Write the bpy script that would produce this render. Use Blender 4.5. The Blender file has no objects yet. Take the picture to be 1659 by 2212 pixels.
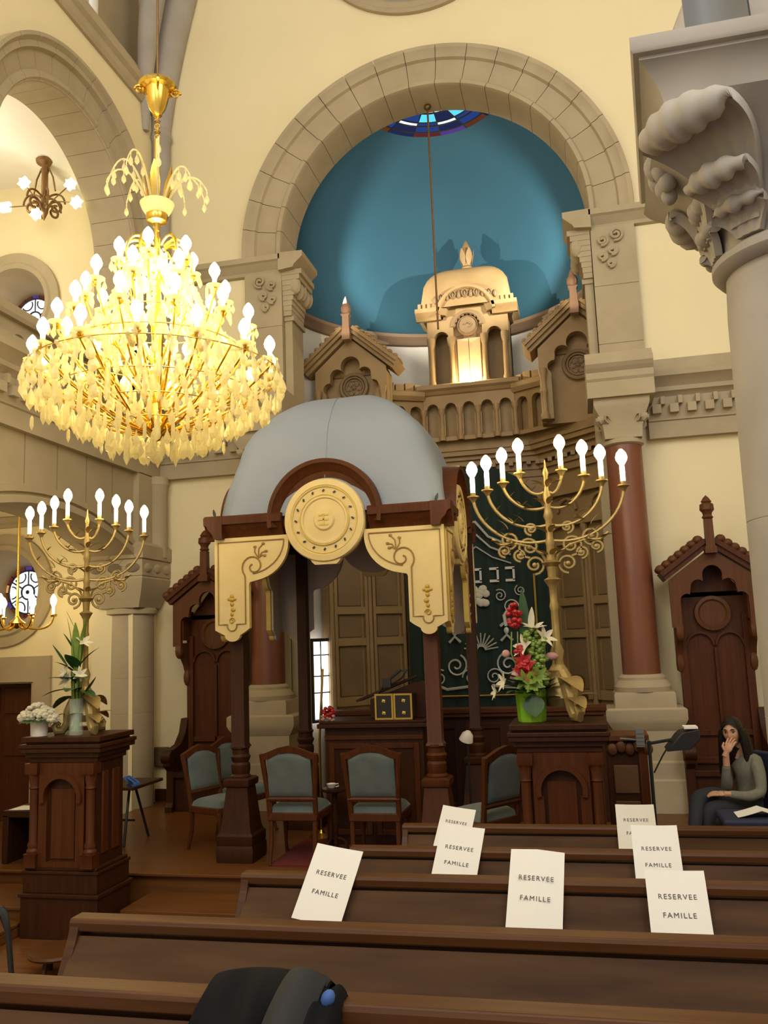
import bpy, bmesh, math, random
from math import sin, cos, pi, sqrt, atan2, radians
from mathutils import Vector, Matrix, Euler
from mathutils.geometry import tessellate_polygon
random.seed(7)
WARM = (1.0, .82, .42); LAMP = 1.0
SC = bpy.context.scene
COL = SC.collection
ORG = (0.0, 0.0, 0.0)

# ------------------------------------------------------------- materials
def mat(name, col, rough=.6, metal=0., noise=None, bump=0., scale=8., stretch=(1, 1, 1), col2=None, spec=.5, emit=None, estr=0., trans=0., alpha=1., coat=0., sheen=0., detail=6.):
    m = bpy.data.materials.new(name); m.use_nodes = True
    nt = m.node_tree; n = nt.nodes; l = nt.links
    p = n['Principled BSDF']
    p.inputs['Base Color'].default_value = (*col, 1)
    p.inputs['Roughness'].default_value = rough
    p.inputs['Metallic'].default_value = metal
    p.inputs['Specular IOR Level'].default_value = spec
    p.inputs['Transmission Weight'].default_value = trans
    p.inputs['Alpha'].default_value = alpha
    p.inputs['Coat Weight'].default_value = coat
    p.inputs['Sheen Weight'].default_value = sheen
    if emit:
        p.inputs['Emission Color'].default_value = (*emit, 1)
        p.inputs['Emission Strength'].default_value = estr
    if col2 or bump:
        tc = n.new('ShaderNodeTexCoord'); mp = n.new('ShaderNodeMapping')
        mp.inputs['Scale'].default_value = stretch
        l.new(tc.outputs['Object'], mp.inputs['Vector'])
        t = n.new('ShaderNodeTexNoise'); t.inputs['Scale'].default_value = scale; t.inputs['Detail'].default_value = detail
        l.new(mp.outputs['Vector'], t.inputs['Vector'])
        if col2:
            r = n.new('ShaderNodeValToRGB')
            r.color_ramp.elements[0].position = .3; r.color_ramp.elements[1].position = .7
            r.color_ramp.elements[0].color = (*col, 1); r.color_ramp.elements[1].color = (*col2, 1)
            l.new(t.outputs['Fac'], r.inputs['Fac']); l.new(r.outputs['Color'], p.inputs['Base Color'])
        if bump:
            b = n.new('ShaderNodeBump'); b.inputs['Strength'].default_value = bump; b.inputs['Distance'].default_value = .02
            l.new(t.outputs['Fac'], b.inputs['Height']); l.new(b.outputs['Normal'], p.inputs['Normal'])
    return m

def woodmat(name, c1, c2, rough=.45, scale=3., axis='x', coat=0.):
    st = {'x': (.6, 14, 14), 'y': (14, .6, 14), 'z': (14, 14, .6)}[axis]
    return mat(name, c1, rough, col2=c2, scale=scale, stretch=st, bump=.04, coat=coat * .4, spec=.22)

def glassy(name, tint, mixf, col, rough=.08, metal=.0):
    m = bpy.data.materials.new(name); m.use_nodes = True
    nt = m.node_tree; n = nt.nodes; l = nt.links
    p = n['Principled BSDF']; p.inputs['Base Color'].default_value = (*col, 1); p.inputs['Roughness'].default_value = rough; p.inputs['Metallic'].default_value = metal
    t = n.new('ShaderNodeBsdfTransparent'); t.inputs['Color'].default_value = (*tint, 1)
    x = n.new('ShaderNodeMixShader'); x.inputs['Fac'].default_value = mixf
    l.new(t.outputs[0], x.inputs[1]); l.new(p.outputs[0], x.inputs[2])
    l.new(x.outputs[0], n['Material Output'].inputs['Surface'])
    return m

def crystalmat():
    m = glassy('crystal', (1, .97, .88), .62, (.95, .89, .60), .10)
    nt = m.node_tree; n = nt.nodes; x = [a for a in n if a.type == 'MIX_SHADER'][0]
    tr = n.new('ShaderNodeBsdfTranslucent'); tr.inputs['Color'].default_value = (1, .92, .56, 1)
    y = n.new('ShaderNodeMixShader'); y.inputs['Fac'].default_value = .45
    nt.links.new(n['Principled BSDF'].outputs[0], y.inputs[1]); nt.links.new(tr.outputs[0], y.inputs[2]); nt.links.new(y.outputs[0], x.inputs[2])
    return m

def emis(name, col, s, sample='NONE'):
    m = bpy.data.materials.new(name); m.use_nodes = True
    nt = m.node_tree; n = nt.nodes; n.remove(n['Principled BSDF'])
    e = n.new('ShaderNodeEmission'); e.inputs['Color'].default_value = (*col, 1); e.inputs['Strength'].default_value = s
    nt.links.new(e.outputs[0], n['Material Output'].inputs['Surface'])
    m.cycles.emission_sampling = sample
    return m

M = dict(
    plaster=mat('cream_plaster', (.82, .71, .44), .85, col2=(.85, .74, .47), scale=1.2, bump=.02),
    white=mat('white_plaster', (.78, .74, .66), .85, col2=(.82, .78, .70), scale=1.5),
    stone=mat('sandstone', (.40, .325, .205), .85, col2=(.47, .385, .25), scale=2.2, bump=.10),
    stone2=mat('grey_sandstone', (.35, .315, .27), .85, col2=(.42, .38, .33), scale=2.5, bump=.12),
    joint=mat('stone_joint', (.25, .19, .12), .9),
    blue=mat('blue_plaster', (.0095, .062, .100), .8, col2=(.011, .070, .110), scale=1.2),
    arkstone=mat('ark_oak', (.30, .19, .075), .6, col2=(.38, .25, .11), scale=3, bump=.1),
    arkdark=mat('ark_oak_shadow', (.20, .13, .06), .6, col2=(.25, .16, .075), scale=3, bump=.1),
    redmarble=mat('red_marble', (.17, .055, .026), .35, col2=(.22, .075, .036), scale=2.2, stretch=(3, 3, .5)),
    wood=woodmat('dark_wood', (.033, .0095, .0025), (.054, .016, .0045), .5, 3, 'z'),
    woodx=woodmat('dark_wood_board', (.05, .019, .007), (.085, .033, .012), .45, 3, 'x'),
    woodpew=mat('worn_pew_board', (.044, .018, .006), .68, col2=(.092, .043, .016), scale=2.2, stretch=(.9, 7, 7), bump=.05, spec=.22, detail=10),
    woodrail=woodmat('pew_rail', (.065, .023, .006), (.10, .037, .010), .42, 3, 'x'),
    woodred=woodmat('red_brown_wood', (.066, .018, .0045), (.098, .028, .007), .45, 3, 'z'),
    woodred2=woodmat('carved_wood', (.095, .034, .012), (.13, .048, .017), .45, 4, 'z'),
    woodfloor=woodmat('parquet', (.115, .042, .011), (.16, .062, .017), .35, 2, 'x', .2),
    gold=mat('gilt_bronze', (.55, .36, .10), .32, 1., col2=(.42, .27, .07), scale=20, bump=.1),
    brass=mat('bright_brass', (.80, .52, .10), .25, 1.),
    bronze=mat('dark_bronze', (.20, .115, .05), .45, .8, col2=(.26, .15, .07), scale=12),
    antique=mat('antique_gilt', (.36, .255, .09), .45, .55, col2=(.46, .33, .13), scale=18, bump=.1),
    crystal=crystalmat(),
    glass=glassy('clear_glass', (.95, 1, .93), .22, (.9, .95, .9), .05),
    bulb=emis('lit_bulb', (1, .80, .42), 14),
    candle=emis('lit_candle_tube', (1, .80, .40), 5.),
    star=emis('lit_star_lamp', (1, .90, .45), 4.),
    cream=mat('cream_velvet', (.74, .58, .27), .8, col2=(.78, .62, .31), scale=6),
    creamedge=mat('yellow_foam_edge', (.70, .52, .13), .85, col2=(.75, .57, .17), scale=10),
    creamback=mat('grey_brown_cloth', (.50, .42, .37), .9),
    goldthread=mat('gold_embroidery', (.58, .36, .06), .5, .3),
    brownthread=mat('brown_embroidery', (.34, .20, .06), .7),
    cloth=mat('pale_blue_grey_cloth', (.27, .31, .39), .9, col2=(.29, .33, .41), scale=2, spec=.2),
    velvet=mat('blue_grey_velvet', (.085, .11, .11), .85, col2=(.12, .15, .145), scale=7, bump=.1, sheen=.3),
    green=mat('dark_green_velvet', (.004, .017, .010), .8, col2=(.006, .027, .016), scale=3, sheen=.3),
    silver=mat('silver_embroidery', (.62, .60, .52), .5, .2),
    black=mat('black_metal', (.012, .012, .012), .45),
    blackcloth=mat('black_cloth', (.006, .006, .0065), .9, col2=(.009, .009, .010), scale=8, spec=.15),
    greycloth=mat('dark_grey_lining', (.022, .022, .024), .7, col2=(.03, .03, .033), scale=4, spec=.25),
    navy=mat('navy_upholstery', (.012, .014, .045), .7, col2=(.016, .019, .06), scale=9),
    bluescarf=mat('blue_cloth', (.05, .12, .36), .8),
    paper=mat('white_paper', (.80, .77, .70), .8),
    ink=mat('grey_ink', (.10, .085, .075), .9),
    whitepot=mat('white_ceramic', (.80, .74, .66), .4),
    leaf=mat('dark_leaf', (.022, .065, .014), .45, col2=(.035, .10, .022), scale=9),
    leaf2=mat('fresh_leaf', (.16, .26, .035), .5, col2=(.24, .36, .06), scale=12),
    limegreen=mat('lime_wrap', (.16, .40, .015), .35, col2=(.24, .50, .03), scale=5),
    petalw=mat('cream_petal', (.62, .57, .42), .7, col2=(.70, .65, .50), scale=20),
    petalr=mat('red_petal', (.50, .015, .018), .5, col2=(.36, .010, .012), scale=20),
    petalp=mat('pink_petal', (.55, .30, .27), .6),
    skin=mat('skin', (.52, .27, .155), .55),
    hair=mat('dark_hair', (.010, .007, .005), .5, col2=(.018, .012, .008), scale=30, stretch=(8, 8, .6), bump=.2, spec=.2),
    sweater=mat('grey_green_knit', (.155, .145, .105), .9, col2=(.19, .18, .13), scale=40, bump=.1),
    trousers=mat('dark_trousers', (.018, .020, .025), .85),
    lip=mat('lip', (.32, .10, .07), .5), eyem=mat('dark_eye', (.01, .008, .006), .3), eyew=mat('eye_white', (.5, .45, .4), .4),
    lead=mat('lead_came', (.02, .018, .02), .6),
    grey=mat('grey_panel', (.15, .15, .14), .6), speaker=mat('brown_grille', (.13, .08, .04), .8),
    carpet=mat('red_carpet', (.12, .012, .010), .95, col2=(.15, .018, .014), scale=30),
)

# ------------------------------------------------------------- mesh builder
class B:
    def __init__(s, org=ORG):
        s.v = []; s.f = []; s.o = Vector(org); s.mi = []
    def add(s, vs, fs, mi=0):
        k = len(s.v); s.v += [Vector(a) for a in vs]; s.f += [tuple(k + i for i in f) for f in fs]; s.mi += [mi] * len(fs)
        return s
    def box(s, x0, y0, z0, x1, y1, z1, mi=0):
        x0, x1 = min(x0, x1), max(x0, x1); y0, y1 = min(y0, y1), max(y0, y1); z0, z1 = min(z0, z1), max(z0, z1)
        return s.add([(x0, y0, z0), (x1, y0, z0), (x1, y1, z0), (x0, y1, z0), (x0, y0, z1), (x1, y0, z1), (x1, y1, z1), (x0, y1, z1)],
                     [(0, 3, 2, 1), (4, 5, 6, 7), (0, 1, 5, 4), (1, 2, 6, 5), (2, 3, 7, 6), (3, 0, 4, 7)], mi)
    def obox(s, c, size, rot=(0, 0, 0), mi=0, taper=1.):
        R = Euler(rot).to_matrix(); c = Vector(c); hx, hy, hz = size[0] / 2, size[1] / 2, size[2] / 2
        vs = []
        for z, t in ((-hz, 1), (hz, taper)):
            for x, y in ((-hx, -hy), (hx, -hy), (hx, hy), (-hx, hy)):
                vs.append(c + R @ Vector((x * t, y * t, z)))
        return s.add(vs, [(0, 3, 2, 1), (4, 5, 6, 7), (0, 1, 5, 4), (1, 2, 6, 5), (2, 3, 7, 6), (3, 0, 4, 7)], mi)
    def bar(s, a, b, w, h=None, up=(0, 0, 1), mi=0):
        a = Vector(a); b = Vector(b); d = (b - a).normalized(); h = h or w
        u = Vector(up); sx = d.cross(u)
        if sx.length < 1e-4: sx = d.cross(Vector((0, 1, 0)))
        sx.normalize(); uy = sx.cross(d)
        vs = []
        for p in (a, b):
            for i, j in ((-1, -1), (1, -1), (1, 1), (-1, 1)):
                vs.append(p + sx * i * w / 2 + uy * j * h / 2)
        return s.add(vs, [(0, 3, 2, 1), (4, 5, 6, 7), (0, 1, 5, 4), (1, 2, 6, 5), (2, 3, 7, 6), (3, 0, 4, 7)], mi)
    def lathe(s, prof, c=(0, 0, 0), n=24, a0=0., a1=2 * pi, rot=None, sq=None, mi=0):
        """prof: (radius, height) pairs; rot: euler; sq: a square section instead of a round one"""
        full = abs(a1 - a0 - 2 * pi) < 1e-6; m = n if full else n + 1
        c = Vector(c); R = Euler(rot).to_matrix() if rot else None
        vs = []
        for r, z in prof:
            for i in range(m):
                a = a0 + (a1 - a0) * i / n
                k = r
                if sq: k = r / max(abs(cos(a)), abs(sin(a)))
                p = Vector((k * cos(a), k * sin(a), z))
                vs.append(c + (R @ p if R else p))
        fs = []
        for j in range(len(prof) - 1):
            for i in range(n):
                i2 = (i + 1) % m if full else i + 1
                fs.append((j * m + i, j * m + i2, (j + 1) * m + i2, (j + 1) * m + i))
        if full:
            if prof[0][0] > 1e-4: fs.append(tuple(reversed(range(m))))
            if prof[-1][0] > 1e-4: fs.append(tuple((len(prof) - 1) * m + i for i in range(m)))
        return s.add(vs, fs, mi)
    def sqlathe(s, prof, c=(0, 0, 0), ry=1., rotz=0., mi=0):
        """square section stacked mouldings; ry scales depth"""
        c = Vector(c); R = Matrix.Rotation(rotz, 3, 'Z'); vs = []; fs = []
        for r, z in prof:
            for i, j in ((-1, -1), (1, -1), (1, 1), (-1, 1)):
                vs.append(c + R @ Vector((r * i, r * j * ry, z)))
        for k in range(len(prof) - 1):
            for i in range(4):
                fs.append((k * 4 + i, k * 4 + (i + 1) % 4, k * 4 + 4 + (i + 1) % 4, k * 4 + 4 + i))
        fs.append((3, 2, 1, 0)); e = (len(prof) - 1) * 4; fs.append((e, e + 1, e + 2, e + 3))
        return s.add(vs, fs, mi)
    def tube(s, pts, r, n=8, closed=False, mi=0, flat=1.):
        pts = [Vector(p) for p in pts]; N = len(pts)
        rs = r if isinstance(r, (list, tuple)) else [r] * N
        vs = []; up = None
        for i, p in enumerate(pts):
            if closed: t = pts[(i + 1) % N] - pts[i - 1]
            else: t = pts[min(i + 1, N - 1)] - pts[max(i - 1, 0)]
            if t.length < 1e-9: t = Vector((0, 0, 1))
            t.normalize()
            if up is None:
                up = Vector((0, 0, 1)) if abs(t.z) < .9 else Vector((0, 1, 0))
                up = (up - t * up.dot(t)).normalized()
            else:
                up = up - t * up.dot(t)
                if up.length < 1e-6: up = t.orthogonal()
                up.normalize()
            b = t.cross(up)
            for k in range(n):
                a = 2 * pi * k / n
                vs.append(p + (up * cos(a) + b * sin(a) * flat) * rs[i])
        fs = []
        for i in range(N if closed else N - 1):
            j = (i + 1) % N
            for k in range(n):
                k2 = (k + 1) % n
                fs.append((i * n + k, j * n + k, j * n + k2, i * n + k2))
        if not closed:
            fs.append(tuple(range(n))); fs.append(tuple((N - 1) * n + k for k in reversed(range(n))))
        return s.add(vs, fs, mi)
    def prism(s, poly, t0, t1, plane='xz', holes=(), mi=0):
        """extrude a 2D outline (with holes) between two depths of the third axis"""
        def P(a, b, t):
            return {'xz': (a, t, b), 'xy': (a, b, t), 'yz': (t, a, b)}[plane]
        loops = [list(poly)] + [list(h) for h in holes]
        flat = [p for lp in loops for p in lp]
        tris = tessellate_polygon([[Vector((a, b, 0)) for a, b in lp] for lp in loops])
        n = len(flat)
        vs = [P(a, b, t0) for a, b in flat] + [P(a, b, t1) for a, b in flat]
        fs = []
        for t in tris:
            fs.append(tuple(t)); fs.append(tuple(n + i for i in reversed(t)))
        k = 0
        for lp in loops:
            m = len(lp)
            for i in range(m):
                j = (i + 1) % m
                fs.append((k + i, k + j, n + k + j, n + k + i))
            k += m
        return s.add(vs, fs, mi)
    def sphere(s, c, r, nu=12, nv=8, mi=0, rot=None):
        r = r if isinstance(r, (list, tuple)) else (r, r, r); c = Vector(c)
        R = Euler(rot).to_matrix() if rot else None
        vs = []; fs = []
        def T(p): return c + (R @ Vector(p) if R else Vector(p))
        vs.append(T((0, 0, -r[2])))
        for j in range(1, nv):
            b = -pi / 2 + pi * j / nv
            for i in range(nu):
                a = 2 * pi * i / nu
                vs.append(T((r[0] * cos(b) * cos(a), r[1] * cos(b) * sin(a), r[2] * sin(b))))
        vs.append(T((0, 0, r[2]))); e = len(vs) - 1
        for i in range(nu):
            fs.append((0, 1 + (i + 1) % nu, 1 + i))
            for j in range(nv - 2):
                a = 1 + j * nu; fs.append((a + i, a + (i + 1) % nu, a + nu + (i + 1) % nu, a + nu + i))
            a = 1 + (nv - 2) * nu; fs.append((a + i, a + (i + 1) % nu, e))
        return s.add(vs, fs, mi)
    def grid(s, fn, nu, nv, mi=0, thick=0.):
        vs = [Vector(fn(i / nu, j / nv)) for j in range(nv + 1) for i in range(nu + 1)]
        m = nu + 1
        fs = [(j * m + i, j * m + i + 1, (j + 1) * m + i + 1, (j + 1) * m + i) for j in range(nv) for i in range(nu)]
        return s.add(vs, fs, mi)
    def arc(s, c, prof, a0, a1, n, plane='xz', gap=0., seg=0, mi=0):
        """revolve a closed (radius, depth) outline about a horizontal axis through c; seg>0 leaves joints between blocks"""
        c = Vector(c)
        def P(r, d, a):
            if plane == 'xz': return c + Vector((r * cos(a), d, r * sin(a)))
            return c + Vector((d, r * cos(a), r * sin(a)))
        segs = [(a0, a1, n)]
        if seg:
            w = (a1 - a0) / seg; segs = [(a0 + i * w + gap / 2, a0 + (i + 1) * w - gap / 2, max(2, n // seg)) for i in range(seg)]
        m = len(prof)
        for b0, b1, k in segs:
            vs = [P(r, d, b0 + (b1 - b0) * i / k) for i in range(k + 1) for r, d in prof]
            fs = [(i * m + j, i * m + (j + 1) % m, (i + 1) * m + (j + 1) % m, (i + 1) * m + j) for i in range(k) for j in range(m)]
            fs.append(tuple(reversed(range(m)))); fs.append(tuple(k * m + j for j in range(m)))
            s.add(vs, fs, mi)
        return s
    def run(s, prof, x0, x1, axis='x', mi=0):
        """a straight moulding: closed (depth, height) outline swept along an axis"""
        vs = []; m = len(prof)
        for t in (x0, x1):
            for d, h in prof: vs.append((t, d, h) if axis == 'x' else (d, t, h))
        fs = [(j, (j + 1) % m, m + (j + 1) % m, m + j) for j in range(m)]
        fs.append(tuple(reversed(range(m)))); fs.append(tuple(m + j for j in range(m)))
        return s.add(vs, fs, mi)
    def xf(s, mtx, k0=0):
        for i in range(k0, len(s.v)): s.v[i] = mtx @ s.v[i]
        return s
    def build(s, name, m, parent=None, smooth=40, bevel=0., sub=0, loc=None, kind=None):
        me = bpy.data.meshes.new(name)
        o = s.o
        me.from_pydata([tuple(v - o) for v in s.v], [], s.f)
        ms = m if isinstance(m, (list, tuple)) else [m]
        for a in ms: me.materials.append(a)
        if len(ms) > 1: me.polygons.foreach_set('material_index', s.mi)
        bm = bmesh.new(); bm.from_mesh(me); bmesh.ops.recalc_face_normals(bm, faces=bm.faces); bm.to_mesh(me); bm.free()
        if smooth:
            me.polygons.foreach_set('use_smooth', [True] * len(me.polygons)); me.set_sharp_from_angle(angle=radians(smooth))
        ob = bpy.data.objects.new(name, me); COL.objects.link(ob)
        if parent is not None: ob.parent = parent
        else: ob.location = o
        if loc is not None: ob.location = loc
        if bevel:
            b = ob.modifiers.new('bevel', 'BEVEL'); b.width = bevel; b.segments = 2; b.limit_method = 'ANGLE'; b.angle_limit = radians(35)
        if sub:
            b = ob.modifiers.new('sub', 'SUBSURF'); b.levels = sub; b.render_levels = sub
        if kind: ob['kind'] = kind
        return ob

def thing(name, label, cat, loc=ORG, group=None, rotz=0.):
    o = bpy.data.objects.new(name, None); COL.objects.link(o); o.location = loc; o.rotation_euler = (0, 0, rotz)
    o.empty_display_size = .1
    return tag(o, label, cat, group)
def tag(o, label, cat, group=None):
    o['label'] = label; o['category'] = cat
    if group: o['group'] = group
    return o
def dup(root, loc, rotz=0., label=None, group=None):
    r = root.copy(); COL.objects.link(r); r.location = loc; r.rotation_euler = (0, 0, rotz)
    if label: r['label'] = label
    if group: r['group'] = group
    for ch in root.children:
        c = ch.copy(); COL.objects.link(c); c.parent = r
        for g in ch.children:
            d = g.copy(); COL.objects.link(d); d.parent = c
    return r
def struct(b, name, m, **k): return b.build(name, m, kind='structure', **k)
def arcpts(cx, cy, r, a0, a1, n): return [(cx + r * cos(a0 + (a1 - a0) * i / n), cy + r * sin(a0 + (a1 - a0) * i / n)) for i in range(n + 1)]
def spiral(c, r0, r1, a0, a1, n): return [(c[0] + (r0 + (r1 - r0) * i / n) * cos(a0 + (a1 - a0) * i / n), c[1] + (r0 + (r1 - r0) * i / n) * sin(a0 + (a1 - a0) * i / n)) for i in range(n + 1)]
def bez(p0, p1, p2, p3, n=10):
    p0, p1, p2, p3 = map(Vector, (p0, p1, p2, p3)); out = []
    for i in range(n + 1):
        t = i / n; u = 1 - t; out.append(p0 * u ** 3 + p1 * 3 * u * u * t + p2 * 3 * u * t * t + p3 * t ** 3)
    return out
def leafmesh(b, base, d, L, W, bend=.3, up=(0, 0, 1), n=6, fold=.15, mi=0):
    """one pointed leaf with a fold along its rib"""
    base = Vector(base); d = Vector(d).normalized(); up = Vector(up); sx = d.cross(up)
    if sx.length < 1e-3: sx = d.cross(Vector((0, 1, 0)))
    sx.normalize(); nz = sx.cross(d)
    vs = []; fs = []
    for i in range(n + 1):
        t = i / n; w = W * sin(pi * min(1, t * .92 + .06)) ** .8 * .5
        c = base + d * (L * t) - nz * (bend * L * t * t)
        vs += [c - sx * w + nz * fold * w, c, c + sx * w + nz * fold * w]
    for i in range(n):
        k = i * 3; fs += [(k, k + 1, k + 4, k + 3), (k + 1, k + 2, k + 5, k + 4)]
    b.add(vs, fs, mi)
def light(name, kind, loc, energy, col=(1, .78, .45), size=.1, rot=None, spot=None, sy=None, blend=.3):
    L = bpy.data.lights.new(name, kind); L.energy = energy; L.color = col
    if kind == 'AREA':
        L.size = size
        if sy: L.shape = 'RECTANGLE'; L.size_y = sy
    else: L.shadow_soft_size = size
    if spot: L.spot_size = spot; L.spot_blend = blend
    o = bpy.data.objects.new(name, L); COL.objects.link(o); o.location = loc
    if rot is not None: o.rotation_euler = rot
    return o
def aim(o, target):
    d = Vector(target) - Vector(o.location); o.rotation_euler = d.to_track_quat('-Z', 'Y').to_euler()

# ------------------------------------------------------------- camera
FPX, YAW, PIT, ROL = 1862.54, .222328831, .149857966, -.0373516304
EYE = Vector((0, 0, 2.14))
_f = Vector((-sin(YAW) * cos(PIT), cos(YAW) * cos(PIT), sin(PIT))); _r = Vector((cos(YAW), sin(YAW), 0)); _u = _r.cross(_f)
_r2 = _r * cos(ROL) + _u * sin(ROL); _u2 = -_r * sin(ROL) + _u * cos(ROL)
cam = bpy.data.cameras.new('camera'); cam.sensor_fit = 'HORIZONTAL'; cam.sensor_width = 36; cam.lens = FPX / 1659 * 36; cam.clip_end = 200; cam.clip_start = .05
co = bpy.data.objects.new('camera', cam); COL.objects.link(co)
mw = Matrix((_r2, _u2, -_f)).transposed().to_4x4(); mw.translation = EYE
co.matrix_world = mw; SC.camera = co
SC.view_settings.view_transform = 'Standard'; SC.view_settings.look = 'None'; SC.view_settings.gamma = 1; SC.view_settings.use_curve_mapping = False
SC.view_settings.exposure = 0.
def at(px, py, Y):
    """the point at depth Y that a pixel of the photograph measures"""
    d = _f * FPX + _r2 * (px - 829.5) - _u2 * (py - 1106)
    return EYE + d * (Y / d.y)
# ============================================================= the building
XC, ZC = -1.58, 7.28          # arch centre
RI, RO = 1.96, 2.50
TH = .50
YB = 10.2                     # face of the back wall
XL = -5.35                    # face of the left wall
# floor, platform and steps
b = B(); b.box(-10, -3, -.2, 6, 13.6, 0)
for y0, y1, z in ((4.9, 5.9, .22), (4.1, 4.9, .28), (3.35, 4.1, .34), (2.55, 3.35, .40), (1.7, 2.55, .46), (-1.5, 1.7, .54)):
    b.box(-1.9, y0, 0, 2.3, y1, z - .0001 * y0)
struct(b, 'floor', M['woodfloor'], smooth=0)
pf = thing('platform', 'raised wooden platform with two front steps in front of the altar wall', 'platform', (-1.6, 8.6, 0))
b = B((-1.6, 8.6, 0)); b.box(-5.32, 6.98, .0, 2.6, 10.19, .27); b.build('deck', M['woodfloor'], pf, smooth=0)
b = B((-1.6, 8.6, 0)); b.box(-5.33, 6.94, .272, 2.6, 10.19, .30); b.build('deck_top', M['woodfloor'], pf, bevel=.008)
for i, (y0, z) in enumerate(((6.48, .15),)):
    b = B((-1.6, 8.6, 0)); b.box(-3.68, y0, 0, -1.2, 6.975, z - .03); b.box(-3.69, y0 - .03, z - .028, -1.2, 6.975, z); b.build('step', M['woodfloor'], pf, bevel=.006)
st = thing('side_steps', 'wooden side steps left of the lectern with white flower pot', 'steps', (-5.0, 6.6, 0))
for y0, z in ((5.75, .10), (6.3, .20)):
    b = B((-5.0, 6.6, 0)); b.box(-5.3, y0, 0, -4.42 - .2 * (z > .3), min(y0 + .7, 6.9), z - .03); b.box(-5.3, y0 - .02, z - .028, -4.42, min(y0 + .7, 6.9), z); b.build('step', M['woodfloor'], st, bevel=.006)
rug = B((-2.1, 7.9, .3)); rug.box(-2.75, 7.25, .301, -1.5, 8.6, .312); tag(rug.build('carpet', M['carpet']), 'red carpet under the chairs below the canopy', 'carpet')

# back wall with the great arch
RW_ = RI + .014
hole = [(XC - RW_, .0)] + [(XC - RW_, ZC)] + arcpts(XC, ZC, RW_, pi, 0, 48)[1:-1] + [(XC + RW_, ZC), (XC + RW_, .0)]
out = [(XL - .3, 0)] + hole + [(6, 0), (6, 14), (XL - .3, 14)]
b = B(); b.prism(out, YB, YB + TH, 'xz'); struct(b, 'wall_back', M['plaster'], smooth=30)
# archivolt: moulded voussoirs
b = B()
prof = [(RI, YB + TH + .005), (RI, YB - .03), (RI + .02, YB - .07), (RI + .07, YB - .07), (RI + .09, YB - .04), (RI + .10, YB - .02), (RO - .19, YB - .05), (RO - .17, YB - .09), (RO - .10, YB - .10), (RO - .06, YB - .13), (RO - .01, YB - .13), (RO, YB - .10), (RO, YB + .01), (RI + .01, YB + .01), (RI + .01, YB + TH + .005)]
b.arc((XC, 0, ZC), prof, -.04, pi + .04, 19 * 5, 'xz', gap=.0035, seg=19)
k = len(b.v); struct(b, 'trim_1', M['stone'], smooth=35)
b = B(); b.arc((XC, 0, ZC), [(RI + .010, YB + TH), (RI + .010, YB - .008), (RO - .02, YB - .008), (RO - .02, YB + .005), (RI + .013, YB + .005), (RI + .013, YB + TH)], -.04, pi + .04, 60, 'xz'); struct(b, 'trim_2', M['joint'], smooth=35)
# piers beside the arch and imposts
def impost_prof(y, s=1): return [(y + .02, 6.96), (y - .05 * s, 6.98), (y - .06 * s, 7.02), (y - .13 * s, 7.10), (y - .16 * s, 7.12), (y - .16 * s, 7.19), (y + .02, 7.20)]
for nm, x0, x1, xi in (('trim_3', XC - RO + .02, XC - RI - .005, XC - RI), ('trim_4', XC + RI + .005, XC + RO - .02, XC + RI)):
    b = B(); sgn = 1 if xi < XC else -1
    z = 4.9
    for h in (.62, .72, .74):
        b.box(x0 + .004, YB - .07, z + .004, x1, YB + TH - .01, z + h - .004); z += h
    b.box(x0 + .012, YB - .062, 4.9, x1 - sgn * .004 if sgn > 0 else x1, YB + TH - .02, 6.99)
    # reveal order with carved capital
    xa = xi + sgn * .0; xb = xi + sgn * .10
    b.box(min(xa, xb), YB + .02, .3, max(xa, xb), YB + TH - .04, 6.34)
    b.box(min(xa, xi + sgn * .13), YB - .0, 6.32, max(xa, xi + sgn * .13), YB + TH - .02, 6.38)
    for k in range(9):
        t = k / 8; w = .11 + .16 * t ** 1.7
        b.box(min(xa, xi + sgn * w), YB - .03 - .05 * t, 6.38 + k * .067, max(xa, xi + sgn * w), YB + TH - .02, 6.38 + (k + 1) * .067)
    struct(b, nm, M['stone'], smooth=0)
    cb = B()
    for (dx, z, r) in ((.0, 6.86, .085), (.16, 6.80, .07), (.05, 6.66, .06), (.17, 6.60, .06), (.08, 6.50, .05)):
        pts = [(xi - sgn * (.30 - dx) + p[0] * sgn, YB - .10, z + p[1]) for p in spiral((0, 0), .015, r, 0, 3.6 * pi, 22)]
        cb.tube(pts, .016, 6)
    for k in range(5):
        cb.sphere((xi + sgn * .17, YB - .03 + .13 * k, 6.78 - .03 * (k % 2)), (.075, .055, .13), 8, 6)
    struct(cb, 'trim_5' if sgn > 0 else 'trim_6', M['stone'])
b = B(); b.run(impost_prof(YB), XL, XC - RI - .0); b.run([(y, z) for y, z in impost_prof(XC - RI + .35)], YB - .14, YB + TH, 'y') if 0 else None
b.run(impost_prof(YB), XC + RI, 6)
for xi, sgn in ((XC - RI, 1), (XC + RI, -1)):
    pr = [(xi - sgn * .02, 6.96), (xi + sgn * .18, 6.98), (xi + sgn * .2, 7.02), (xi + sgn * .29, 7.10), (xi + sgn * .31, 7.12), (xi + sgn * .31, 7.19), (xi - sgn * .02, 7.20)]
    b.run(pr, YB - .16, YB + TH, 'y')
struct(b, 'trim_7', M['stone'], smooth=0)
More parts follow.
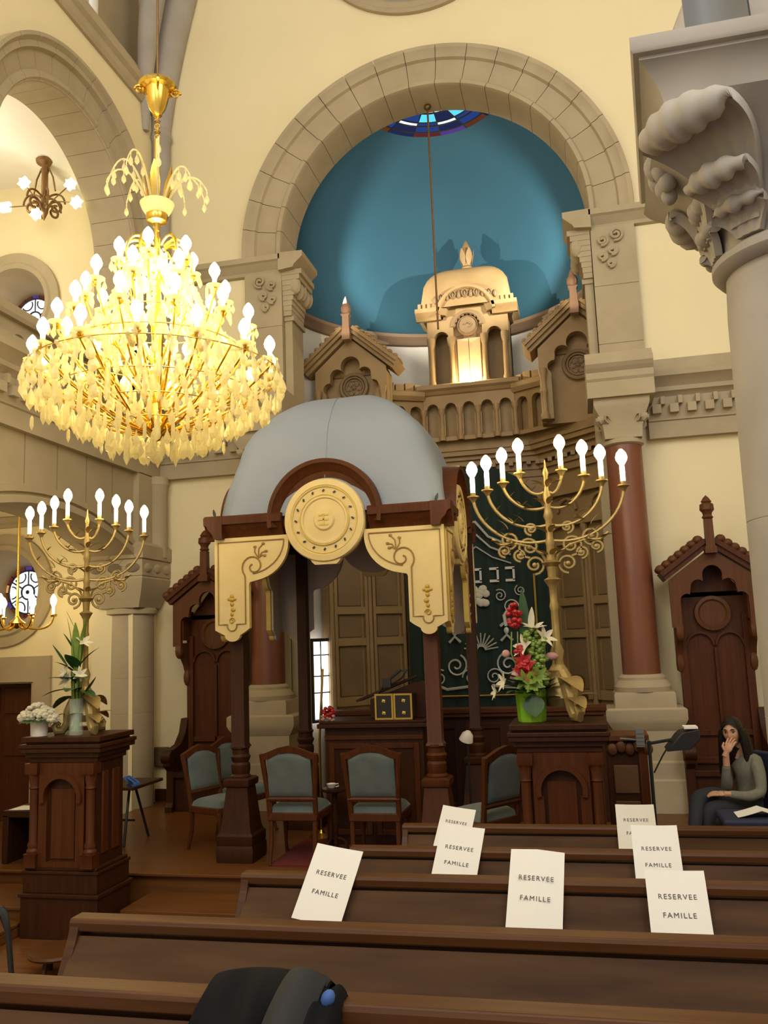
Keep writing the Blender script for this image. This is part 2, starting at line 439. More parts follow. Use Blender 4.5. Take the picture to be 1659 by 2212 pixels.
# the entablature with its dentils
def frieze(b, axis, p0, t0, t1, sg, joint=True):
    """p0: wall plane; sg: sign of the projection"""
    pr = [(0, 4.33), (.10, 4.33), (.10, 4.52), (.12, 4.53), (.12, 4.56), (.13, 4.58), (.13, 4.80), (.16, 4.83), (.20, 4.85), (.20, 4.90), (.26, 4.97), (.31, 5.0), (.31, 5.06), (.25, 5.08), (.09, 5.10), (.09, 5.26), (0, 5.27)]
    b.run([(p0 + sg * d, z) for d, z in pr], t0, t1, axis)
    n = int(abs(t1 - t0) / .19)
    for i in range(n):
        a = t0 + (t1 - t0) * (i + .25) / n; c = t0 + (t1 - t0) * (i + .75) / n
        e = t0 + (t1 - t0) * (i + 1.0) / n
        if axis == 'x':
            b.box(a, p0 + sg * .12, 4.60, c, p0 + sg * .20, 4.70); b.box(c, p0 + sg * .12, 4.70, e, p0 + sg * .20, 4.79)
        else:
            b.box(p0 + sg * .12, a, 4.60, p0 + sg * .20, c, 4.70); b.box(p0 + sg * .12, c, 4.70, p0 + sg * .20, e, 4.79)
b = B(); frieze(b, 'x', YB, XL, XC - RO - .0, -1); struct(b, 'trim_8', M['stone'], smooth=30)
b = B(); frieze(b, 'x', YB, XC + RO - .05, 6, -1); struct(b, 'trim_9', M['stone'], smooth=30)
b = B(); frieze(b, 'y', XL, 0, YB, 1); struct(b, 'trim_10', M['stone'], smooth=30)
# wood skirting
b = B(); b.box(XL, YB - .03, .3, XC - RO + .1, YB, .44); b.box(.95, YB - .03, .3, 6, YB, .44); struct(b, 'baseboard_back', M['wood'], smooth=0)

# apse: white drum, ring and blue half dome with a stained oculus
YA, RA, ZR = YB + TH, 2.20, 6.80
b = B()
b.grid(lambda u, v: (XC + RA * cos(pi * u), YA + (RA + .0) * sin(pi * u), v * ZR), 48, 4)
b.box(XC - RA - .12, YA - .01, 0, XC - RI + .0, YA + .04, ZR) if 0 else None
struct(b, 'wall_apse', M['white'], smooth=60)
hp = 3.08; ZTOP = 2.72
def dome(u, v):
    th = v * math.asin(ZTOP / hp); r = RA * cos(th); z = ZR + hp * sin(th)
    return (XC + r * cos(pi * u), YA + r * sin(pi * u), z)
b = B(); b.grid(dome, 56, 30); struct(b, 'ceiling_apse', M['blue'], smooth=60)
b = B(); pr = [(RA, ZR - .11), (RA - .05, ZR - .10), (RA - .08, ZR - .05), (RA - .05, ZR - .03), (RA - .09, ZR + .02), (RA - .09, ZR + .07), (RA - .01, ZR + .09)]
b.grid(lambda u, v: (XC + pr[min(6, round(v * 6))][0] * cos(pi * u), YA + pr[min(6, round(v * 6))][0] * sin(pi * u), pr[min(6, round(v * 6))][1]), 56, 6)
struct(b, 'trim_11', M['antique'] if 0 else mat('brown_ring', (.24, .16, .10), .7), smooth=30)
glassmats = {k: emis('pane_' + k, c, s) for k, c, s in (('cyan', (.10, .55, .75), 1.3), ('blue', (.02, .05, .22), .9), ('navy', (.015, .02, .07), 1.), ('red', (.12, .02, .02), .9), ('amber', (.75, .32, .12), .9), ('white', (.9, .92, 1.), 2.2), ('violet', (.10, .05, .28), .8), ('brown', (.10, .03, .015), 1.), ('pale', (.62, .78, .95), 1.6))}
def sector(b, P, r0, r1, a0, a1, mi, n=4):
    k = [P(r0, a0 + (a1 - a0) * i / n) for i in range(n + 1)] + [P(r1, a1 - (a1 - a0) * i / n) for i in range(n + 1)]
    fs = [(i, i + 1, 2 * n - i, 2 * n + 1 - i) for i in range(n)]
    b.add(k, fs, mi)
w = thing('window_1', 'round stained glass skylight at the crown of the blue dome', 'window', (XC, YA + .1, 9.5)); w['kind'] = 'structure'
b = B((XC, YA + .1, 9.5)); RW = 1.10
P = lambda r, a: (XC + RW * r * cos(a), YA + RW * r * sin(a), 9.525)
ks = list(glassmats)
for i in range(8):
    a = 2 * pi * i / 16; s = 2 * pi / 16
    sector(b, P, .84, 1., a, a + s, ks.index(('red', 'navy', 'brown', 'violet')[i % 4]))
    sector(b, P, .70, .84, a, a + s, ks.index(('blue', 'navy')[i % 2]))
    sector(b, P, .62, .70, a, a + s, ks.index('pale' if i % 2 else 'blue'))
    sector(b, P, .42, .62, a, a + s, ks.index(('cyan', 'blue', 'cyan', 'navy')[i % 4]))
    sector(b, P, .2, .42, a, a + s, ks.index(('amber', 'white', 'amber', 'pale')[i % 4]))
    sector(b, P, .0, .2, a, a + s, ks.index('white'))
b.build('pane', [glassmats[k] for k in ks], w, smooth=0)
b = B((XC, YA + .1, 9.5))
for r in (.2, .42, .62, .7, .84, .99): b.tube([(XC + RW * r * cos(2 * pi * i / 48), YA + RW * r * sin(2 * pi * i / 48), 9.52) for i in range(25)], .012, 5)
for i in range(9):
    a = 2 * pi * i / 16; b.tube([P(.2, a), P(1, a)], .010, 5)
b.build('lead_lattice', M['lead'], w)

# left wall: gallery arch above, aisle arch below
YG = 8.2; RG = 1.36; ZG = 7.1
lo = arcpts(7.8, 3.66 - 4.1, 4.1, pi / 2 + .455, pi / 2 - .455, 20)       # segmental arch as (y, z)
low = [(lo[0][0], 0)] + lo + [(lo[-1][0], 0)]
RU = RG + .015
up = [(YG - RU, 4.75), (YG + RU, 4.75), (YG + RU, ZG)] + arcpts(YG, ZG, RU, 0, pi, 30)[1:-1] + [(YG - RU, ZG)]
b = B()
outl = [(0, 0)] + low + [(YB, 0), (YB, 9.6), (0, 9.6)]
b.prism(outl, XL - .55, XL, 'yz', holes=[up]); struct(b, 'wall_left', M['plaster'], smooth=30)
# stone facing between the arch and the frieze
b = B(); lo2 = [(y, z) for y, z in lo]
b.prism([(lo2[0][0], 3.2), (lo2[0][0], 4.34), (YB - .02, 4.34), (YB - .02, 3.3), (lo2[-1][0], 3.3)] + lo2[::-1], XL, XL + .03, 'yz') if 0 else None
k = 0
for y0 in [5.9 + .55 * i for i in range(8)]:
    pass
face = [(lo[0][0] - .3, 4.34)] + [(lo[0][0] - .3, lo[0][1])] + lo + [(YB - .01, lo[-1][1]), (YB - .01, 4.34)]
b.prism(face, XL, XL + .025, 'yz'); struct(b, 'trim_12', M['stone'], smooth=0)
b = B()
for y in (6.3, 6.85, 7.4, 7.95, 8.5, 9.05): b.box(XL + .02, y, 3.86 - .08 * abs(y - 7.8), XL + .0265, y + .012, 4.33)
struct(b, 'trim_13', M['joint'], smooth=0)
b = B()
b.arc((0, 7.8, 3.66 - 4.1), [(4.1, XL + .08), (4.1, XL - .56), (4.09, XL - .56), (4.09, XL + .02), (4.09, XL + .1), (4.16, XL + .1), (4.18, XL + .05), (4.19, XL + .05), (4.2, XL + .09), (4.26, XL + .09), (4.27, XL)], pi / 2 - .455, pi / 2 + .455, 30, 'yz')
struct(b, 'trim_14', M['stone'], smooth=35)
b = B(); r = RG
b.arc((0, YG, ZG), [(r, XL - .56), (r, XL - .02), (r + .04, XL + .03), (r + .09, XL + .03), (r + .12, XL - .0), (r + .14, XL + .01), (r + .3, XL + .04), (r + .32, XL + .1), (r + .38, XL + .1), (r + .42, XL + .15), (r + .46, XL + .15), (r + .46, XL - .01), (r + .01, XL - .01), (r + .01, XL - .56)], -.0, pi, 15 * 5, 'yz', gap=.004, seg=15)
for y in (YG - RG, YG + RG):
    sg = 1 if y > YG else -1
    b.box(XL - .56, y, 4.75, XL + .05, y + sg * .02, ZG - .0); b.box(XL - .01, y, 4.75, XL + .05, y + sg * .46, ZG - .0)
struct(b, 'trim_15', M['stone'], smooth=35)
# balustrade of the gallery
bl = thing('balustrade', 'stone gallery balustrade with arched openings in the left wall', 'balustrade', (-5.6, YG, 4.75))
b = B((-5.6, YG, 4.75)); n = 6; wy = 2 * RG / n
hs = []
for i in range(n):
    c = YG - RG + wy * (i + .5); hs.append([(c - .13, 4.92), (c + .13, 4.92)] + arcpts(c, 5.3, .13, 0, pi, 10))
b.prism([(YG - RG, 4.75), (YG + RG, 4.75), (YG + RG, 5.56), (YG - RG, 5.56)], -5.66, -5.5, 'yz', holes=hs); b.build('screen', M['stone'], bl, smooth=0)
b = B((-5.6, YG, 4.75)); b.run([(-5.70, 5.54), (-5.44, 5.54), (-5.42, 5.58), (-5.42, 5.66), (-5.44, 5.68), (-5.70, 5.68)], YG - RG, YG + RG, 'y'); b.build('hand_rail', M['stone'], bl, smooth=0)
# string course and clerestory over the gallery arch
b = B(); b.run([(XL - .55, 9.45), (XL + .04, 9.45), (XL + .07, 9.5), (XL + .07, 9.6), (XL + .12, 9.64), (XL + .12, 9.74), (XL + .04, 9.82), (XL + .0, 9.95), (XL - .15, 10.05), (XL - .55, 10.1)], 0, YB - .05, 'y')
b.box(XL - .6, 0, 10.0, XL - .35, 7.5, 12.8); b.box(XL - .6, 8.05, 10.0, XL - .35, 8.32, 12.8); b.box(XL - .6, 8.9, 10., XL - .3, YB, 12.8)
struct(b, 'trim_16', M['stone'], smooth=30)
w2 = thing('window_2', 'narrow clerestory window with stained border high on the left wall', 'window', (XL - .5, 8.5, 10.1)); w2['kind'] = 'structure'
b = B((XL - .5, 8.5, 10.1))
b.box(XL - .53, 8.32, 10.05, XL - .52, 8.74, 12.8, 0); b.box(XL - .53, 8.74, 10.05, XL - .52, 8.9, 12.8, 1); b.build('pane', [glassmats['white'], glassmats['violet']], w2, smooth=0)
b = B((XL - .5, 8.5, 10.1))
b.tube([(XL - .5, 8.74, 10.05), (XL - .5, 8.74, 12.8)], .02, 6); b.tube([(XL - .5, 8.82, 10.05), (XL - .5, 8.82, 12.8)], .015, 6)
for z in (10.3, 10.6, 10.9, 11.2): b.tube([(XL - .5, 8.74, z), (XL - .5, 8.9, z)], .012, 5)
b.build('lead_lattice', M['lead'], w2)
b = B(); b.lathe([(.07, 10.), (.07, 12.8)], (XL - .28, 8.98, 0), 12); struct(b, 'trim_17', M['white'])
# corner shaft and vault rib
b = B(); b.lathe([(.17, 5.26), (.17, 5.4), (.12, 5.46), (.12, 9.05), (.15, 9.1), (.13, 9.2)], (XL + .12, YB - .12, 0), 20)
pth = bez((XL + .10, YB - .1, 9.1), (XL + .12, YB - .08, 9.9), (XL + .18, YB - .1, 10.6), (XL + .75, YB - .1, 12.8), 16)
b.tube(pth, [.12 + .012 * i for i in range(17)], 12); b.tube([(p.x - .08, p.y - .28 - .02 * i, p.z) for i, p in enumerate(pth)], [.05 + .012 * i for i in range(17)], 10)
struct(b, 'trim_18', M['stone2'])
# aisle end wall with two round windows and a doorway
RWN = .76; wins = ((-7.59, 3.02), (-7.59, 7.05))
b = B()
hs = [arcpts(x, z, .62, 0, 2 * pi, 40)[:-1] for x, z in wins]
dr = [(-8.3, 0), (-8.3, 1.80), (-7.09, 1.80), (-7.09, 0)]
b.prism([(-10, 0)] + dr + [(XL - .1, 0), (XL - .1, 9.4), (-10, 9.4)], YB, YB + .6, 'xz', holes=hs); struct(b, 'wall_aisle', M['plaster'], smooth=0)
for i, (x, z) in enumerate(wins):
    b = B(); b.arc((x, 0, z), [(.40, YB + .5), (.36, YB + .58), (.36, YB + .5), (.52, YB + .06), (.54, YB - .04), (.60, YB - .06), (.63, YB - .03), (.70, YB - .04), (.76, YB - .05), (.76, YB + .01), (.61, YB + .01)], 0, 2 * pi, 48, 'xz'); struct(b, 'trim_%d' % (19 + i), M['stone'], smooth=30)
    w = thing('window_%d' % (3 + i), ('round rosette window above the brown door at the aisle end', 'round rosette window up in the gallery behind the balustrade')[i], 'window', (x, YB + .5, z)); w['kind'] = 'structure'
    o = (x, YB + .5, z); b = B(o); P = lambda r, a: (x + .42 * r * cos(a), YB + .52, z + .42 * r * sin(a))
    for k in range(18):
        a = 2 * pi * k / 18; sector(b, P, .72, 1., a, a + pi / 9, ks.index(('brown', 'red', 'amber', 'brown', 'violet', 'brown')[k % 6]), 2)
    sector(b, P, 0, .72, 0, 2 * pi, ks.index('white'), 36)
    b.build('pane', [glassmats[k] for k in ks], w, smooth=0)
    b = B(o)
    for r in (.24, .72, .98): b.tube([(x + .42 * r * cos(2 * pi * k / 32), YB + .51, z + .42 * r * sin(2 * pi * k / 32)) for k in range(32)], .014, 5, True)
    for k in range(6):
        a = 2 * pi * k / 6 + pi / 6; b.tube([P(.24, a), P(.72, a)], .012, 5)
        c = P(.60, a + pi / 6); b.tube([(c[0] + .085 * cos(q), YB + .51, c[2] + .085 * sin(q)) for q in [a + pi / 6 + pi / 2 + pi * j / 10 for j in range(11)]], .011, 5)
    for k in range(18): b.tube([P(.72, pi * k / 9), P(.98, pi * k / 9)], .007, 4)
    b.sphere((x, YB + .5, z), (.03, .02, .03), 8, 6)
    b.build('lead_lattice', M['lead'], w)
b = B()
b.box(-7.09, YB - .05, 0, -6.84, YB + .02, 2.13); b.box(-8.55, YB - .05, 1.80, -7.09, YB + .02, 2.13); b.box(-8.55, YB - .05, 0, -8.3, YB + .02, 1.8); b.box(-7.13, YB - .02, 0, -7.05, YB + .2, 1.82); b.box(-8.3, YB - .02, 1.78, -7.05, YB + .2, 1.84)
struct(b, 'trim_21', M['stone'], smooth=0)
dw = thing('door_1', 'brown panelled wooden door in the aisle end wall', 'door', (-7.7, YB + .2, 0)); dw['kind'] = 'structure'
b = B((-7.7, YB + .2, 0)); b.box(-8.3, YB + .18, 0, -7.09, YB + .24, 1.8)
for x0, x1 in ((-8.22, -7.73), (-7.66, -7.17)):
    for z0, z1 in ((.12, .75), (.83, 1.3), (1.38, 1.72)): b.box(x0, YB + .16, z0, x1, YB + .182, z1)
b.build('leaf', M['woodred'], dw, bevel=.008)
# aisle vault, gallery floor, outer walls
def groin(u, v):
    x = -9.75 + 3.84 * u; y = .2 + 10.1 * v; d = (y - 8.2 + 2.0) % 4.0 - 2.0
    return (x, y, 7.25 + max(1.6 * sqrt(max(0, 1 - ((x + 7.75) / 2.0) ** 2)), 1.6 * sqrt(max(0, 1 - (d / 2.0) ** 2))))
b = B(); b.grid(groin, 40, 100); struct(b, 'ceiling_gallery', M['white'], smooth=60)
b = B(); b.box(-10, 0, 4.15, XL - .56, YB, 4.6); struct(b, 'floor_gallery', M['white'], smooth=0)
b = B(); b.box(-10.2, -3, 0, -9.95, YB + .6, 9.4); struct(b, 'wall_outer', M['plaster'], smooth=0)
b = B(); b.box(6, -3, 0, 6.2, YB + .7, 14); struct(b, 'wall_right', M['plaster'], smooth=0)
b = B(); b.box(-10.2, -3, 14, 6.2, YB + .8, 14.2); struct(b, 'ceiling', M['plaster'], smooth=0)
b = B(); b.run([(YB - .05, 3.86), (YB - .05, 3.90), (YB - .08, 3.93), (YB - .08, 4.0), (YB + .01, 4.03), (YB + .01, 3.86)], -10, XL - .5); struct(b, 'trim_22', M['stone'], smooth=0)
# corner column of the aisle arcade
cx, cy = -5.52, 9.86
c = thing('stone_column', 'round stone column with cushion capital in the corner behind the left candelabrum', 'column', (cx, cy, 0))
b = B((cx, cy, 0)); b.lathe([(.285, .0), (.285, 1.4), (.282, 1.404), (.285, 1.408), (.285, 1.82), (.282, 1.824), (.285, 1.828), (.28, 2.6)], (cx, cy, 0), 32); b.build('shaft', M['stone'], c, smooth=20)
b = B((cx, cy, 0)); b.lathe([(.28, 2.58), (.32, 2.60), (.32, 2.65), (.29, 2.67)], (cx, cy, 0), 32)
pr = [(.27, 2.67), (.29, 2.73), (.33, 2.84), (.36, 2.96), (.37, 3.02), (.36, 3.04), (.37, 3.05), (.37, 3.24), (.36, 3.25), (.385, 3.26), (.385, 3.42), (.34, 3.46)]
b.sqlathe(pr, (cx, cy - .03, 0), 1.0)
for k in range(3):
    for j in range(2): b.sphere((cx - .24 + .24 * k, cy - .40, 3.145), (.10, .02, .06), 10, 6)
    b.sphere((cx + .37, cy - .26 + .24 * k, 3.145), (.02, .10, .06), 10, 6)
b.build('capital', M['stone'], c, smooth=35)
b = B(); b.box(XL - .02, 9.55, 3.45, XL + .10, YB - .01, 4.34); b.lathe([(.13, 3.3), (.13, 4.2), (.15, 4.24), (.14, 4.34)], (XL + .1, 10.02, 0), 16); struct(b, 'trim_23', M['stone'], smooth=30)
# big column at the right with leaf capital
# ============================================================= right column, medallion
def capleaf(b, c, th, r0, z0, h, out, w, curl=.12, ribs=3, n=14, m=12, thick=.02):
    """an acanthus leaf rising from radius r0 and rolling over at its tip"""
    c = Vector(c); er = Vector((cos(th), sin(th), 0)); et = Vector((-sin(th), cos(th), 0)); ez = Vector((0, 0, 1))
    def P(u, v, off):
        # path: up with slight outward lean, then curls
        if v < .7:
            q = v / .7; rad = r0 + out * .75 * q ** 1.8; z = z0 + h * (q * 1.0)
        else:
            q = (v - .7) / .3 * pi * 1.15; rad = r0 + out * .75 + curl * sin(q) * .9 + curl * .2 * (1 - cos(q)); z = z0 + h - curl * .7 * (1 - cos(q)) * .9 + curl * .55 * sin(q)
        ww = w * (.55 + .75 * v - .55 * v ** 3)
        x = (u - .5) * 2
        bulge = off + .018 * cos(x * pi * ribs) * (.4 + v) - .05 * x * x * (1 - v * .3)
        return c + er * (rad + bulge) + et * (x * ww * .5) + ez * z
    k0 = len(b.v); b.grid(lambda u, v: P(u, v, 0), m, n); b.grid(lambda u, v: P(u, v, -thick * 2), m, n)
    e = (m + 1) * (n + 1); fs = []
    for j in range(n):
        for i in (0, m):
            a = k0 + j * (m + 1) + i; fs.append((a, a + m + 1, a + m + 1 + e, a + e))
    for i in range(m):
        for j in (0, n):
            a = k0 + j * (m + 1) + i; fs.append((a, a + 1, a + 1 + e, a + e))
    b.f += fs; b.mi += [0] * len(fs)
CX, CY = 1.10, 4.2
c = thing('stone_column', 'big grey stone column with leaf capital at the right edge', 'column', (CX, CY, .3))
o = (CX, CY, .3)
b = B(o); b.sqlathe([(.44, 0.28), (.44, .6), (.41, .63)], (CX, CY, 0)); b.lathe([(.40, .62), (.42, .68), (.40, .74), (.36, .78), (.38, .82), (.345, .88)], (CX, CY, 0), 40); b.build('base', M['stone2'], c, smooth=35)
b = B(o); b.lathe([(.345, .87), (.345, 1.75), (.343, 1.753), (.345, 1.756), (.342, 2.62), (.339, 2.623), (.342, 2.626), (.335, 3.6), (.325, 3.80)], (CX, CY, 0), 64); b.build('shaft', M['stone2'], c, smooth=20)
cap = B(o)
cap.lathe([(.325, 3.79), (.36, 3.80), (.385, 3.83), (.385, 3.86), (.36, 3.885), (.335, 3.89), (.335, 3.95)], (CX, CY, 0), 64)
# bell turning square
def bell(u, v):
    a = 2 * pi * u + pi / 4; k = v ** 1.3
    rr = .335 + .30 * v ** 2.2; sq = rr / max(abs(cos(a)), abs(sin(a)))
    r = rr * (1 - k) + min(sq, rr * 1.22) * k
    return (CX + r * cos(a), CY + r * sin(a), 3.94 + .45 * v)
cap.grid(bell, 64, 12)
# abacus: plan is a little narrower at the back
def ab(w, z): return [(CX - w, CY - w * .95, z), (CX + w, CY - w * .95, z), (CX + w * .86, CY + w * .9, z), (CX - w * .84, CY + w * .9, z)]
pr = [(.60, 4.36), (.61, 4.38), (.625, 4.44), (.66, 4.50), (.70, 4.545), (.71, 4.55), (.71, 4.565), (.735, 4.57), (.745, 4.585), (.745, 4.64), (.73, 4.65)]
vs = [p for w, z in pr for p in ab(w, z)]; fs = [(k * 4 + i, k * 4 + (i + 1) % 4, k * 4 + 4 + (i + 1) % 4, k * 4 + 4 + i) for k in range(len(pr) - 1) for i in range(4)]
e = (len(pr) - 1) * 4; fs += [(3, 2, 1, 0), (e, e + 1, e + 2, e + 3)]; cap.add(vs, fs)
cap.build('capital', M['stone2'], c, smooth=35)
def curl_leaf(b, th, r0, z0, r1, z1, w, hook, ribs, n=22, m=22, thick=.035):
    """a broad ribbed leaf that leans out from the bell and rolls over at its tip"""
    er = Vector((cos(th), sin(th), 0)); et = Vector((-sin(th), cos(th), 0)); c0 = Vector((CX, CY, 0))
    def path(t):
        if t < .6:
            q = t / .6; p0 = Vector((r0, z0)); p1 = Vector((r0 + .12 * (r1 - r0), z1 - .02)); p2 = Vector((r1, z1)); return p0 * (1 - q) ** 2 + p1 * 2 * q * (1 - q) + p2 * q * q
        q = (t - .6) / .4; a = pi / 2 - q * pi * 1.25; return Vector((r1 + hook * cos(a), z1 - hook + hook * sin(a)))
    def P(u, v, off):
        p = path(v); d = (path(min(1, v + .01)) - path(max(0, v - .01))).normalized(); nr = Vector((-d.y, d.x)) if 1 else 0
        x = 2 * u - 1; ww = w * (.42 + .58 * sin(min(1, v / .8) * pi / 2)) * (1 - .25 * max(0, v - .6) / .4)
        g = .009 * cos(x * pi * ribs) * (.3 + .7 * v) - .10 * w * x * x + off
        return c0 + er * (p.x + nr.x * g - .10 * w * x * x) + et * (x * ww * .5) + Vector((0, 0, p.y + nr.y * g))
    k0 = len(b.v); b.grid(lambda u, v: P(u, v, 0), m, n); b.grid(lambda u, v: P(u, v, -thick), m, n)
    e = (m + 1) * (n + 1); fs = []
    for j in range(n):
        for i in (0, m): a = k0 + j * (m + 1) + i; fs.append((a, a + m + 1, a + m + 1 + e, a + e))
    for i in range(m):
        for j in (0, n): a = k0 + j * (m + 1) + i; fs.append((a, a + 1, a + 1 + e, a + e))
    b.f += fs; b.mi += [0] * len(fs)
lv = B(o)
for k in range(8): curl_leaf(lv, k * pi / 4, .34, 3.90, .41 + .05 * (k % 2), 4.05, .28, .035, 3)
lv.build('leaf_crown', M['stone2'], c, smooth=60)
lv = B(o)
for k in range(4):
    th = pi / 4 + k * pi / 2
    curl_leaf(lv, th, .36, 3.95, (.44 if k < 2 else .60), 4.17, .34, .055, 4); curl_leaf(lv, th, .40, 4.05, (.56 if k < 2 else .80), (4.33 if k < 2 else 4.40), .50, .09, 5, thick=.05)
    curl_leaf(lv, th - pi / 4, .37, 3.98, (.42 if k in (2,) else .50), 4.21, .34, .05, 4)
for k in range(4):
    th = k * pi / 2; er = Vector((cos(th), sin(th), 0)); et = Vector((-sin(th), cos(th), 0)); c0 = Vector((CX, CY, 0))
    for i, (dz, dx, rr_) in enumerate(((4.42, .0, .06), (4.37, -.05, .05), (4.37, .05, .05), (4.31, -.02, .045), (4.31, .05, .045), (4.26, .0, .04))): lv.sphere(c0 + er * (.60 - .01 * i) + et * dx + Vector((0, 0, dz)), (rr_, rr_, rr_ * 1.2), 10, 8)
lv.build('scroll_leaves', M['stone2'], c, smooth=60)
# pier and arch springer over the capital
b = B(); b.box(CX - .26, CY - .34, 4.65, CX + .6, CY + .4, 9)
pth = bez((CX - .46, CY - .1, 4.64), (CX - .44, CY - .1, 4.9), (CX - .30, CY - .1, 5.2), (CX + .1, CY - .1, 5.9), 10)
b.tube(pth, .13, 12); struct(b, 'trim_24', M['stone2'], smooth=35)
sp = thing('uplight', 'grey curved sheet metal uplight standing on the leaf capital at the right', 'lamp', (CX - .36, CY - .55, 4.65))
b = B((CX - .36, CY - .55, 4.65))
def sheet(u, v): return (CX - .50 + .26 * u, CY - .60 + .10 * sin(pi * u) + .05 * v, 4.66 + .12 * sin(pi * u * .9) * (1 - v) + .42 * v)
b.grid(sheet, 14, 8); k = len(b.v); b.grid(lambda u, v: Vector(sheet(u, v)) + Vector((.012, .02, .01)), 14, 8)
b.build('shade', M['grey'], sp)
b = B((CX - .36, CY - .55, 4.65)); b.box(CX - .46, CY - .48, 4.651, CX - .26, CY - .40, 4.70); b.box(CX - .27, CY - .46, 4.70, CX - .25, CY - .43, 4.95); b.build('bracket', M['grey'], sp)

# inscribed medallion over the arch
md = thing('medallion', 'round grey stone medallion with worn raised lettering at the top of the wall', 'medallion', (XC, YB, 11.82))
b = B((XC, YB, 11.82)); b.arc((XC, 0, 11.82), [(1.30, YB - .04), (1.34, YB - .07), (1.40, YB - .05), (1.44, YB - .08), (1.48, YB - .06), (1.48, YB - .002), (1.30, YB - .002)], 0, 2 * pi, 64, 'xz'); b.build('rim', M['stone'], md)
b = B((XC, YB, 11.82)); b.lathe([(0, .03), (1.31, .03), (1.31, .0), (0, 0)], (XC, YB - .002, 11.82), 64, rot=(pi / 2, 0, 0)); b.build('disc', mat('medallion_grey', (.30, .28, .22), .85), md)
b = B((XC, YB, 11.82)); rr = random.Random(3)
for k in range(40):
    a = -pi / 2 + (k - 20) * .055; s = .045 + .035 * rr.random(); r = 1.19
    c0 = Vector((XC + r * cos(a), YB - .04, 11.82 + r * sin(a))); er = Vector((cos(a), 0, sin(a))); et = Vector((-sin(a), 0, cos(a)))
    if k % 6 == 5: continue
    b.bar(c0 - er * s, c0 + er * s, .018, .02, (0, 1, 0))
    if k % 2: b.bar(c0 + er * s, c0 + er * s * .8 + et * .05, .016, .02, (0, 1, 0))
    if k % 3 == 0: b.bar(c0 - er * s, c0 - er * s + et * .05, .016, .02, (0, 1, 0))
b.build('inscription', mat('medallion_letters', (.09, .09, .09), .7), md, smooth=0)
# ============================================================= the ark
AX, AY = -1.42, 12.2
ark = thing('ark', 'tall carved ark with a domed centre tower and two gabled wings inside the blue apse', 'ark', (AX, AY, .0))
AO = (AX, AY, 0)
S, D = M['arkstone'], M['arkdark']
def apart(b, name, m=S, **k): return b.build(name, m, ark, **k)
def rail(b, x0, x1, y, prof): b.run([(y - d, z) for d, z in prof], x0, x1)
# lower facade: centre panel and two wings turned towards the nave
b = B(AO)
b.box(AX - 1.05, AY + .10, .0, AX + 1.05, AY + .3, 4.86)
WL = (AX - 1.02, AY + .1), (AX - 2.02, AY - .75)
def wing_pt(s, t, d=0.):
    """s: side, t: 0 at the centre .. 1 at the outer end, d: out of the facade"""
    a = Vector((AX + s * 1.02, AY + .1, 0)); c = Vector((AX + s * 1.98, AY - .8, 0)); n = Vector((-(c - a).y * s, (c - a).x * s, 0)).normalized()
    if n.y > 0: n = -n
    return a + (c - a) * t + n * d
for s in (-1, 1):
    q = [wing_pt(s, 0), wing_pt(s, 1), wing_pt(s, 1, -.2), wing_pt(s, 0, -.2)]
    pl = [(p.x, p.y) for p in q]; b.prism(pl, .0, 4.86, 'xy')
apart(b, 'facade', S, smooth=0)
# panelled leaves
def panel_leaf(s, t0, t1, z0, z1, name):
    b = B(AO); b2 = B(AO)
    def bar(ta, tb, za, zb, d0, d1, bb=None):
        q = [wing_pt(s, ta, d0), wing_pt(s, tb, d0), wing_pt(s, tb, d1), wing_pt(s, ta, d1)]
        (bb or b).prism([(p.x, p.y) for p in q], za, zb, 'xy')
    w = .035
    bar(t0, t0 + w, z0, z1, 0, .07); bar(t1 - w, t1, z0, z1, 0, .07); bar(t0 + w, t1 - w, z0, z0 + .12, 0, .06); bar(t0 + w, t1 - w, z1 - .08, z1, 0, .06)
    for f in (.40, .60): bar(t0 + w, t1 - w, z0 + (z1 - z0) * f - .05, z0 + (z1 - z0) * f + .05, 0, .065)
    o = apart(b, name, S, smooth=0, bevel=.006)
    b = B(AO)
    for fa, fb in ((.06, .37), (.43, .57), (.63, .97)):
        bar(t0 + w + .03, t1 - w - .03, z0 + (z1 - z0) * fa, z0 + (z1 - z0) * fb, 0, .018, b2)
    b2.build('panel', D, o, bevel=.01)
for s in (-1, 1):
    panel_leaf(s, .10, .50, 1.3, 3.45, 'door'); panel_leaf(s, .56, .96, 1.3, 3.45, 'door')
for s in (-1, 1):
    b = B(AO)
    for t in (.04, .53, .985):
        p = wing_pt(s, t, .05); b.lathe([(.05, 1.16), (.05, 1.24), (.035, 1.28), (.03, 3.5), (.05, 3.55), (.05, 3.62)], (p.x, p.y, 0), 10)
    for k, (z0, z1, d) in enumerate(((1.05, 1.12, .16), (1.12, 1.19, .12), (1.19, 1.25, .09), (3.62, 3.7, .1), (3.7, 3.8, .05), (4.05, 4.12, .12), (4.12, 4.2, .08))):
        q = [wing_pt(s, 0, 0), wing_pt(s, 1, 0), wing_pt(s, 1, d), wing_pt(s, 0, d)]; b.prism([(p.x, p.y) for p in q], z0, z1, 'xy')
    # blind arch over each door pair
    for t in (.30, .76):
        m = wing_pt(s, t, .04); e = (wing_pt(s, 1) - wing_pt(s, 0)).normalized()
        b.tube([m + e * (.17 * cos(a)) + Vector((0, 0, 3.83 + .17 * sin(a))) for a in [pi * i / 12 for i in range(13)]], .022, 6)
    apart(b, 'door_surround', S, smooth=30)
